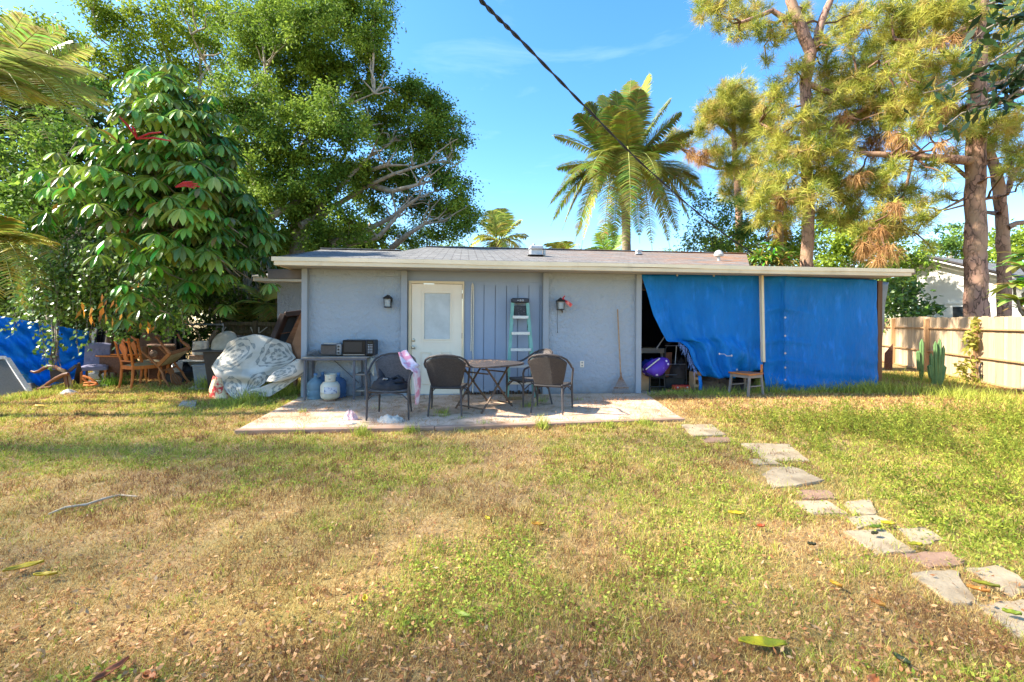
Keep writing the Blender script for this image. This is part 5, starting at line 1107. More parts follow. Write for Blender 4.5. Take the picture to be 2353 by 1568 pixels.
for i in range(len(FP) - 1):
    a, b = FP[i], FP[i + 1]; ln = (b - a).length; ang = math.atan2((b - a).y, (b - a).x); n = max(3, round(ln / .145)); pk = MB()
    for k in range(n):
        c = a.lerp(b, (k + .5) / n).to_3d() - O3; h = HF + random.uniform(-.012, .012); w_ = ln / n / 2 - .003; z0 = gz_at(a.x, a.y) - .03
        Mk = Matrix.Translation(c + Vector((0, 0, z0))) @ Matrix.Rotation(ang, 4, 'Z') @ Matrix.Rotation(R(90), 4, 'X') @ Matrix.Rotation(random.uniform(-.006, .006), 4, 'Z')
        e = .022; pk.prism([(-w_, 0), (w_, 0), (w_, h - e), (w_ - e, h), (-w_ + e, h), (-w_, h - e)], .018, Mk @ Matrix.Translation((0, 0, random.uniform(-.003, .003))))
    o = pk.build('picket_panel', M_fence, wfn); ca_ = o.data.color_attributes.new('Col', 'FLOAT_COLOR', 'POINT')
    for k in range(len(o.data.vertices) // 12):
        f_ = random.uniform(.72, 1.08); g_ = random.random() * .25; cc = [a * (1 - g_) + b * g_ for a, b in zip(L(208, 178, 142), L(178, 166, 148))]
        for q in range(12): ca_.data[k * 12 + q].color = (*[x * f_ for x in cc], 1)
    for z in (1.32, .66, .10):
        pa, pb_2 = a.to_3d() - O3, b.to_3d() - O3; off = Vector((fn.x, fn.y, 0)) * .032
        MB().bar(pa + off + Vector((0, 0, z)) + (pb_2 - pa).normalized() * .06, pb_2 + off + Vector((0, 0, z)) - (pb_2 - pa).normalized() * .06, .085, .038, .005, up=(0, 0, 1)).build('rail', M_fpost, wfn)
# neighbour's house
nl, nr_ = at(2085, 650, 18.6), at(2350, 650, 15.6); nd = (nr_ - nl); nd.z = 0; nlen = nd.length; nd.normalize(); nin = Vector((-nd.y, nd.x, 0)); nin = nin if nin.y > 0 else -nin
nh = thing('neighbour_house', "neighbour's white gabled house behind the picket fence", 'house', (nl.x, nl.y, 0), math.atan2(nd.y, nd.x))
def npix(px, py):
    d = ray(px, py); t_ = (Vector((nl.x, nl.y, 0)) - EYE).dot(nin) / d.dot(nin); p = EYE + d * t_; return (p - Vector((nl.x, nl.y, 0))).dot(nd), p.z
rx, rz_ = npix(2124.5, 590); lx, lz = npix(2082.5, 614); ex, ez = npix(2292, 628); sR = (rz_ - ez) / (ex - rx); sL = (rz_ - lz) / (rx - lx)
ex2 = ex + 1.2; M_nw = mat('white_render', L(226, 222, 212), L(218, 213, 202), 3, .9, .1, 40); M_nt = mat('white_barge', L(232, 228, 218), None, rough=.6)
MB().prism([(lx + .2, -.1), (ex2, -.1), (ex2, rz_ - sR * (ex2 - rx) - .12), (rx, rz_ - .12), (lx + .2, rz_ - sL * (rx - lx - .2) - .12)], .15, Matrix.Rotation(R(90), 4, 'X') @ Matrix.Translation((0, 0, -.5))).build('gable_wall', M_nw, nh)
MB().box((lx + .3, 4.5, 1.45), (.15, 8, 2.9), .004).build('side_wall', M_nw, nh)
MB().slab([(rx, -.0, rz_), (ex2 + .5, 0, rz_ - sR * (ex2 + .5 - rx)), (ex2 + .5, 9, rz_ - sR * (ex2 + .5 - rx)), (rx, 9, rz_)], (0, 0, .06)).build('roof', M_shingle, nh, sharp=5)
MB().slab([(rx, -.0, rz_ + .001), (lx - .1, 0, lz - .02), (lx - .1, 9, lz - .02), (rx, 9, rz_ + .001)], (0, 0, .06)).build('roof', M_shingle, nh, sharp=5)
bm_ = MB(); bm_.bar((rx, -.03, rz_ - .07), (ex2 + .5, -.03, rz_ - .07 - sR * (ex2 + .5 - rx)), .04, .18, .004, up=(0, 1, 0)); bm_.bar((rx - .01, -.034, rz_ - .07), (lx - .1, -.034, lz - .09), .04, .18, .004, up=(0, 1, 0)); bm_.build('bargeboard', M_nt, nh)
w0, w1z = npix(2174, 700); w1, w0z = npix(2250, 735); wn = MB().box(((w0 + w1) / 2, .34, (w1z + w0z) / 2), (w1 - w0, .06, w1z - w0z), .004).build('window_frame', M_nt, nh)
MB().box(((w0 + w1) / 2 + .02, .30, (w1z + w0z) / 2 - .04), (w1 - w0 - .12, .02, w1z - w0z - .10), .002).build('pane', mat('dark_window', L(40, 50, 56), L(30, 36, 44), 8, .1), wn)
MB().box(((w0 + w1) / 2, .31, w1z + .05), (w1 - w0 + .3, .05, .05), .004).build('lintel', M_nt, nh)
dsx, _ = npix(2139, 680); MB().tube([(dsx, .3, 0.2), (dsx, .3, 2.0)], .03, 8).build('downpipe', M_nt, nh)

# overhead service cable: two strands twisted together
cpx = [(1096, -12, 3.0), (1103, 0, 3.05), (1150, 48, 3.4), (1200, 97, 3.8), (1290, 190, 4.7), (1380, 282, 5.7), (1470, 372, 6.9), (1580, 470, 8.3), (1660, 535, 9.1), (1730, 583, 9.6)]
CP = [at(*q) for q in cpx]; fine = []
for i in range(len(CP) - 1):
    p0, p1, p2, p3 = CP[max(0, i - 1)], CP[i], CP[i + 1], CP[min(len(CP) - 1, i + 2)]
    for k in range(14):
        t_ = k / 14; fine.append(.5 * ((2 * p1) + (p2 - p0) * t_ + (2 * p0 - 5 * p1 + 4 * p2 - p3) * t_ ** 2 + (3 * p1 - p0 - 3 * p2 + p3) * t_ ** 3))
fine.append(CP[-1]); m_ = MB()
for ph in (0, PI):
    P = []
    for i, p in enumerate(fine):
        t_ = (fine[min(i + 1, len(fine) - 1)] - fine[max(0, i - 1)]).normalized(); a = Vector((0, 0, 1)).cross(t_).normalized(); b = t_.cross(a); g = i * .55 + ph; P.append(p + (a * cos(g) + b * sin(g)) * .008)
    m_.tube(P, .0085, 6)
o = m_.build('overhead_cable', mat('black_cable', L(26, 26, 28), None, rough=.5), None); at_origin(o); tag(o, 'twisted black service cable crossing the sky to the roof', 'cable')
# ================================================================== VEGETATION
def leafmat(name, tr=.35, rough=.5, spec=.35): return mat(name, (.1, .2, .05), attr=True, transl=tr, rough=rough, spec=spec)
M_leaf = leafmat('leaf', .4, .6, .15); M_gloss_leaf = leafmat('glossy_leaf', .25, .38, .5); M_needle = leafmat('pine_needle', .3, .6, .2); M_frond = leafmat('palm_frond', .35, .42, .45)
M_bark = mat('grey_bark_tree', L(150, 138, 120), L(104, 92, 78), 10, .95, .6, 22, stretch=(1, 1, .35)); M_limb = mat('pale_limb_bark', L(176, 164, 146), L(132, 120, 102), 9, .9, .4, 24)
def unit(a): return a / np.maximum(1e-9, np.linalg.norm(a, axis=-1, keepdims=True))
class Cloud:
    """collects leaves as quads with a colour each"""
    def __init__(s): s.V = []; s.F = []; s.C = []; s.n = 0
    def quads(s, P, col):
        """P (n,4,3)"""
        n = len(P)
        if n == 0: return
        s.V.append(P.reshape(-1, 3)); s.F.append((np.arange(n * 4).reshape(-1, 4) + s.n)); s.C.append(np.repeat(col, 4, 0)); s.n += n * 4
    def build(s, name, m, parent=None, loc=None):
        V = np.concatenate(s.V); 
        if loc is not None: V = V - np.array(loc)
        return mesh_np(name, V, np.concatenate(s.F), m, np.concatenate(s.C), parent)
def rcol(n, a, b, jit=.12):
    a = np.array(a); b = np.array(b); t = rng.random((n, 1)); return np.clip((a + (b - a) * t) * (1 + jit * rng.standard_normal((n, 1))), .003, 1)
def leaves(cl, pos, out, ln, wd, col, up=.55, rnd=.8, droop=.35):
    """lozenge leaves at pos with outward directions out"""
    n = len(pos); nr = unit(out * .5 + np.array([0, 0, up]) + rnd * rng.standard_normal((n, 3)))
    ax = unit(np.cross(nr, rng.standard_normal((n, 3)))); ax = unit(ax + out * .4 + np.array([0, 0, -droop])); sd = unit(np.cross(ax, nr))
    l = ln * (.7 + .6 * rng.random((n, 1))); w_ = wd * (.7 + .6 * rng.random((n, 1)))
    b = pos; t = pos + ax * l; m = pos + ax * l * .45 - nr * l * .06
    cl.quads(np.stack([b, m + sd * w_ * .5, t, m - sd * w_ * .5], 1), col)
def clump(cl, c, rad, n, ln, wd, ca, cb, sub=26, sr=.30, fill=.55, jit=.15, **k):
    """one lobe of a crown: many twig-end clumps, each a spray of leaves"""
    c = np.array(c); rad = np.array(rad)
    d = unit(rng.standard_normal((sub, 3))); sc = c + d * rad * (rng.random((sub, 1)) ** fill)
    per = max(1, n // sub); tone = rng.random((sub, 1))
    p = np.repeat(sc, per, 0) + sr * rng.standard_normal((sub * per, 3)) * np.array([1, 1, .7]) * (.4 + .6 * rng.random((sub * per, 1)))
    out = unit(p - c + np.array([0, 0, .25 * rad[2]]))
    tn = np.repeat(tone, per, 0); col = np.array(ca) * (1 - tn) + np.array(cb) * tn; col = np.clip(col * (1 + jit * rng.standard_normal((len(p), 1))), .003, 1)
    leaves(cl, p, out, ln, wd, col, **k); return sc
def limb(mb, p, q, r0, r1, sag=.12, n=7, wob=.06):
    p = Vector(p); q = Vector(q); l = (q - p).length; pts = []
    for i in range(n):
        t = i / (n - 1); x = p.lerp(q, t) + Vector((0, 0, 1)) * sag * l * sin(PI * t)
        if 0 < i < n - 1: x += Vector((random.gauss(0, wob), random.gauss(0, wob), random.gauss(0, wob))) * l * .5
        pts.append(x)
    mb.tube(pts, [r0 + (r1 - r0) * i / (n - 1) for i in range(n)], 6, caps=False); return pts
def broad_tree(name, label, lobes, base, fork, ca, cb, nodes=None, ln=.10, wd=.05, dens=1300, r0=.3, group=None, m=None, mb_=None, sub=26, sr=.28, twigs=2, yj=1.2, cat='tree', sun=None):
    """lobes: (px, py, radius px, depth[, thinning]) measured on the photograph; each becomes a real lobe of leaves at its own distance"""
    t = thing(name, label, cat, base, 0, group); base = Vector(base); fork = Vector(fork); cl = Cloud(); br = MB()
    tr = [base, base.lerp(fork, .35) + Vector((.12, 0, 0)), base.lerp(fork, .7) - Vector((.08, 0, 0)), fork]
    br.tube(tr, [r0 * 1.25, r0, r0 * .85, r0 * .7], 10)
    for lb in lobes:
        px, py, r, Y = lb[:4]; thin = lb[4] if len(lb) > 4 else 1.0; Yj = Y + random.uniform(-yj, yj); c = at(px, py, Yj); R_ = r / FPX * Yj
        n = int(dens * R_ * R_ * thin / (ln * wd * 55)) + 20
        a, b_ = np.array(ca), np.array(cb)
        sc = clump(cl, c, (R_, R_ * 1.0, R_ * .9), n, ln, wd, a, b_, sub=max(8, int(sub * R_ * R_)), sr=sr)
        limb(br, min(nodes, key=lambda q: (q - c).length) if nodes else fork.lerp(base, random.random() * .25), c, r0 * (.10 if nodes else .22), r0 * .05)
        for s in sc[:: max(1, len(sc) // (twigs + 1))][:twigs + 2]: limb(br, c, s, r0 * .06, .008, 0, 5, .08)
    shift(br, t).build('trunk', mb_ or M_limb, t, sharp=None); cl.build('crown', m or M_leaf, t, base); return t

# ---------------------------------------------------------------- left: great fig, yellow-green tree, dark understory
G1, G2 = L(74, 104, 34), L(148, 170, 64)
fig = [(800, 20, 95, 14.5), (700, 60, 95, 14), (600, 110, 90, 14), (845, 108, 58, 14.5), (760, 170, 85, 13.5), (660, 215, 90, 14), (570, 235, 80, 14), (620, 20, 70, 15), (865, 215, 60, 14), (940, 228, 55, 14.5), (1000, 252, 46, 14.5), (1042, 286, 36, 14.5), (1064, 318, 22, 14.5, .7),
       (780, 285, 78, 13.5), (690, 325, 82, 13.5), (600, 340, 80, 14), (885, 310, 64, 14.5), (955, 330, 52, 15), (1012, 395, 38, 15), (1042, 440, 40, 15), (1066, 482, 34, 15), (1050, 520, 36, 15), (1008, 515, 34, 15, .8), (905, 395, 52, 15), (955, 465, 42, 15, .8), (1000, 470, 40, 15.4, .8), (930, 420, 40, 15.2, .8), (860, 460, 46, 15, .8), (1020, 340, 36, 15), (980, 300, 44, 15),
       (820, 395, 62, 13.5), (740, 415, 72, 13.5), (640, 440, 82, 13.5), (560, 430, 70, 14), (700, 495, 62, 14), (620, 525, 58, 14), (805, 515, 48, 14), (745, 540, 46, 14), (880, 530, 38, 16, .7), (975, 540, 34, 16, .7), (930, 550, 30, 16, .7), (840, 560, 34, 16, .8), (860, 50, 40, 14.5, .8), (880, 20, 30, 14.5, .8), (1088, 505, 18, 15, .7)]
LIMBS = ([(690, 520), (760, 480), (840, 430), (905, 400), (985, 375), (1030, 372)], [(700, 510), (770, 440), (850, 360), (900, 330)], [(620, 500), (700, 455), (770, 400), (800, 340), (850, 290)], [(600, 460), (560, 330), (520, 230), (470, 140), (440, 80)],
            [(640, 430), (700, 330), (780, 250), (860, 215)], [(680, 400), (640, 280), (610, 160), (600, 60)], [(760, 560), (840, 530), (900, 500), (960, 455), (1000, 440)], [(800, 560), (870, 545), (910, 500), (940, 470)], [(900, 570), (935, 540), (975, 515), (1010, 510)], [(850, 425), (900, 440), (960, 425), (1010, 410)], [(780, 400), (840, 395), (890, 380), (950, 380)])
FN = [at(a, b, 13.9 + .5 * sin(i * 1.7 + pts[0][0])) for pts in LIMBS for i, (a, b) in enumerate(pts)]
ft = broad_tree('fig_tree', 'huge spreading fig tree rising behind the left end of the roof', fig, (at(700, 700, 14.6).x, 14.6, 0), at(690, 470, 14.6), G1, G2, nodes=FN, r0=.36, dens=1800, sub=34, sr=.24, twigs=3)
br = MB()     # bare pale limbs that show through the crown
for pts in LIMBS:
    P = [at(a, b, 13.9 + .5 * sin(i * 1.7 + pts[0][0])) for i, (a, b) in enumerate(pts)]; br.tube(P, [.11 - .095 * i / (len(P) - 1) for i in range(len(P))], 7, caps=False)
    for q in P[2:]:
        for _ in range(3): limb(br, q, q + Vector((random.uniform(-.7, 1.0), random.uniform(-.6, .3), random.uniform(-.2, .8))), .03, .008, .05, 5, .1)
shift(br, ft).build('limb', M_limb, ft, sharp=None)
Yg1, Yg2 = L(90, 116, 28), L(166, 182, 58)
broad_tree('sunlit_tree', 'yellow green sunlit tree behind the palm at the upper left', [(450, 25, 75, 18), (360, 60, 75, 17.5), (275, 65, 65, 17), (300, 145, 62, 17), (420, 160, 70, 17.5), (505, 35, 48, 18, .8), (380, 235, 70, 17), (480, 255, 62, 17.5), (455, 330, 62, 17.5), (215, 25, 45, 17), (540, 345, 52, 17.5), (330, 320, 70, 17), (520, 150, 50, 18, .5), (170, 100, 50, 17), (400, 400, 60, 17), (60, 70, 55, 16), (110, 130, 55, 16), (20, 160, 60, 16), (170, 190, 60, 16.5), (90, 220, 60, 16), (-20, 80, 50, 16), (240, 150, 55, 17), (480, 90, 50, 18)],
           (at(400, 700, 17.6).x, 17.6, 0), at(430, 420, 17.6), Yg1, Yg2, r0=.3, ln=.13, wd=.065, dens=1000, sub=22)
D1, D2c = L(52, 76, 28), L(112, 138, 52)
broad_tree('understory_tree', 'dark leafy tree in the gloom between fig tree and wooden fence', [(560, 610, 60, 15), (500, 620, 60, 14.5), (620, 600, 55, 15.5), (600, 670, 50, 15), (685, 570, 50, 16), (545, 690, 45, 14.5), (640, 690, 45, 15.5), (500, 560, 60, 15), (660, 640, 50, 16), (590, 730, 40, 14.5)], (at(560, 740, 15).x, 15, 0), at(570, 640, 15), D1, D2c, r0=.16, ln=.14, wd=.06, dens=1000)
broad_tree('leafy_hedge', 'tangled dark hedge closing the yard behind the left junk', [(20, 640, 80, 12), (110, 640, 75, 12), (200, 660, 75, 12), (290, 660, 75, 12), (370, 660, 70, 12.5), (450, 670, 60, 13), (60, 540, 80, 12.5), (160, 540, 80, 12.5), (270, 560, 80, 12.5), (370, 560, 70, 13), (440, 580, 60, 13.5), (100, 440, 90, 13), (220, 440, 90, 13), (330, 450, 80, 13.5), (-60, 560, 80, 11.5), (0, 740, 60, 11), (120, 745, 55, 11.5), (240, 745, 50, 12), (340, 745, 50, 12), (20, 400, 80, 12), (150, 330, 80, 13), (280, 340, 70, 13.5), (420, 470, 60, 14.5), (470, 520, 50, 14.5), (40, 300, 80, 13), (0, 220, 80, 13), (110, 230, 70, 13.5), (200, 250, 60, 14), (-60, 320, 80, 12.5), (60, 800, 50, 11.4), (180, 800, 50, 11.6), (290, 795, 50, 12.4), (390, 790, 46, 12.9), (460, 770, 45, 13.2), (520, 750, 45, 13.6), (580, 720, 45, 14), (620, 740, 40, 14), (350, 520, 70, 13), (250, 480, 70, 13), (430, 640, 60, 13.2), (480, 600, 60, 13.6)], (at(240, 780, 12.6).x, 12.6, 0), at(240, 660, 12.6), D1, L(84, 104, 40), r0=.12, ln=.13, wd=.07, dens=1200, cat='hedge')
# thin stems in the gloom, each a bamboo cane of one clump
bc_ = thing('bamboo_clump', 'clump of thin dark canes behind the old board fence', 'bamboo', (at(560, 760, 13.4).x, 13.4, 0))
for i in range(16):
    px = 480 + i * 10 + random.uniform(-4, 4); m_ = MB(); m_.tube([at(px, 770, 13.4), at(px + random.uniform(-8, 8), 690, 13.4), at(px + random.uniform(-25, 25), 590, 13.5)], [.025, .022, .012], 6); shift(m_, bc_).build('cane', M_bark, bc_)
# feathery bright green column shrub
cl = Cloud(); br = MB(); b0 = at(388, 790, 10.9)
t = thing('feathery_shrub', 'bright feathery green column shrub in front of the dark hedge', 'shrub', (b0.x, b0.y, .05))
for k in range(9):
    c = at(388 + 6 * sin(k * 2), 640 + k * 15, 10.9); clump(cl, c, (.26, .25, .22), 900, .09, .018, L(70, 110, 24), L(140, 178, 48), sub=26, sr=.10, up=1.0, droop=-.6)
br.tube([b0, at(388, 640, 10.9)], [.04, .015], 6); shift(br, t).build('stem', M_bark, t); cl.build('crown', M_leaf, t, t.location)

# ---------------------------------------------------------------- palms
def frond(cl, rach, P0, P1, P2, nl, ll, lw, droop, ca, cb, side_up=.1, rw=.02, vee=.55, tipcol=None):
    P0, P1, P2 = Vector(P0), Vector(P1), Vector(P2)
    B = lambda t: P0 * (1 - t) ** 2 + P1 * (2 * t * (1 - t)) + P2 * t * t
    rach.tube([B(i / 10) for i in range(11)], [rw * (1 - .85 * i / 10) for i in range(11)], 5)
    Q = []; C = []
    tone = random.random(); hd = P2 - P0; hd.z = 0; hd = hd.normalized() if hd.length > .15 else Vector((random.gauss(0, 1), -1, 0)).normalized(); SD = hd.cross(Vector((0, 0, 1)))
    for i in range(nl):
        t = .12 + .88 * (i + random.random() * .5) / nl; p = B(t); tg = (B(min(1, t + .02)) - B(max(0, t - .02))).normalized()
        sd = SD; un = sd.cross(tg)
        L_ = ll * (sin(PI * min(1, .12 + t * .92)) ** .55) * random.uniform(.85, 1.1)
        for s in (-1, 1):
            d0 = (sd * s * 1.0 + tg * vee + un * side_up + Vector((random.gauss(0, .06), random.gauss(0, .06), random.gauss(0, .05)))).normalized()
            pts = [p]; dd = d0.copy()
            for k in range(3):
                pts.append(pts[-1] + dd * L_ / 3); dd = (dd + Vector((0, 0, -1)) * droop).normalized()
            wv = tg * lw * .5 + un * lw * .15
            ws = [.7, 1.0, .7, .05]
            col = [max(.003, (a + (b - a) * min(1, max(0, tone + random.gauss(0, .18)))) * random.uniform(.85, 1.15)) for a, b in zip(ca, cb)]
            if tipcol and random.random() < .4 * t: col = [c * .4 + x * .6 for c, x in zip(col, tipcol)]
            for k in range(3):
                a, b = pts[k], pts[k + 1]; Q.append([a - wv * ws[k], a + wv * ws[k], b + wv * ws[k + 1], b - wv * ws[k + 1]]); C.append(col)
    cl.quads(np.array([[list(v) for v in q] for q in Q], np.float32), np.array(C, np.float32))
M_rach = mat('frond_stalk', L(150, 150, 70), L(120, 124, 60), 10, .6); M_ptrunk = mat('palm_trunk', L(156, 140, 116), L(118, 104, 86), 12, .9, .5, 30, stretch=(.4, .4, 3))
def palm(name, label, base, crown, tips, dep, nl, ll, lw, droop, ca, cb, r=.15, arch=.35, trunk=True, group=None, rw=.03, tipcol=None, cat='palm'):
    t = thing(name, label, cat, base, 0, group); base, crown = Vector(base), Vector(crown); cl = Cloud(); ra = MB()
    for i, tp in enumerate(tips):
        px, py = tp[:2]; ar = tp[2] if len(tp) > 2 else arch; Y = crown.y + (tp[3] if len(tp) > 3 else random.uniform(-dep, dep)); P2 = at(px, py, Y); d = P2 - crown
        P1 = crown + Vector((d.x * .6, d.y * .6, d.z * (.62 if d.z > 0 else .12))) + Vector((0, 0, 1)) * d.length * ar * .45
        frond(cl, ra, crown + Vector((random.gauss(0, .05), random.gauss(0, .05), 0)), P1, P2, nl, ll, lw, droop, ca, cb, rw=rw, tipcol=tipcol)
    if trunk:
        tm = MB(); n = 26; V = []
        pts = [base.lerp(crown, i / n) + Vector((.10 * sin(i / n * 2.5), 0, 0)) * (1 - i / n) for i in range(n + 1)]
        tm.tube(pts, [r * (1.35 - .35 * min(1, i / 6)) * (1 + .05 * (i % 2)) for i in range(n + 1)], 12); shift(tm, t).build('trunk', M_ptrunk, t, sharp=60)
    shift(ra, t).build('stalks', M_rach, t, sharp=None); cl.build('fronds', M_frond, t, base); return t
PC1, PC2 = L(84, 104, 40), L(166, 168, 74)
cr = at(1436, 392, 18); cp = palm('coconut_palm', 'tall coconut palm standing against the sky behind the roof', (at(1440, 640, 18).x, 18, 0), cr,
    [(1268, 312, .22), (1258, 478, .55), (1292, 530, .75), (1345, 232, .15), (1415, 205, .05), (1492, 166, .05, .3), (1545, 225, .12), (1598, 300, .28), (1612, 415, .40), (1606, 470, .6), (1590, 520, .75), (1540, 575, 1.0), (1500, 590, 1.1, -2.2), (1438, 600, 1.0, -3), (1385, 585, 1.0, -2.4), (1335, 575, .9), (1290, 435, .45, -2), (1470, 200, .05, -1.5), (1385, 215, .1, 1.5), (1560, 330, .35, -2), (1310, 300, .3, 2), (1520, 470, .9, -2.6), (1360, 470, .9, -2.8), (1440, 250, .1, -2.2), (1590, 400, .4, 2), (1300, 400, .4, 2), (1470, 560, 1.1, 2.4), (1410, 570, 1.1, 2.4), (1275, 390, .35, 1), (1570, 255, .15, -1), (1320, 260, .2, -1.2), (1265, 520, .65, 1.5), (1320, 560, .8, 2), (1560, 550, .9, 1.6), (1620, 440, .5, 1.2), (1450, 180, .05, 1), (1350, 420, .7, -3), (1515, 420, .7, -3), (1450, 520, 1, -3.4), (1400, 240, .1, -2)], 1.2, 100, .80, .055, .27, PC1, PC2, r=.17, rw=.045)
m_ = MB()
for i in range(17):
    a = i * 2.4; o_ = Vector((.34 * cos(a), .34 * sin(a) - .1, -.30 - .05 * (i % 5))); p = cr + o_; m_.lathe([(.02, -.13), (.09, -.08), (.115, 0), (.09, .09), (.03, .14)], p - cp.location, 10)
o = m_.build('coconuts', mat('green_coconut', L(150, 150, 60), L(176, 160, 80), 6, .5), cp, sharp=60)
m_ = MB()
for i in range(40): a = random.random() * 6.28; p = cr + Vector((.12 * cos(a), .12 * sin(a), -.1)); m_.tube([p - cp.location, p - cp.location + Vector((.35 * cos(a), .35 * sin(a), random.uniform(-.1, .35)))], [.03, .006], 4)
m_.build('fibre', mat('orange_fibre', L(190, 140, 80), L(130, 96, 60), 20, .9), cp)
YP1, YP2 = L(126, 140, 52), L(196, 196, 96)
palm('young_palm', 'small pale green palm showing above the roof beside the fig', (at(1145, 640, 24).x, 24, 0), at(1146, 556, 24), [(1080, 572, .6), (1095, 545, .5), (1130, 482, .1), (1150, 478, .1), (1160, 492, .15), (1198, 508, .35), (1212, 545, .5), (1200, 580, .7), (1120, 580, .8), (1170, 585, .8), (1105, 510, .3), (1150, 590, .8)], .8, 36, .9, .06, .3, YP1, YP2, r=.14, rw=.035)
palm('young_palm', 'little palm whose frond tips peek over the roof left of the coconut palm', (at(1290, 640, 24).x, 24, 0), at(1292, 585, 24), [(1255, 560, .4), (1275, 557, .3), (1305, 555, .3), (1325, 562, .4)], .5, 26, .6, .05, .3, YP1, YP2, r=.12)
palm('young_palm', 'bright upright palm frond peeking over the roof under the coconut palm', (at(1398, 640, 21).x, 21, 0), at(1398, 600, 21), [(1396, 512, .0), (1372, 535, .1), (1422, 540, .1), (1355, 570, .3), (1440, 572, .3)], .5, 32, .7, .05, .2, L(110, 150, 40), L(160, 186, 70), r=.1)
palm('dead_palm', 'shaggy palm with hanging brown fronds between the pines', (at(1790, 640, 17).x, 17, 0), at(1790, 512, 17), [(1760, 560, .5), (1772, 575, .5), (1800, 570, .5), (1815, 555, .4), (1770, 490, .2), (1812, 492, .2), (1790, 480, .1), (1790, 580, .6)], .6, 30, .5, .05, .5, L(140, 110, 60), L(170, 150, 70), r=.15)
AR1, AR2 = L(112, 138, 58), L(186, 192, 100); BRN = L(160, 130, 100)
palm('areca_palm', 'large feathery palm drooping into the upper left corner', (-8.6, 6.6, 0), at(-60, 230, 6.7), [(275, 300, .55, -.6), (180, 292, .6, -.9), (250, 215, .45, .3), (222, 108, .25, .5), (150, 60, .15, .3), (60, 28, .1, 0), (90, 190, .4, -1.0), (120, 345, .6, -.8), (30, 330, .5, -1), (200, 160, .35, -.4), (10, 90, .2, -.8), (120, 130, .3, -1.1), (255, 262, .5, .6), (170, 95, .2, .9), (230, 330, .65, .2), (245, 180, .4, -.9), (205, 240, .5, -.2), (140, 250, .5, -1.3), (100, 60, .1, -.4), (265, 240, .45, .9), (60, 250, .4, -1.5), (150, 190, .35, .6), (90, 100, .2, .4), (215, 300, .6, -1.2)], .5, 54, .36, .030, .22, AR1, AR2, r=.09, rw=.014, tipcol=BRN)
palm('areca_palm', 'low feathery palm at the far left above the blue tarp', (-8.9, 7.4, 0), at(-40, 560, 7.5), [(140, 612, .45, -.4), (112, 715, .7, -.5), (40, 722, .6, -.8), (135, 560, .3, .2), (60, 640, .5, -.7), (100, 660, .5, .3), (20, 500, .2, 0), (-10, 720, .6, -.6), (90, 545, .3, -.4), (65, 735, .7, .2)], .4, 46, .36, .030, .26, L(96, 116, 44), L(190, 186, 84), r=.07, rw=.015, tipcol=L(190, 160, 70))
for lab, bx, cy_, tips in (('small palm with yellowing fronds beside the house wing', 612, 700, [(560, 655, .35), (590, 640, .2), (630, 662, .3), (575, 730, .6), (628, 735, .6), (548, 700, .5), (605, 742, .7)]), ('low palm seedling behind the board fence', 560, 745, [(530, 720, .3), (555, 700, .2), (590, 725, .3), (575, 708, .2)])):
    palm('small_palm', lab, (at(bx, 760, 13.2).x, 13.2, 0), at(bx, cy_, 13.2), tips, .4, 26, .5, .045, .25, L(110, 130, 56), L(196, 190, 90), r=.06, rw=.015)

# ---------------------------------------------------------------- umbrella tree with red flower spikes
um = thing('umbrella_tree', 'umbrella tree with glossy drooping leaflets and red flower spikes', 'tree', (at(300, 800, 8.6).x, 8.6, 0)); cl = Cloud(); br = MB()
def umbrella(c, r, n=11, ca=L(78, 120, 36), cb=L(160, 188, 84)):
    c = Vector(c); a0 = random.random() * 6.28; Q = []; C = []; tilt = Vector((random.gauss(.1, .2), random.gauss(-.35, .2), 1)).normalized()
    ex = tilt.cross(Vector((0, 1, .3))).normalized(); ey = tilt.cross(ex); tone = random.random()
    for k in range(n):
        a = a0 + 2 * PI * k / n + random.gauss(0, .08); d = (ex * cos(a) + ey * sin(a)); el = random.uniform(-.85, -.3)
        d0 = (d + Vector((0, 0, el))).normalized(); l = r * random.uniform(.85, 1.1); w_ = l * .31; p = c + d0 * r * .16; sd = d0.cross(Vector((0, 0, 1))).normalized(); dd = d0.copy(); pts = [p]
        for i in range(4): pts.append(pts[-1] + dd * l / 4); dd = (dd + Vector((0, 0, -.24))).normalized()
        ws = [.12, .75, 1.0, .85, .12]; up = sd.cross(d0); up = up if up.z > 0 else -up
        col = [max(.003, (x + (y - x) * min(1, max(0, tone + random.gauss(0, .2)))) * random.uniform(.88, 1.12)) for x, y in zip(ca, cb)]
        for i in range(4):
            for s in (-1, 1):
                e0 = pts[i] + sd * s * w_ * .5 * ws[i] + up * .12 * w_ * ws[i]; e1 = pts[i + 1] + sd * s * w_ * .5 * ws[i + 1] + up * .12 * w_ * ws[i + 1]; Q.append([pts[i], e0, e1, pts[i + 1]]); C.append(col)
    cl.quads(np.array([[list(v) for v in q] for q in Q], np.float32), np.array(C, np.float32))
UP = np.array([(250, 150), (400, 190), (450, 300), (520, 440), (530, 600), (430, 625), (230, 600), (90, 520), (50, 400), (110, 300), (200, 230)], float) / .4753
ux, uy = 100 + 1050 * rng.random(400), 300 + 1050 * rng.random(400)
um_x = [(a, b) for a, b, k in zip(ux, uy, inpoly(ux, uy, UP)) if k]
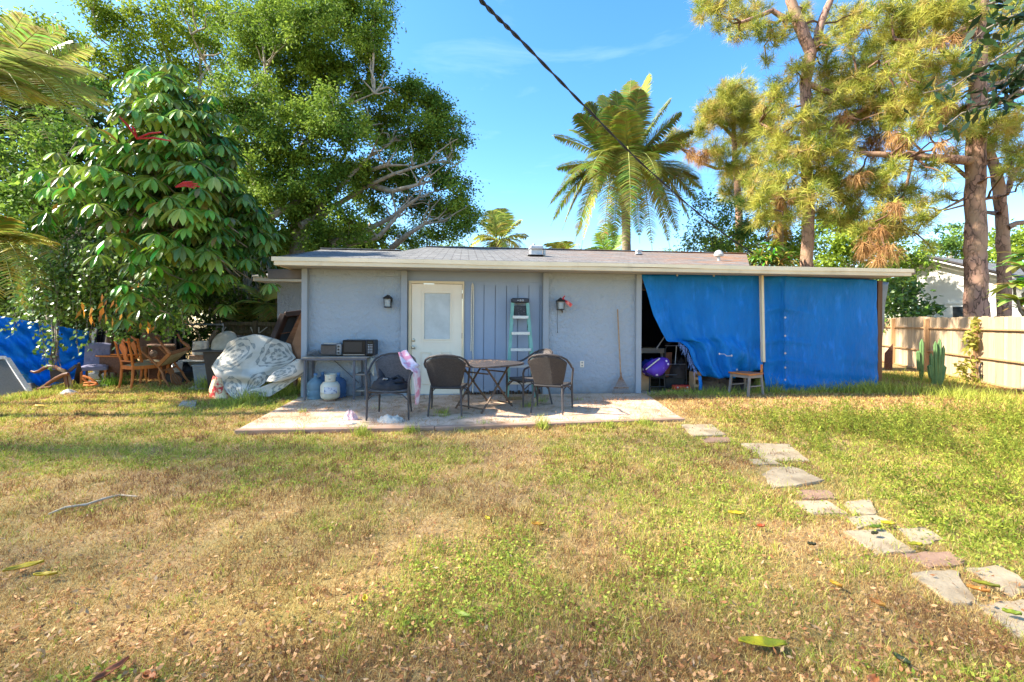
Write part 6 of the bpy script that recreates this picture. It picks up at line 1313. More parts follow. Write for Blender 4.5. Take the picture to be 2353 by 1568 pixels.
um_c = [q for q in um_x if q[0] > 560 + .25 * abs(q[1] - 700)][:48] + [(700, 335), (770, 375), (640, 400), (860, 480), (720, 470), (900, 560), (560, 615), (450, 615), (620, 690), (500, 700), (700, 620), (800, 650), (280, 735), (200, 820), (360, 795), (470, 795), (560, 820), (650, 740), (640, 850), (740, 860), (520, 900), (400, 920), (600, 955), (720, 940), (820, 950), (470, 980), (640, 1040), (560, 1140), (740, 1035), (880, 930), (960, 855), (1010, 910), (880, 1000), (960, 1010), (1000, 1080), (900, 1100), (1040, 1140), (980, 1185), (880, 1185), (1060, 1075), (780, 1310), (640, 1410), (600, 1370), (920, 1240), (840, 1150), (760, 1125), (300, 850), (1080, 1125), (1040, 1235), (680, 1175), (540, 1060), (350, 900), (590, 520), (680, 540), (780, 560), (850, 730), (760, 760), (860, 830), (240, 900), (420, 700), (560, 740), (900, 700), (820, 400)]
S1 = .4753; top_n = at(600 * S1, 900 * S1, 8.4)
for i, (zx, zy) in enumerate(um_c):
    Y = 8.1 - .9 * sst(300, 1100, zy) * sst(1200, 500, abs(zx - 640) * 2) + random.uniform(-.25, .25); c = at(zx * S1, zy * S1, Y); umbrella(c, random.uniform(.24, .34))
    for _ in range(4): umbrella(c + Vector((random.uniform(-.6, .6), random.uniform(.1, 1.0), random.uniform(-.6, .4))), random.uniform(.2, .3), ca=L(58, 92, 32), cb=L(124, 152, 64))
    limb(br, c + Vector((random.uniform(-.3, .3), .7, -.35)), c, .012, .006, .02, 4)
    if i % 4 == 0: limb(br, top_n.lerp(c, .1) + Vector((0, .4, -.3)), c + Vector((0, .6, -.3)), .05, .02, .05, 6)
for px, lean_ in ((250, .3), (330, -.2), (380, .1)): br.tube([Vector((at(px, 800, 10.6).x, 10.6, 0)), at(px + 10, 650, 10.2), top_n + Vector((lean_, .3, 0))], [.09, .075, .05], 8)
shift(br, um).build('trunk', M_bark, um, sharp=None); cl.build('crown', M_gloss_leaf, um, um.location)
M_redfl = mat('red_flower_spike', L(186, 40, 44), L(150, 28, 34), 40, .6, .5, 90)
for c0, tipz in (((662, 672), ((578, 565), (640, 610), (650, 640), (780, 640), (824, 682))), ((850, 905), ((955, 890), (965, 903), (930, 880), (940, 910)))):
    m_ = MB()
    for tz in tipz: a, b = at(c0[0] * S1, c0[1] * S1, 7.0), at(tz[0] * S1, tz[1] * S1, 6.9); m_.tube([a, a.lerp(b, .5) + Vector((0, 0, .03)), b], [.012, .017, .010], 6)
    shift(m_, um).build('flower_spike', M_redfl, um)
broad_tree('vine_covered_tree', 'mid green vine covered tree filling in around the umbrella tree', [(80, 330, 55, 9.6), (150, 290, 50, 9.8), (60, 430, 55, 9.2), (140, 400, 55, 9.6), (90, 510, 50, 9.2), (170, 500, 45, 9.4), (10, 480, 50, 9.0), (20, 360, 50, 9.4), (470, 330, 50, 11), (510, 410, 50, 11), (540, 490, 45, 11.2), (520, 560, 45, 11.2), (440, 600, 45, 11), (480, 650, 40, 11.4), (380, 200, 45, 10.5), (220, 200, 50, 10.4)], (at(110, 800, 9.9).x, 9.9, 0), at(120, 560, 9.9), L(66, 100, 34), L(150, 178, 72), r0=.1, ln=.10, wd=.06, dens=900, sub=30, sr=.2, yj=.5)
# creeper curtain with hanging strands
cv = thing('creeper', 'small leaved creeper hanging in strands over the junk on the left', 'creeper', (at(240, 800, 8.9).x, 8.9, 0)); cl = Cloud(); br = MB(); VC1, VC2 = L(58, 92, 32), L(140, 170, 70)
def strand(px, py0, py1, Y, n, ln=.075):
    sway = random.uniform(-14, 14); P = [at(px + sway * (k / 8) ** 1.5 + random.gauss(0, 2), py0 + (py1 - py0) * k / 8, Y - .1 * k / 8) for k in range(9)]; br.tube(P, .006, 4, caps=False)
    t = rng.random(n) * 7.99; i = t.astype(int); f = (t - i)[:, None]; A = np.array([list(p) for p in P]); p = A[i] * (1 - f) + A[i + 1] * f + .06 * rng.standard_normal((n, 3))
    o_ = np.tile(np.array([[0, -1.0, .2]]), (n, 1)); leaves(cl, p, o_, ln, ln * .85, rcol(n, VC1, VC2, .2), up=.1, rnd=.5, droop=.8)
for _ in range(270): px = random.uniform(40, 420); y0 = random.uniform(530, 680); strand(px, y0, min(y0 + random.uniform(60, 150), (728 if px < 215 else 775) + random.uniform(-25, 8)), random.uniform(8.5, 9.8), 46)
for px, y0, y1 in ((120, 720, 845), (128, 730, 826), (136, 720, 812), (112, 735, 800), (36, 720, 760), (258, 730, 792), (210, 740, 790), (262, 735, 780), (92, 735, 822), (98, 760, 836), (176, 740, 812)): strand(px, y0, y1, 8.55, 26)
for px in (120, 130, 126): br.tube([at(px, 735, 8.5), at(px + 3, 790, 8.5), at(px - 4, 825, 8.5)], [.02, .014, .01], 5)
for _ in range(40): p = at(random.uniform(116, 136), random.uniform(800, 822), 8.45); br.tube([p, p + Vector((random.uniform(-.12, .12), random.uniform(-.05, .05), random.uniform(-.28, -.1)))], [.005, .002], 3, caps=False)
shift(br, cv).build('stems', M_bark, cv, sharp=None); cl.build('foliage', M_gloss_leaf, cv, cv.location)
# hanging dead leaves
dl_ = Cloud(); n = 5
for px, py in ((213, 720), (262, 715), (343, 735), (170, 430), (160, 470), (200, 700), (305, 520), (250, 690), (320, 640)):
    c = at(px, py, 8.0); p = np.array([list(c)]) + .08 * rng.standard_normal((n, 3)); leaves(dl_, p, np.tile([[0, -1., 0]], (n, 1)), .17, .06, rcol(n, L(150, 92, 40), L(206, 150, 60)), up=0, rnd=.3, droop=2.5)
dead = dl_.build('dead_leaves', M_leaf, um, um.location)

# ---------------------------------------------------------------- pines
def pinebark(name):
    m = bpy.data.materials.new(name); m.use_nodes = True; nt = m.node_tree; N = nt.nodes; K = nt.links; b = N['Principled BSDF']; tc = N.new('ShaderNodeTexCoord'); mp = N.new('ShaderNodeMapping'); mp.inputs['Scale'].default_value = (1, 1, .45); K.new(tc.outputs['Object'], mp.inputs[0])
    wn_ = N.new('ShaderNodeTexNoise'); wn_.inputs['Scale'].default_value = 9; K.new(mp.outputs[0], wn_.inputs[0]); ad = N.new('ShaderNodeMixRGB'); ad.inputs[0].default_value = .16; K.new(mp.outputs[0], ad.inputs[1]); K.new(wn_.outputs['Color'], ad.inputs[2])
    v = N.new('ShaderNodeTexVoronoi'); v.feature = 'DISTANCE_TO_EDGE'; v.inputs['Scale'].default_value = 8; K.new(ad.outputs[0], v.inputs[0])
    v2 = N.new('ShaderNodeTexVoronoi'); v2.inputs['Scale'].default_value = 8; K.new(ad.outputs[0], v2.inputs[0])
    r = N.new('ShaderNodeValToRGB'); e = r.color_ramp.elements; e[0].position = 0; e[0].color = (*L(70, 50, 40), 1); e[1].position = .10; e[1].color = (*L(158, 108, 78), 1); K.new(v.outputs['Distance'], r.inputs[0])
    mx = N.new('ShaderNodeMix'); mx.data_type = 'RGBA'; mx.blend_type = 'OVERLAY'; mx.inputs['Factor'].default_value = .35; K.new(r.outputs[0], mx.inputs['A']); bw = N.new('ShaderNodeRGBToBW'); K.new(v2.outputs['Color'], bw.inputs[0]); K.new(bw.outputs[0], mx.inputs['B'])
    hs_ = N.new('ShaderNodeMix'); hs_.data_type = 'RGBA'; n2 = N.new('ShaderNodeTexNoise'); n2.inputs['Scale'].default_value = 3; K.new(mp.outputs[0], n2.inputs[0]); rr = N.new('ShaderNodeValToRGB'); rr.color_ramp.elements[0].position = .45; rr.color_ramp.elements[1].position = .7; K.new(n2.outputs[0], rr.inputs[0]); K.new(rr.outputs[0], hs_.inputs['Factor'])
    de = N.new('ShaderNodeHueSaturation'); de.inputs['Saturation'].default_value = .75; K.new(mx.outputs['Result'], de.inputs['Color']); K.new(de.outputs[0], hs_.inputs['A']); hs_.inputs['B'].default_value = (*L(170, 138, 110), 1); K.new(hs_.outputs['Result'], b.inputs['Base Color'])
    b.inputs['Roughness'].default_value = .9; b.inputs['Specular IOR Level'].default_value = .15; bp = N.new('ShaderNodeBump'); bp.inputs['Strength'].default_value = 1; bp.inputs['Distance'].default_value = .03; K.new(r.outputs[0], bp.inputs['Height']); K.new(bp.outputs[0], b.inputs['Normal']); return m
M_pbark = pinebark('pine_bark'); M_ptwig = mat('pine_twig', L(120, 88, 66), L(92, 70, 56), 14, .9, .4, 30)
PG1, PG2, PD1, PD2 = L(104, 126, 40), L(208, 200, 92), L(156, 112, 66), L(206, 166, 108)
def tufts(cl, C, D, ln, n=46, dead=None, w_=.010):
    """needle tufts: centres C (k,3), twig directions D (k,3)"""
    k = len(C); d = np.repeat(unit(D), n, 0); p = np.repeat(C, n, 0) - d * (rng.random((k * n, 1)) * .16)
    nd = unit(d * (.35 if dead is None else .2) + .75 * rng.standard_normal((k * n, 3)) + (np.array([0, 0, .15]) if dead is None else np.array([0, 0, -1.1])))
    l = ln * (.7 + .5 * rng.random((k * n, 1))); sd = unit(np.cross(nd, rng.standard_normal((k * n, 3)))) * w_ * .5; m = p + nd * l * .55; t = p + nd * l + np.array([0, 0, -1]) * l * (.10 if dead is None else .3)
    tone = np.repeat(rng.random((k, 1)), n, 0); a, b = (PG1, PG2) if dead is None else (PD1, PD2); col = np.clip((np.array(a) * (1 - tone) + np.array(b) * tone) * (1 + .16 * rng.standard_normal((k * n, 1))), .003, 1)
    if dead is None: bm_k = np.repeat(rng.random((k, 1)) < .2, n, 0); col = np.where(bm_k, col * .45 + np.array(PD2) * .55, col)
    cl.quads(np.stack([p - sd, p + sd, m + sd * .9, m - sd * .9], 1), col); cl.quads(np.stack([m - sd * .9, m + sd * .9, t + sd * .1, t - sd * .1], 1), col)
S4 = lambda zx, zy: (1490 + .4 * zx, .4 * zy)
def pine(label, Y, base, trunk, lobes, dead, limbs, group='slash pines beyond the house', ln=.27, kk=50, needles=36):
    t = thing('pine_tree', label, 'pine', base, 0, group); cl = Cloud(); br = MB(); tm = MB()
    for pts in trunk:
        P = [at(*S4(x, y), Y + (q[0] if q else 0)) for x, y, r, *q in pts]; rr = [r * .4 / FPX * Y / math.sqrt(1 + ((S4(x_, 0)[0] - CX) / FPX) ** 2) for x_, _, r, *q in pts]; fine = []; fr_ = []
        for i in range(len(P) - 1):
            for k in range(6): fine.append(P[i].lerp(P[i + 1], k / 6) + Vector((random.gauss(0, .012), 0, 0))); fr_.append((rr[i] + (rr[i + 1] - rr[i]) * k / 6) * random.uniform(.96, 1.05))
        fine.append(P[-1]); fr_.append(rr[-1]); tm.tube(fine, fr_, 14)
    nodes = []
    for pts in limbs:
        P = [at(*S4(x, y), Y + (q[0] if q else random.uniform(-.4, .4))) for x, y, r, *q in pts]; rr = [r * .4 / FPX * Y for _, _, r, *q in pts]; tm.tube(P, rr, 8, caps=False); nodes += P
    trunkpts = [at(*S4(x, y), Y) for x, y, *q in trunk[0]]
    allp = nodes + trunkpts
    for lst, dd in ((lobes, None), (dead, True)):
        for x, y, r in lst:
            r *= 1.65 if dd is None else 1.25
            px, py = S4(x, y); Yl = Y + random.uniform(-1.6, 1.2); c = at(px, py, Yl); R_ = r * .4 / FPX * Yl; k = max(4, int(kk * R_ * R_ * 2.1))
            hub = min(allp, key=lambda q: (q - c).length); limb(br, hub, c, .035, .014, -.05, 6, .06)
            d = unit(rng.standard_normal((k, 3))) * np.array([R_, R_, R_ * .85]) * (rng.random((k, 1)) ** .5); C = np.array(list(c)) + d
            D = unit(d + np.array([0, 0, .35 * R_]) + .3 * R_ * rng.standard_normal((k, 3))); tufts(cl, C, D, ln, needles if dd is None else needles, dd)
            for q in C[::6]: limb(br, c, Vector(q), .012, .006, -.05, 4, .05)
    shift(tm, t).build('trunk', M_pbark, t, sharp=None); shift(br, t).build('twig_sprays', M_ptwig, t, sharp=None); cl.build('crown', M_needle, t, base); return t
pine('tall slender forked pine rising behind the blue tarp roof', 14, (at(1855, 700, 14).x, 14, 0),
     [[(912, 1900, 44), (912, 1500, 38), (920, 1100, 36), (905, 850, 32), (905, 600, 32), (900, 480, 34), (932, 300, 38), (872, 150, 36), (812, 0, 28), (790, -120, 22)], [(945, 290, 30), (1000, 110, 24), (1055, -20, 20), (1080, -100, 16)]],
     [(400, 50, 90), (330, 30, 60), (560, 90, 90), (640, 150, 60), (520, 180, 50), (700, 235, 44), (672, 350, 30), (785, 165, 56), (760, 550, 60), (760, 640, 50), (850, 390, 60), (1030, 480, 80), (1150, 420, 90), (1050, 600, 90), (1200, 560, 90), (1330, 400, 80), (1120, 130, 80), (1250, 160, 90), (1050, 250, 55), (1180, 80, 60), (960, 690, 80), (860, 680, 60), (780, 780, 80), (700, 760, 70), (1000, 820, 90), (1120, 800, 90), (860, 880, 60), (760, 880, 80), (980, 960, 90), (1080, 920, 80), (1200, 1060, 90), (1060, 1060, 60), (1150, 1150, 70), (1300, 1000, 80), (700, 1000, 80), (800, 1060, 80), (660, 1150, 70), (760, 1180, 80), (860, 1150, 60), (1280, 700, 70), (700, 560, 50), (660, 660, 50), (740, 460, 40), (1010, 380, 60), (1100, 520, 70), (1250, 300, 60), (1360, 250, 60), (1420, 560, 60), (1240, 480, 60), (940, 1120, 60), (700, 1100, 60), (600, 1060, 60), (1000, 1200, 60), (1100, 1260, 60), (820, 1250, 50), (640, 1260, 50), (1180, 1240, 60), (940, 560, 50), (900, 150, 50), (900, 60, 40), (1320, 520, 70), (1400, 640, 60)],
     [(1180, 640, 80), (1100, 700, 70), (1330, 580, 70), (1280, 840, 70), (1040, 1000, 70), (880, 1120, 60), (760, 1140, 60), (1200, 1000, 50), (1330, 760, 60)],
     [[(840, 115, 18), (770, 100, 16), (710, 62, 14), (620, 100, 12), (530, 130, 8)], [(770, 110, 10), (740, 135, 8), (695, 125, 6)], [(905, 480, 18), (1060, 540, 14), (1200, 440, 10), (1320, 350, 6)], [(910, 760, 16), (1100, 700, 12), (1330, 580, 10), (1480, 520, 6)], [(905, 800, 14), (760, 790, 10), (640, 700, 6)], [(915, 1000, 14), (1060, 1060, 12), (1200, 1010, 8)], [(915, 1050, 14), (1000, 1000, 12), (1130, 900, 6)], [(915, 1080, 12), (800, 1100, 8), (650, 1140, 5)]])
pine('rounder pine with a full dark crown behind the coconut palm', 21, (at(1698, 700, 21).x, 21, 0),
     [[(520, 1800, 26), (520, 1430, 24), (518, 1150, 22), (492, 850, 16), (490, 560, 8)]],
     [(490, 520, 70), (430, 560, 60), (560, 580, 60), (600, 640, 70), (420, 640, 70), (340, 650, 60), (500, 680, 70), (300, 740, 44), (620, 740, 70), (540, 800, 60), (380, 860, 56), (200, 820, 46), (450, 940, 60), (500, 1020, 56), (570, 1010, 60), (470, 1110, 50), (620, 900, 60), (560, 1160, 50), (150, 780, 36)], [(300, 900, 46), (240, 870, 36), (560, 1280, 40)],
     [[(500, 800, 12), (440, 740, 9), (360, 680, 5)], [(510, 960, 12), (390, 970, 9), (280, 930, 7), (180, 850, 4)], [(505, 900, 10), (600, 780, 5)]], ln=.36, needles=40)
pine('massive old pine with thick plated trunk beyond the picket fence', 12.6, (at(2242, 800, 12.6).x, 12.6, 0),
     [[(1885, 2000, 84), (1882, 1800, 78), (1880, 1560, 72), (1880, 1430, 70), (1878, 1100, 66), (1880, 800, 62), (1888, 500, 58), (1900, 250, 50), (1910, 0, 42), (1915, -120, 36)]],
     [(1650, 60, 80), (1750, 120, 70), (1550, 520, 80), (1650, 560, 80), (1750, 460, 70), (1600, 650, 70), (1700, 700, 70), (1480, 620, 60), (1560, 300, 70), (1660, 380, 70), (1780, 640, 60), (1480, 850, 56), (1800, 330, 60), (1950, 300, 60), (2050, 250, 70), (1700, 1130, 40), (1750, 900, 50), (1500, 1080, 56), (1560, 1170, 56), (1900, 720, 60), (2000, 700, 74), (2100, 690, 74), (2050, 800, 64), (2125, 880, 56), (1960, 800, 44), (1430, 170, 80), (1500, 60, 80), (1560, 120, 80), (1450, 370, 70), (1400, 20, 70), (1850, 60, 70), (1980, 60, 70), (2100, 60, 70), (1700, 1000, 36), (1400, 1130, 70), (1450, 1250, 70), (1350, 1220, 60), (1250, 1330, 60), (1560, 1240, 60), (1380, 1350, 50), (1610, 1410, 30), (1500, 450, 60), (1580, 430, 60), (1480, 300, 60), (1640, 160, 60), (1720, 30, 60), (1800, 200, 50), (1420, 700, 60), (1540, 740, 60), (1420, 960, 60), (1600, 960, 50), (1340, 1080, 60), (1500, 1330, 50), (2120, 160, 60), (2060, 400, 50), (2150, 360, 60), (1990, 440, 50), (1780, 760, 50), (2080, 960, 40)],
     [(1490, 180, 70), (1600, 720, 60), (1450, 780, 70), (1250, 1440, 50), (1250, 1400, 56), (1380, 1430, 56), (1330, 1300, 50), (1640, 480, 50), (1720, 600, 50), (1440, 1180, 50), (1690, 820, 44), (1940, 840, 40), (1700, 240, 60), (1560, 220, 50), (1310, 1480, 44)],
     [[(1875, 930, 28), (1760, 915, 24), (1600, 905, 22), (1400, 892, 18), (1210, 880, 12)], [(1895, 560, 34), (1990, 590, 28), (2060, 570, 22), (2180, 520, 16)], [(1920, 520, 26), (2030, 480, 20), (2180, 440, 14)], [(1890, 200, 22), (1760, 210, 16), (1640, 250, 14), (1500, 280, 10), (1350, 370, 6)], [(1895, 110, 18), (1750, 200, 14), (1600, 240, 10), (1420, 230, 7)], [(1880, 420, 18), (1780, 380, 14), (1690, 300, 10), (1640, 180, 6)], [(1875, 1060, 12), (1760, 960, 10), (1660, 900, 6)], [(1870, 1110, 10), (1780, 1160, 8), (1680, 1210, 5)], [(1960, 560, 20), (2090, 600, 14), (2180, 640, 10)], [(1400, 892, 10), (1350, 1100, 8), (1280, 1300, 5)], [(1520, 900, 10), (1480, 1080, 7), (1420, 1250, 5)]], ln=.27)
pine('second reddish pine trunk close behind the massive old pine', 14.3, (at(2306, 800, 14.3).x, 14.3, 0),
     [[(2050, 2000, 52), (2045, 1800, 48), (2042, 1500, 44), (2030, 1250, 42), (2012, 1080, 42), (1990, 960, 38), (1955, 870, 30)], [(2050, 1120, 22), (2085, 1030, 20), (2120, 960, 18), (2180, 900, 14)]],
     [(2130, 960, 46), (2150, 1040, 40), (2100, 880, 40)], [(2090, 990, 40)], [[(2060, 1310, 18), (2110, 1285, 14), (2200, 1270, 10)], [(2010, 1230, 14), (1940, 1220, 10)], [(2020, 1130, 12), (1950, 1140, 9), (1850, 1170, 7), (1700, 1210, 4)]])
# ---------------------------------------------------------------- other greenery on the right and behind the roof
broad_tree('small_tree', 'thin small leaved tree between coconut palm and pines', [(1610, 470, 36, 18, .6), (1640, 520, 40, 18, .9), (1600, 540, 34, 18, .8), (1655, 570, 36, 18, .9), (1700, 540, 36, 18, .9), (1590, 590, 26, 18, .9), (1680, 490, 34, 19, .7), (1740, 520, 36, 19, .9), (1560, 590, 24, 20, .5)], (at(1645, 680, 18).x, 18, 0), at(1645, 590, 18), L(56, 84, 34), L(120, 150, 62), r0=.12, ln=.12, wd=.05, dens=800, sub=16, yj=.6, mb_=M_bark)
broad_tree('leafy_bush', 'bright leafy bushes showing over the roof right of the slender pine', [(1900, 560, 45, 17), (1950, 540, 48, 17), (2000, 560, 45, 17), (1970, 590, 40, 16), (2040, 590, 36, 17), (1890, 600, 34, 16), (1940, 500, 40, 18), (2060, 560, 30, 18), (1830, 590, 30, 18), (1700, 600, 34, 19), (1745, 590, 34, 19), (1640, 595, 34, 20), (1790, 560, 40, 19), (1850, 555, 44, 18.5), (1880, 520, 40, 18.5), (2090, 585, 34, 17.5), (2010, 520, 40, 18.5), (1660, 560, 40, 21), (1720, 545, 36, 21), (2120, 600, 26, 18)], (at(1960, 700, 17).x, 17, 0), at(1960, 610, 17), L(84, 116, 30), L(168, 190, 70), r0=.1, ln=.17, wd=.07, dens=900, sub=18, yj=.8, cat='bush')
broad_tree('distant_tree', 'distant green tree between the neighbour roof and the massive pine', [(2160, 560, 40, 27), (2195, 545, 40, 27), (2210, 580, 40, 27), (2130, 585, 24, 27)], (at(2180, 660, 27).x, 27, 0), at(2180, 590, 27), L(70, 104, 40), L(150, 176, 80), r0=.15, ln=.2, wd=.09, dens=800, sub=12)
broad_tree('distant_tree', 'distant yellow green tree at the right edge behind the second pine', [(2320, 555, 40, 24), (2350, 540, 45, 24), (2300, 580, 34, 24), (2345, 590, 40, 24), (2275, 560, 24, 25)], (at(2330, 660, 24).x, 24, 0), at(2330, 590, 24), L(104, 136, 36), L(176, 192, 76), r0=.15, ln=.2, wd=.09, dens=800, sub=12)
broad_tree('distant_tree', 'far tree low behind the roof at the foot of the small palm', [(1040, 575, 30, 30), (1000, 580, 26, 30), (1225, 590, 20, 32), (1340, 590, 22, 32), (1520, 588, 24, 30), (1100, 595, 26, 30), (940, 585, 30, 28)], (at(1100, 690, 30).x, 30, 0), at(1100, 620, 30), L(90, 116, 50), L(150, 172, 84), r0=.15, ln=.2, wd=.09, dens=800, sub=12)
broad_tree('glossy_shrub', 'dark glossy shrub between the tarp end and the white neighbour wall', [(2050, 690, 34, 16.3), (2080, 660, 34, 16.6), (2060, 640, 26, 16.6), (2110, 700, 32, 16.4), (2085, 715, 30, 16), (2120, 722, 22, 16), (2040, 720, 26, 16)], (at(2085, 760, 16.3).x, 16.3, 0), at(2085, 710, 16.3), L(40, 72, 28), L(120, 154, 60), r0=.06, ln=.20, wd=.10, dens=760, sub=14, sr=.2, yj=.4, m=M_gloss_leaf, cat='shrub')
# strap leaved rosettes
def strap(cl, c, n, l, w_, ca, cb, up=.6, droop=.35, seg=4, fwd=None):
    Q = []; C = []; c = Vector(c)
    for k in range(n):
        a = random.random() * 6.28; d = Vector((cos(a), sin(a), random.uniform(-.1, up * 2))).normalized(); sd = d.cross(Vector((0, 0, 1))).normalized(); pts = [c.copy()]; L_ = l * random.uniform(.7, 1.1); nr = sd.cross(d)
        for i in range(seg): pts.append(pts[-1] + d * L_ / seg); d = (d + Vector((0, 0, -droop))).normalized()
        col = [max(.003, (x + (y - x) * random.random()) * random.uniform(.9, 1.1)) for x, y in zip(ca, cb)]
        for i in range(seg):
            u0, u1 = sin(PI * (.12 + .86 * i / seg)) ** .7, sin(PI * (.12 + .86 * (i + 1) / seg)) ** .7
            for s in (-1, 1): Q.append([pts[i], pts[i] + (sd * s + nr * .2) * w_ * .5 * u0, pts[i + 1] + (sd * s + nr * .2) * w_ * .5 * u1, pts[i + 1]]); C.append(col)
    cl.quads(np.array([[list(v) for v in q] for q in Q], np.float32), np.array(C, np.float32))
t = thing('dracaena', 'bushy strap leaved dracaena sunlit behind the flat roof', 'shrub', (at(1775, 700, 13.6).x, 13.6, 0)); cl = Cloud(); br = MB()
for px, py in ((1745, 590), (1775, 570), (1800, 592), (1760, 605), (1790, 610), (1815, 600), (1735, 606), (1775, 595)): c = at(px, py, 13.6 + random.uniform(-.3, .3)); strap(cl, c, 46, .55, .06, L(84, 120, 34), L(190, 204, 92)); br.tube([(c.x, c.y, 0), c], .03, 6)
shift(br, t).build('stems', M_bark, t); cl.build('foliage', M_gloss_leaf, t, t.location)
t = thing('frangipani', 'big leaved plant leaning over the fence at the right edge', 'shrub', (at(2390, 760, 10.2).x, 10.2, 0)); cl = Cloud(); br = MB()
for px, py, Y in ((2345, 612, 9.9), (2338, 690, 9.8), (2330, 655, 10.2), (2395, 640, 9.9), (2360, 590, 10.3), (2388, 700, 9.9), (2420, 600, 10)): c = at(px, py, Y); strap(cl, c, 18, .56, .14, L(84, 124, 40), L(176, 198, 84), .35, .16, 5); limb(br, Vector((t.location.x, 10.2, .5)), c, .05, .025, .03)
br.tube([t.location, Vector((t.location.x, 10.2, .55))], .07, 8); shift(br, t).build('stem', M_bark, t); cl.build('foliage', M_gloss_leaf, t, t.location)
# leafy branch of a tree standing out of frame on the right
t = thing('overhanging_tree', 'dark leafy branches reaching in at the upper right corner', 'tree', (10.4, 5.2, 0)); cl = Cloud(); br = MB(); hub = Vector((9.6, 5.4, 5.6)); br.tube([(10.4, 5.2, 0), (10.3, 5.2, 3), hub, hub + Vector((.2, .4, 3))], [.22, .18, .14, .08], 10)
for pts, n in (([(2400, 60), (2330, 110), (2250, 160), (2190, 200), (2120, 215)], 60), ([(2400, 20), (2320, 40), (2260, 70), (2210, 120)], 50), ([(2420, 150), (2350, 200), (2300, 240), (2210, 260), (2160, 300)], 50), ([(2400, 100), (2340, 170), (2290, 220), (2240, 240)], 50), ([(2400, -20), (2310, 0), (2270, 10)], 40), ([(2380, 170), (2350, 150), (2320, 175), (2290, 200)], 30)):
    P = [at(a, b, 6.3 + .1 * i) for i, (a, b) in enumerate(pts)]; br.tube([hub] + P, [.05, .022, .018, .014, .010, .006][:len(P) + 1], 6, caps=False); A = np.array([list(p) for p in P]); tt = rng.random(n) * (len(P) - 1.01); i = tt.astype(int); f = (tt - i)[:, None]; p = A[i] * (1 - f) + A[i + 1] * f + .10 * rng.standard_normal((n, 3))
    leaves(cl, p, unit(rng.standard_normal((n, 3)) + np.array([-.4, 0, -.3])), .20, .075, rcol(n, L(26, 48, 28), L(62, 88, 40)), up=.6, rnd=.5, droop=.5)
for _ in range(14): clump(cl, hub + Vector((random.uniform(.3, 2.2), random.uniform(-1, .5), random.uniform(0, 2.4))), (.6, .6, .5), 160, .2, .075, L(26, 48, 28), L(62, 88, 40), sub=10, sr=.2)
shift(br, t).build('trunk', M_bark, t, sharp=None); cl.build('crown', M_gloss_leaf, t, t.location)
# creeper on the fence
cl = Cloud(); br = MB(); t = thing('fence_creeper', 'yellowing creeper climbing the picket fence beside the near post', 'creeper', (at(2238, 880, 10.9).x, 10.9, 0))
P = [at(2240, 880, 10.75), at(2244, 830, 10.75), at(2240, 790, 10.75), at(2232, 760, 10.75), at(2238, 728, 10.75)]; br.tube(P, .008, 5)
for a, b, n in ((2238, 745, 26), (2230, 772, 44), (2236, 785, 30), (2215, 845, 34), (2222, 830, 26), (2240, 880, 30), (2225, 862, 20)):
    p = np.array([list(at(a, b, 10.7))]) + .09 * rng.standard_normal((n, 3)) * np.array([1, .5, 1]); leaves(cl, p, np.tile([[-.6, -.8, 0.]], (n, 1)), .13, .07, rcol(n, L(132, 134, 50), L(186, 178, 88)), up=.2, rnd=.6, droop=.7)
shift(br, t).build('stems', M_bark, t); cl.build('foliage', M_leaf, t, t.location)
# columnar cacti by the fence
M_cact = mat('cactus_skin', L(84, 120, 68), L(110, 140, 84), 6, .6, .1, 60, c3=L(150, 150, 96), sc3=3, t3=(.6, .8))
def cactus(label, cols):
    p0 = gnd(cols[0][0], cols[0][1], .07); t = thing('column_cactus', label, 'cactus', (p0.x, p0.y, gz_at(p0.x, p0.y)), 0, 'column cacti by the fence')
    for px, pyb, pxt, pyt, r in cols:
        Y = p0.y; a, b = at(px, pyb, Y), at(pxt, pyt, Y); m_ = MB(); n = 10; V = []; F = []; K_ = 12
        for i in range(n + 1):
            f = i / n; c = a.lerp(b, f); rr = r * (.75 + .25 * min(1, f * 5)) * (1 if f < .9 else max(.12, (1 - f) * 8 + .15))
            for k in range(K_): an = 2 * PI * k / K_; q = rr * (1 if k % 2 else .72); V.append(c + Vector((q * cos(an), q * sin(an), 0)))
        for i in range(n):
            for k in range(K_): k2 = (k + 1) % K_; F.append((i * K_ + k, i * K_ + k2, (i + 1) * K_ + k2, (i + 1) * K_ + k))
        F.append(tuple(n * K_ + k for k in range(K_))); m_.add(V, F); shift(m_, t).build('column', M_cact, t, sharp=20)
    return t
cactus('single pair of cactus columns left of the middle fence post', [(2117, 875, 2118, 779, .046), (2111, 850, 2109, 806, .04)])
cactus('clump of four cactus columns in front of the picket fence', [(2144, 884, 2139, 812, .036), (2151, 888, 2149, 784, .038), (2157, 888, 2159, 778, .040), (2162, 888, 2168, 794, .036), (2140, 870, 2136, 838, .05), (2162, 880, 2170, 840, .045)])
o = MB().slab([at(2031, 868, 13.6), at(2033, 812, 13.9), at(2052, 790, 13.9), at(2050, 866, 13.6)], (.03, .05, 0)).build('plank', M_fret, None, sharp=20); at_origin(o); tag(o, 'dark weathered plank leaning on the fence beside the tarp end', 'board')
o = MB().tube([at(2253, 870, 10.6), at(2250, 845, 10.6), at(2256, 832, 10.6), at(2262, 850, 10.6), at(2256, 872, 10.6)], .016, 6).build('garden_hose', M_black, None); at_origin(o); tag(o, 'short coil of dark hose hanging on the fence by the near post', 'hose')

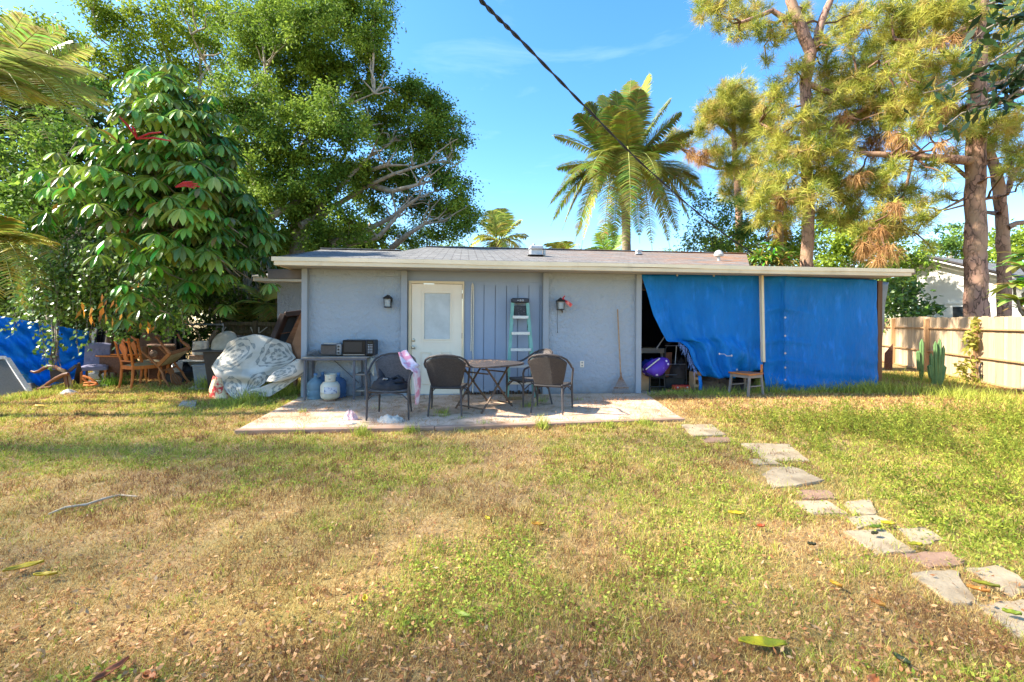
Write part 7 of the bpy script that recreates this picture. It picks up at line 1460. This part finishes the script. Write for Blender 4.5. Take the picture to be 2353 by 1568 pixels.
# ---------------------------------------------------------------- trees out of frame on the left: their shade lies over the lawn
def shade_tree(label, x, y, h, r, n, lv=.18):
    t = thing('shade_tree', label, 'tree', (x, y, 0), 0, 'tall trees beside the yard on the left'); cl = Cloud(); br = MB(); f = Vector((x, y, h * .55)); br.tube([(x, y, 0), (x + .1, y, h * .3), f], [.3, .24, .2], 8)
    sc = clump(cl, (x, y, h * .62), (r, r, h * .36), n, lv, lv * .5, L(56, 84, 30), L(104, 130, 50), sub=n // 14, sr=.45, fill=.33)
    for c in sc[::16]: limb(br, f, Vector(c), .07, .02)
    shift(br, t).build('trunk', M_bark, t, sharp=None); cl.build('crown', M_leaf, t, t.location)
for i, (x, y, h, r, n) in enumerate(((-19.5, 4.2, 23, 2.6, 3000), (-20, .2, 24, 3.0, 3300), (-19, -4, 22, 3.0, 2600))): shade_tree(('tall', 'broad', 'bushy')[i] + ' leafy shade tree beside the yard, out of frame on the left', x, y, h, r, n)

# the far wood that closes the view behind the gardens
cl = Cloud()
for i in range(64):
    px = -420 + i * 20; clump(cl, at(px, random.uniform(520, 740), random.uniform(19, 23)), (1.5, 1.3, 1.7), 900, .30, .15, L(34, 50, 20), L(84, 104, 40), sub=26, sr=.5)
for i in range(44):
    px = 1840 + i * 18; clump(cl, at(px, random.uniform(610, 740), random.uniform(27, 32)), (1.5, 1.3, 1.3), 500, .34, .16, L(60, 86, 30), L(150, 170, 70), sub=20, sr=.5)
tag(cl.build('woods', M_leaf), kind='stuff')
# ================================================================== GROUND COVER
# stepping stones
def S7(zx, zy): return (1451 + .4246 * zx, 902 + .4246 * zy)
stones = [([(260, 165), (430, 165), (515, 222), (330, 226)], 'g', 'grey stepping slab nearest the patio'), ([(365, 231), (530, 229), (540, 255), (400, 256)], 'r', 'narrow reddish slab just below the first grey slab'),
    ([(590, 260), (850, 265), (970, 355), (722, 352)], 'g', 'wide grey slab alone at the top of the path'), ([(625, 352), (755, 350), (820, 379), (670, 382)], 'g', 'small grey slab wedged between two wide slabs'), ([(670, 390), (880, 386), (1045, 470), (900, 496), (762, 510)], 'g', 'broad cracked grey slab with a weed on its edge'),
    ([(880, 517), (1075, 516), (1105, 560), (930, 566)], 'r', 'reddish slab below the broad cracked slab'), ([(875, 572), (1060, 570), (1170, 640), (960, 642)], 'g', 'grey slab half sunk at the left of the path middle'), ([(1150, 576), (1290, 560), (1340, 640), (1200, 642)], 'g', 'tan slab at the edge of the tall weeds'),
    ([(1172, 656), (1330, 645), (1420, 690), (1230, 722)], 'g', 'pale slab with a yellow leaf on its corner'), ([(1145, 737), (1360, 720), (1530, 838), (1340, 860)], 'g', 'large pale slab with three leaves on it'), ([(1440, 716), (1590, 712), (1690, 775), (1542, 815)], 'g', 'pale slab right of the large leaf strewn slab'),
    ([(1452, 852), (1720, 846), (1830, 908), (1600, 930)], 'r', 'brownish slab between the pale slab pairs'), ([(1500, 966), (1740, 940), (1880, 1120), (1742, 1132)], 'g', 'long pale slab on the left near the camera'), ([(1800, 932), (2000, 912), (2180, 1030), (2052, 1080)], 'g', 'pale slab cut by the right edge of view'), ([(1882, 1128), (2124, 1095), (2330, 1180), (2300, 1330), (2080, 1300)], 'g', 'nearest pale slab, its corner out of view')]
M_st = {'g': mat('grey_paver', L(184, 164, 132), L(156, 136, 106), 5, .95, .4, 60, c3=L(142, 122, 94), sc3=4, t3=(.55, .72)), 'r': mat('reddish_paver', L(166, 132, 106), L(140, 106, 84), 5, .95, .4, 60, c3=L(150, 128, 100), sc3=4)}
for pts, k, lab in stones:
    P = [gnd(*S7(*q), .02) for q in pts]; h = sum(gz_at(p.x, p.y) for p in P) / len(P); c = sum(P, Vector()) / len(P); Q = []
    for i in range(len(P)):   # slightly irregular, chipped outline
        a, b = P[i], P[(i + 1) % len(P)]
        for f in (.03, .25, .5, .75, .97): q = a.lerp(b, f); q += Vector((random.gauss(0, .008), random.gauss(0, .006), 0)); Q.append(q)
    bot = [(p.x - c.x, p.y - c.y, -.05) for p in Q]; mid = [(p.x - c.x, p.y - c.y, .006) for p in Q]; top_ = [((p.x - c.x) * .975, (p.y - c.y) * .975, .014) for p in Q]; n = len(Q); m_ = MB(); F = [tuple(range(2 * n, 3 * n))]
    for r_ in (0, 1): F += [(r_ * n + i, r_ * n + (i + 1) % n, (r_ + 1) * n + (i + 1) % n, (r_ + 1) * n + i) for i in range(n)]
    m_.add(bot + mid + top_, F); o = m_.build('stepping_stone', M_st[k], None, loc=(c.x, c.y, h), rot=(random.gauss(0, .012), random.gauss(0, .012), 0), sharp=40); tag(o, lab, 'stepping stone', 'stepping stones of the path')
stone_xy = [np.array([[gnd(*S7(*q), .02).x, gnd(*S7(*q), .02).y] for q in pts]) for pts, k, lab in stones]
def keep_off(x, y, patio_p=0.0, stone_p=.10):
    ok = np.ones(len(x), bool)
    for P in stone_xy: ok &= ~(inpoly(x, y, P) & (rng.random(len(x)) > stone_p))
    ok &= ~(inpoly(x, y, np.array([[p.x, p.y] for p in pc])) & (rng.random(len(x)) > patio_p))
    q = (x - HO.x) * HU.x + (y - HO.y) * HU.y; v = (x - HO.x) * HV.x + (y - HO.y) * HV.y
    ok &= ~((q > -.02) & (q < 11.45) & (v > -.04)); ok &= ~((q > -2.4) & (v > 3.2))
    return ok
def GZ(x, y):
    t = np.clip((y - 6.0) / 2.6, 0, 1); return .07 * t * t * (3 - 2 * t) + (fbm(x, y, 1.7, 1) - .5) * .05 + (vnoise(x, y, .5, 5) - .5) * .02 - .012
def scatter(n, y0=1.25, y1=13.0, near=.62):
    a = rng.random(n); y = np.where(rng.random(n) < near, 1 / (a / y0 + (1 - a) / y1), np.sqrt(y0 ** 2 + a * (y1 ** 2 - y0 ** 2)))
    x = (rng.random(n) * 2 - 1) * (1.22 * y + 1.7); return x, y
def blades(cl, x, y, h, w_, lean, col, z=None):
    """bent two-segment blades"""
    n = len(x); z = GZ(x, y) if z is None else z; a = rng.random(n) * 6.283; b = rng.random(n) * 6.283; p = np.stack([x, y, z - .004], 1); d = np.stack([np.cos(a), np.sin(a), np.zeros(n)], 1); s = np.stack([np.cos(b), np.sin(b), np.zeros(n)], 1) * (w_ * .5)[:, None]
    up = np.zeros((n, 3)); up[:, 2] = 1; l1 = lean[:, None]; m = p + (up * (1 - .35 * l1) + d * l1 * .6) * (h * .55)[:, None]; t = m + (up * (1 - .9 * l1) + d * l1 * 1.1) * (h * .5)[:, None]; t[:, 2] = np.maximum(t[:, 2], z + .004)
    cl.quads(np.stack([p - s, p + s, m + s * .8, m - s * .8], 1), col); cl.quads(np.stack([m - s * .8, m + s * .8, t + s * .08, t - s * .08], 1), col)
path_x = lambda y: np.interp(y, [1.5, 2.2, 3.0, 4.0, 5.2, 6.2, 7.0], [2.4, 2.45, 2.55, 2.75, 2.95, 2.95, 2.6])
def greenness(x, y):
    g = fbm(x, y, 1.25, 11) * .75 + fbm(x, y, .45, 17) * .35
    g = g + .13 * np.exp(-((y - 4.9) / 1.3) ** 2) - .10 * np.exp(-((y - 2.0) / .9) ** 2) + .10 * np.exp(-((y - 7.2) / .8) ** 2) * (x < -3.2)
    g = g - .30 * np.exp(-((y - 7.9 - .06 * x) / .55) ** 2) * (x > 1.2)
    g = g + .24 * (x > path_x(y) + .25) * (y < 7.3) * (y > 2.6); return g
def lawn_mask(x, y): return keep_off(x, y)
M_grass = leafmat('grass_blade', .3, .6, .2)
DRY1, DRY2, TAN1, TAN2, GR1, GR2 = L(190, 156, 88), L(230, 202, 130), L(140, 102, 58), L(196, 150, 88), L(112, 132, 40), L(194, 200, 80)
cl = Cloud()
# dry straw lying in every direction
x, y = scatter(520000); k = lawn_mask(x, y) & (rng.random(len(x)) < .5 + .9 * fbm(x, y, .6, 23)); x, y = x[k], y[k]; n = len(x); sc_ = np.clip(y / 4.0, .55, 2.4)
t = rng.random((n, 1)); col = np.where(rng.random((n, 1)) < .62, np.array(DRY1) * (1 - t) + np.array(DRY2) * t, np.array(TAN1) * (1 - t) + np.array(TAN2) * t); gn = greenness(x, y); mixg = (np.clip((gn - .50) / .25, 0, 1) * .55 * rng.random(n))[:, None]; col = col * (1 - mixg) + np.array(GR2) * mixg
blades(cl, x, y, (.03 + .045 * rng.random(n)) * (.8 + .25 * sc_), .0046 * sc_ * (.7 + .6 * rng.random(n)), .55 + .5 * rng.random(n), col)
# green tufts
x, y = scatter(31000); gn = greenness(x, y); k = lawn_mask(x, y) & (rng.random(len(x)) < np.clip((gn - .455) / .20, .06, 1)); x, y = x[k], y[k]; per = 13; n0 = len(x); tone = np.repeat(rng.random((n0, 1)), per, 0)
X = np.repeat(x, per) + .028 * rng.standard_normal(n0 * per); Yy = np.repeat(y, per) + .028 * rng.standard_normal(n0 * per); n = len(X); sc_ = np.clip(Yy / 4.0, .6, 2.2); hh2 = np.repeat(.6 + .9 * rng.random(n0), per)
col = (np.array(GR1) * (1 - tone) + np.array(GR2) * tone) * (1 + .15 * rng.standard_normal((n, 1))); dryt = rng.random((n, 1)) < .16; col = np.where(dryt, np.array(DRY2), col)
blades(cl, X, Yy, (.035 + .045 * rng.random(n)) * hh2, .0042 * sc_, .25 + .6 * rng.random(n), np.clip(col, .003, 1))
grass = cl.build('lawn_grass', M_grass); tag(grass, kind='stuff')
# dry brown upright stalks of dead weeds
cl = Cloud(); x, y = scatter(14000, 1.4, 8.5, .6); k = lawn_mask(x, y) & (rng.random(len(x)) < np.clip((fbm(x, y, .7, 61) - .42) * 6, .08, 1)); x, y = x[k], y[k]; per = 11; X = np.repeat(x, per) + .03 * rng.standard_normal(len(x) * per); Yy = np.repeat(y, per) + .03 * rng.standard_normal(len(x) * per); n = len(X)
blades(cl, X, Yy, .03 + .06 * rng.random(n), .003 * np.clip(Yy / 3, .7, 2), .2 + .5 * rng.random(n), rcol(n, L(100, 68, 48), L(166, 122, 80), .15))
tag(cl.build('dead_weeds', M_grass), kind='stuff')
# broad leaved low weeds
cl = Cloud(); x, y = scatter(15000, 1.3, 9, .7); gn = greenness(x, y); k = lawn_mask(x, y) & (rng.random(len(x)) < np.clip((gn - .53) / .16, 0, 1)); x, y = x[k], y[k]; per = 10; X = np.repeat(x, per) + .05 * rng.standard_normal(len(x) * per); Yy = np.repeat(y, per) + .045 * rng.standard_normal(len(x) * per); n = len(X)
leaves(cl, np.stack([X, Yy, GZ(X, Yy) + .01 + .035 * rng.random(n)], 1), unit(rng.standard_normal((n, 3)) * np.array([1, 1, .2])), .022, .014, rcol(n, L(116, 140, 44), L(190, 196, 86)), up=1.2, rnd=.5, droop=0)
tag(cl.build('lawn_weeds', M_leaf), kind='stuff')
# tall weeds on the right of the path
cl = Cloud(); n0 = 5200; y = 2.9 + 5.6 * rng.random(n0); x = path_x(y) + .35 + (rng.random(n0) ** .8) * 6.5; dens = fbm(x, y, .8, 31); k = (rng.random(n0) < np.clip((dens - .25) * 2.4, .05, 1)) & keep_off(x, y, 0, 0) & (y < 7.25 - .35 * rng.random(n0)); x, y = x[k], y[k]; n0 = len(x)
ht = (.12 + .22 * rng.random(n0) * (.5 + dens[k])) * np.clip((y - 2.5) / 1.5, .5, 1); per = 26; sx_ = .10 * rng.standard_normal((n0, 1)); sy_ = .10 * rng.standard_normal((n0, 1)); f = rng.random((n0, per)); X = (x[:, None] + sx_ * f + .022 * rng.standard_normal((n0, per))); Yy = (y[:, None] + sy_ * f + .022 * rng.standard_normal((n0, per))); Zz = GZ(x, y)[:, None] + ht[:, None] * f
tone = np.repeat(rng.random((n0, 1)), per, 1).ravel()[:, None]; n = n0 * per; col = (np.array(L(92, 112, 36)) * (1 - tone) + np.array(L(176, 184, 72)) * tone) * (1 + .15 * rng.standard_normal((n, 1)))
leaves(cl, np.stack([X, Yy, Zz], -1).reshape(-1, 3), unit(rng.standard_normal((n, 3))), .042, .010, np.clip(col, .003, 1), up=.3, rnd=.9, droop=-.5)
for k_ in range(2):
    b = np.stack([x, y, GZ(x, y)], 1); tp = b + np.concatenate([sx_, sy_, ht[:, None]], 1); w_ = np.array([.0022, 0, 0]) if k_ else np.array([0, .0022, 0]); cl.quads(np.stack([b - w_, b + w_, tp + w_, tp - w_], 1), rcol(n0, L(130, 116, 52), L(170, 160, 76)))
tag(cl.build('tall_weeds', M_leaf), kind='stuff')
# long grass along the house, under the rug, along the fence and the left-hand junk
cl = Cloud()
def fringe(p, q, n, h, spread, ca=GR1, cb=L(206, 208, 96), w_=.007):
    t = rng.random(n); x = p[0] + (q[0] - p[0]) * t + spread * rng.standard_normal(n); y = p[1] + (q[1] - p[1]) * t + spread * rng.standard_normal(n); blades(cl, x, y, h * (.4 + .8 * rng.random(n)), np.full(n, w_), .2 + .6 * rng.random(n), rcol(n, ca, cb, .15), z=GZ(x, y))
g2 = lambda px, py: tuple(gnd(px, py, .05)[:2])
fringe(g2(555, 925), g2(690, 905), 1500, .28, .12); fringe(g2(490, 925), g2(560, 935), 500, .14, .1); fringe(g2(610, 900), g2(690, 890), 500, .35, .1)
for i in range(9):
    a = hp(6.9 + i * .5, -.12, 0); fringe((a.x, a.y), (a.x + .5, a.y + .05), 150 if i < 4 else 260, .20 + .10 * (i > 5), .10)
fringe(g2(1500, 908), g2(1700, 912), 700, .12, .12); fringe(g2(1740, 905), g2(1790, 900), 260, .40, .08); fringe(g2(1960, 905), g2(2040, 905), 500, .34, .14); fringe(g2(2030, 900), g2(2180, 905), 800, .26, .3); fringe(g2(2150, 915), g2(2353, 930), 900, .30, .3); fringe(g2(2020, 870), g2(2200, 885), 900, .3, .35)
fringe(g2(0, 925), g2(120, 905), 700, .16, .15); fringe(g2(130, 895), g2(200, 895), 500, .18, .15); fringe(g2(240, 890), g2(280, 885), 300, .30, .12, L(70, 110, 30), L(150, 190, 70)); fringe(g2(460, 895), g2(490, 890), 300, .34, .08); fringe(g2(350, 900), g2(480, 905), 700, .12, .15)
for px, py, n, h in ((697, 948, 60, .14), (1013, 950, 90, .16), (1020, 955, 60, .14), (1216, 935, 70, .16), (1244, 925, 60, .16), (830, 990, 120, .22), (944, 985, 120, .16), (1245, 975, 120, .22), (870, 940, 30, .12), (990, 940, 30, .1), (1060, 960, 40, .12), (760, 945, 30, .08), (650, 960, 30, .08), (1240, 960, 40, .15), (1330, 920, 40, .08), (1110, 972, 60, .14), (690, 985, 60, .12), (1400, 975, 80, .14), (1480, 970, 100, .16), (862, 885, 40, .2)): a = g2(px, py); fringe(a, a, n, h, .05)
tag(cl.build('long_grass', M_grass), kind='stuff')
# litter of dry leaves and needles
M_dead = leafmat('dead_leaf', .12, .95, .04); cl = Cloud(); x, y = scatter(34000, 1.3, 9.5, .8); k = keep_off(x, y, .35, .2) & (rng.random(len(x)) < .15 + .7 * np.exp(-((y - 1.7) / 1.1) ** 2) * (fbm(x, y, .8, 41) > .40)); x, y = x[k], y[k]; n = len(x); sc_ = .7 + .6 * rng.random((n, 1)); zz = GZ(x, y) + .012 + .022 * rng.random(n)
onp = inpoly(x, y, np.array([[p.x, p.y] for p in pc])); zz = np.where(onp, np.maximum(zz, .07 * np.clip((y - 6) / 2.4, 0, 1) + .048), zz)
pos = np.stack([x, y, zz], 1); pick = rng.random((n, 1)); ca = np.where(pick < .55, np.array(L(196, 150, 104)), np.where(pick < .64, np.array(L(192, 160, 122)), np.array(L(150, 104, 68)))); leaves(cl, pos, unit(rng.standard_normal((n, 3)) * np.array([1, 1, .05])), .030, .015, np.clip(ca * (1 + .18 * rng.standard_normal((n, 1))), .003, 1), up=1.6, rnd=.5, droop=0)
x, y = scatter(9000, 4, 10, .3); x2 = -3.6 + 6.2 * rng.random(9000); y2 = 6.0 + 2.6 * rng.random(9000); k2 = inpoly(x2, y2, np.array([[p.x, p.y] for p in pc])) & (rng.random(9000) < np.clip((fbm(x2, y2, .45, 71) - .40) * 4, .04, .9)); x = np.concatenate([x, x2[k2]]); y = np.concatenate([y, y2[k2]]); k = keep_off(x, y, .8, .1); x, y = x[k], y[k]; n = len(x); zz = np.where(inpoly(x, y, np.array([[p.x, p.y] for p in pc])), .045 + .035 * np.clip((y - 6) / 2.4, 0, 1), GZ(x, y) + .012); blades(cl, x, y, .10 * (.6 + .6 * rng.random(n)), np.full(n, .0045), np.full(n, 1.1), rcol(n, L(150, 96, 56), L(206, 158, 104)), z=zz)
tag(cl.build('leaf_litter', M_dead), kind='stuff')
# single larger fallen leaves that can be told apart
def curled(label, px, py, l, w_, rot, c1, c2, lift=.018, group='large fallen leaves on the lawn'):
    l *= .68; w_ *= .85; p = gnd(px, py, .03)
    def f(u, v): a = u * 2 - 1; ww = sin(PI * (.04 + .93 * v)) ** .8 * w_ / 2; return (a * ww, (v - .5) * l, lift * (abs(a) ** 1.5 * .8 + .18 * (2 * v - 1) ** 2) + .0015 * sin(v * 15 + a))
    o = MB().grid(f, 6, 16).build('fallen_leaf', mat('leaf_' + label.replace(' ', '_')[:40], c1, c2, 9, .5, .2, 60, transl=.2), None, loc=(p.x, p.y, gz_at(p.x, p.y) + .035), rot=(0, 0, rot), sharp=None); solid(o, .002); return tag(o, label, 'leaf', group)
Yl1, Yl2, Gl1, Br1, Br2 = L(206, 180, 40), L(170, 160, 40), L(110, 130, 36), L(150, 92, 52), L(186, 124, 76)
for a in (('big yellow green leaf lying in the lower right lawn', 1752, 1474, .30, .075, R(84), L(190, 176, 36), L(120, 130, 34)), ('dark green leaf upright in the lower right corner', 2072, 1510, .09, .04, R(20), L(44, 58, 36), L(60, 70, 40)), ('curled yellow leaf pair at the left edge, left piece', 55, 1305, .24, .07, R(-50), Yl1, L(150, 130, 40)), ('flat yellow strip right of the yellow leaf pair', 105, 1322, .17, .035, R(100), Yl1, L(170, 140, 40)),
          ('long rusty brown leaf at the lower left', 256, 1535, .20, .05, R(-15), L(176, 112, 70), L(140, 86, 54)), ('curled orange brown leaf right of the rusty leaf', 343, 1548, .10, .045, R(70), L(190, 116, 60), L(150, 90, 50)), ('yellow green leaf in the lower middle lawn', 1060, 1412, .14, .04, R(60), L(150, 160, 50), L(120, 140, 50)), ('small bright yellow leaf in the middle lawn', 839, 1375, .07, .03, R(15), Yl1, L(230, 200, 60)),
          ('yellow leaf lying on the pale slab corner', 2040, 1202, .12, .06, R(70), Yl1, Yl2), ('green leaf on the large pale slab', 2011, 1211, .11, .045, R(95), Gl1, L(84, 110, 40)), ('dark curled leaf on the large pale slab', 2010, 1226, .08, .04, R(100), L(70, 70, 40), L(50, 50, 34)), ('olive leaf at the right corner of the large slab', 2103, 1250, .12, .05, R(80), L(150, 146, 44), Yl2), ('yellow leaf in the lawn left of the path', 1692, 1181, .16, .06, R(75), Yl1, L(190, 160, 44)),
          ('yellow brown leaf on the lawn before the slabs', 1921, 1345, .09, .03, R(30), L(206, 170, 40), Br1), ('long olive leaf between the two near slabs', 2265, 1345, .16, .035, R(55), L(150, 150, 40), L(110, 110, 40)), ('orange leaf below the long olive leaf', 2248, 1358, .13, .035, R(50), L(206, 140, 60), L(170, 110, 50)), ('green leaf on the nearest slab', 2325, 1410, .10, .04, R(60), L(150, 160, 50), Gl1), ('brown upright leaf left of the near slabs', 2016, 1388, .10, .05, R(25), Br1, L(170, 130, 50)),
          ('orange brown leaf in the lawn below centre', 1236, 1208, .13, .05, R(80), L(180, 120, 40), L(150, 130, 40)), ('small yellow leaf left of the centre lawn', 1120, 1194, .08, .035, R(40), Yl1, Yl2), ('yellow leaf on the grass before the blue tarp junk', 90, 937, .30, .12, R(75), L(214, 180, 70), L(190, 150, 60)), ('rusty leaf in the lower right lawn', 2006, 1600 - 40, .10, .045, R(120), Br2, Br1), ('red brown leaf in the middle lawn', 1749, 1210, .07, .04, R(85), L(196, 90, 50), L(170, 80, 46)), ('dark leaf lying right of the big yellow green leaf', 1865, 1250, .07, .03, R(70), L(60, 62, 38), L(50, 50, 34))): curled(*a)
o = MB().tube([(p.x, p.y, gz_at(p.x, p.y) + .03) for p in (gnd(112, 1187), gnd(150, 1172), gnd(200, 1164), gnd(240, 1150), gnd(275, 1141), gnd(315, 1143))], [.006, .009, .010, .009, .008, .005], 6).build('fallen_branch', mat('bleached_twig', L(206, 186, 158), L(170, 146, 118), 20, .8), None); at_origin(o); tag(o, 'thin bleached curved branch lying on the left of the lawn', 'branch')
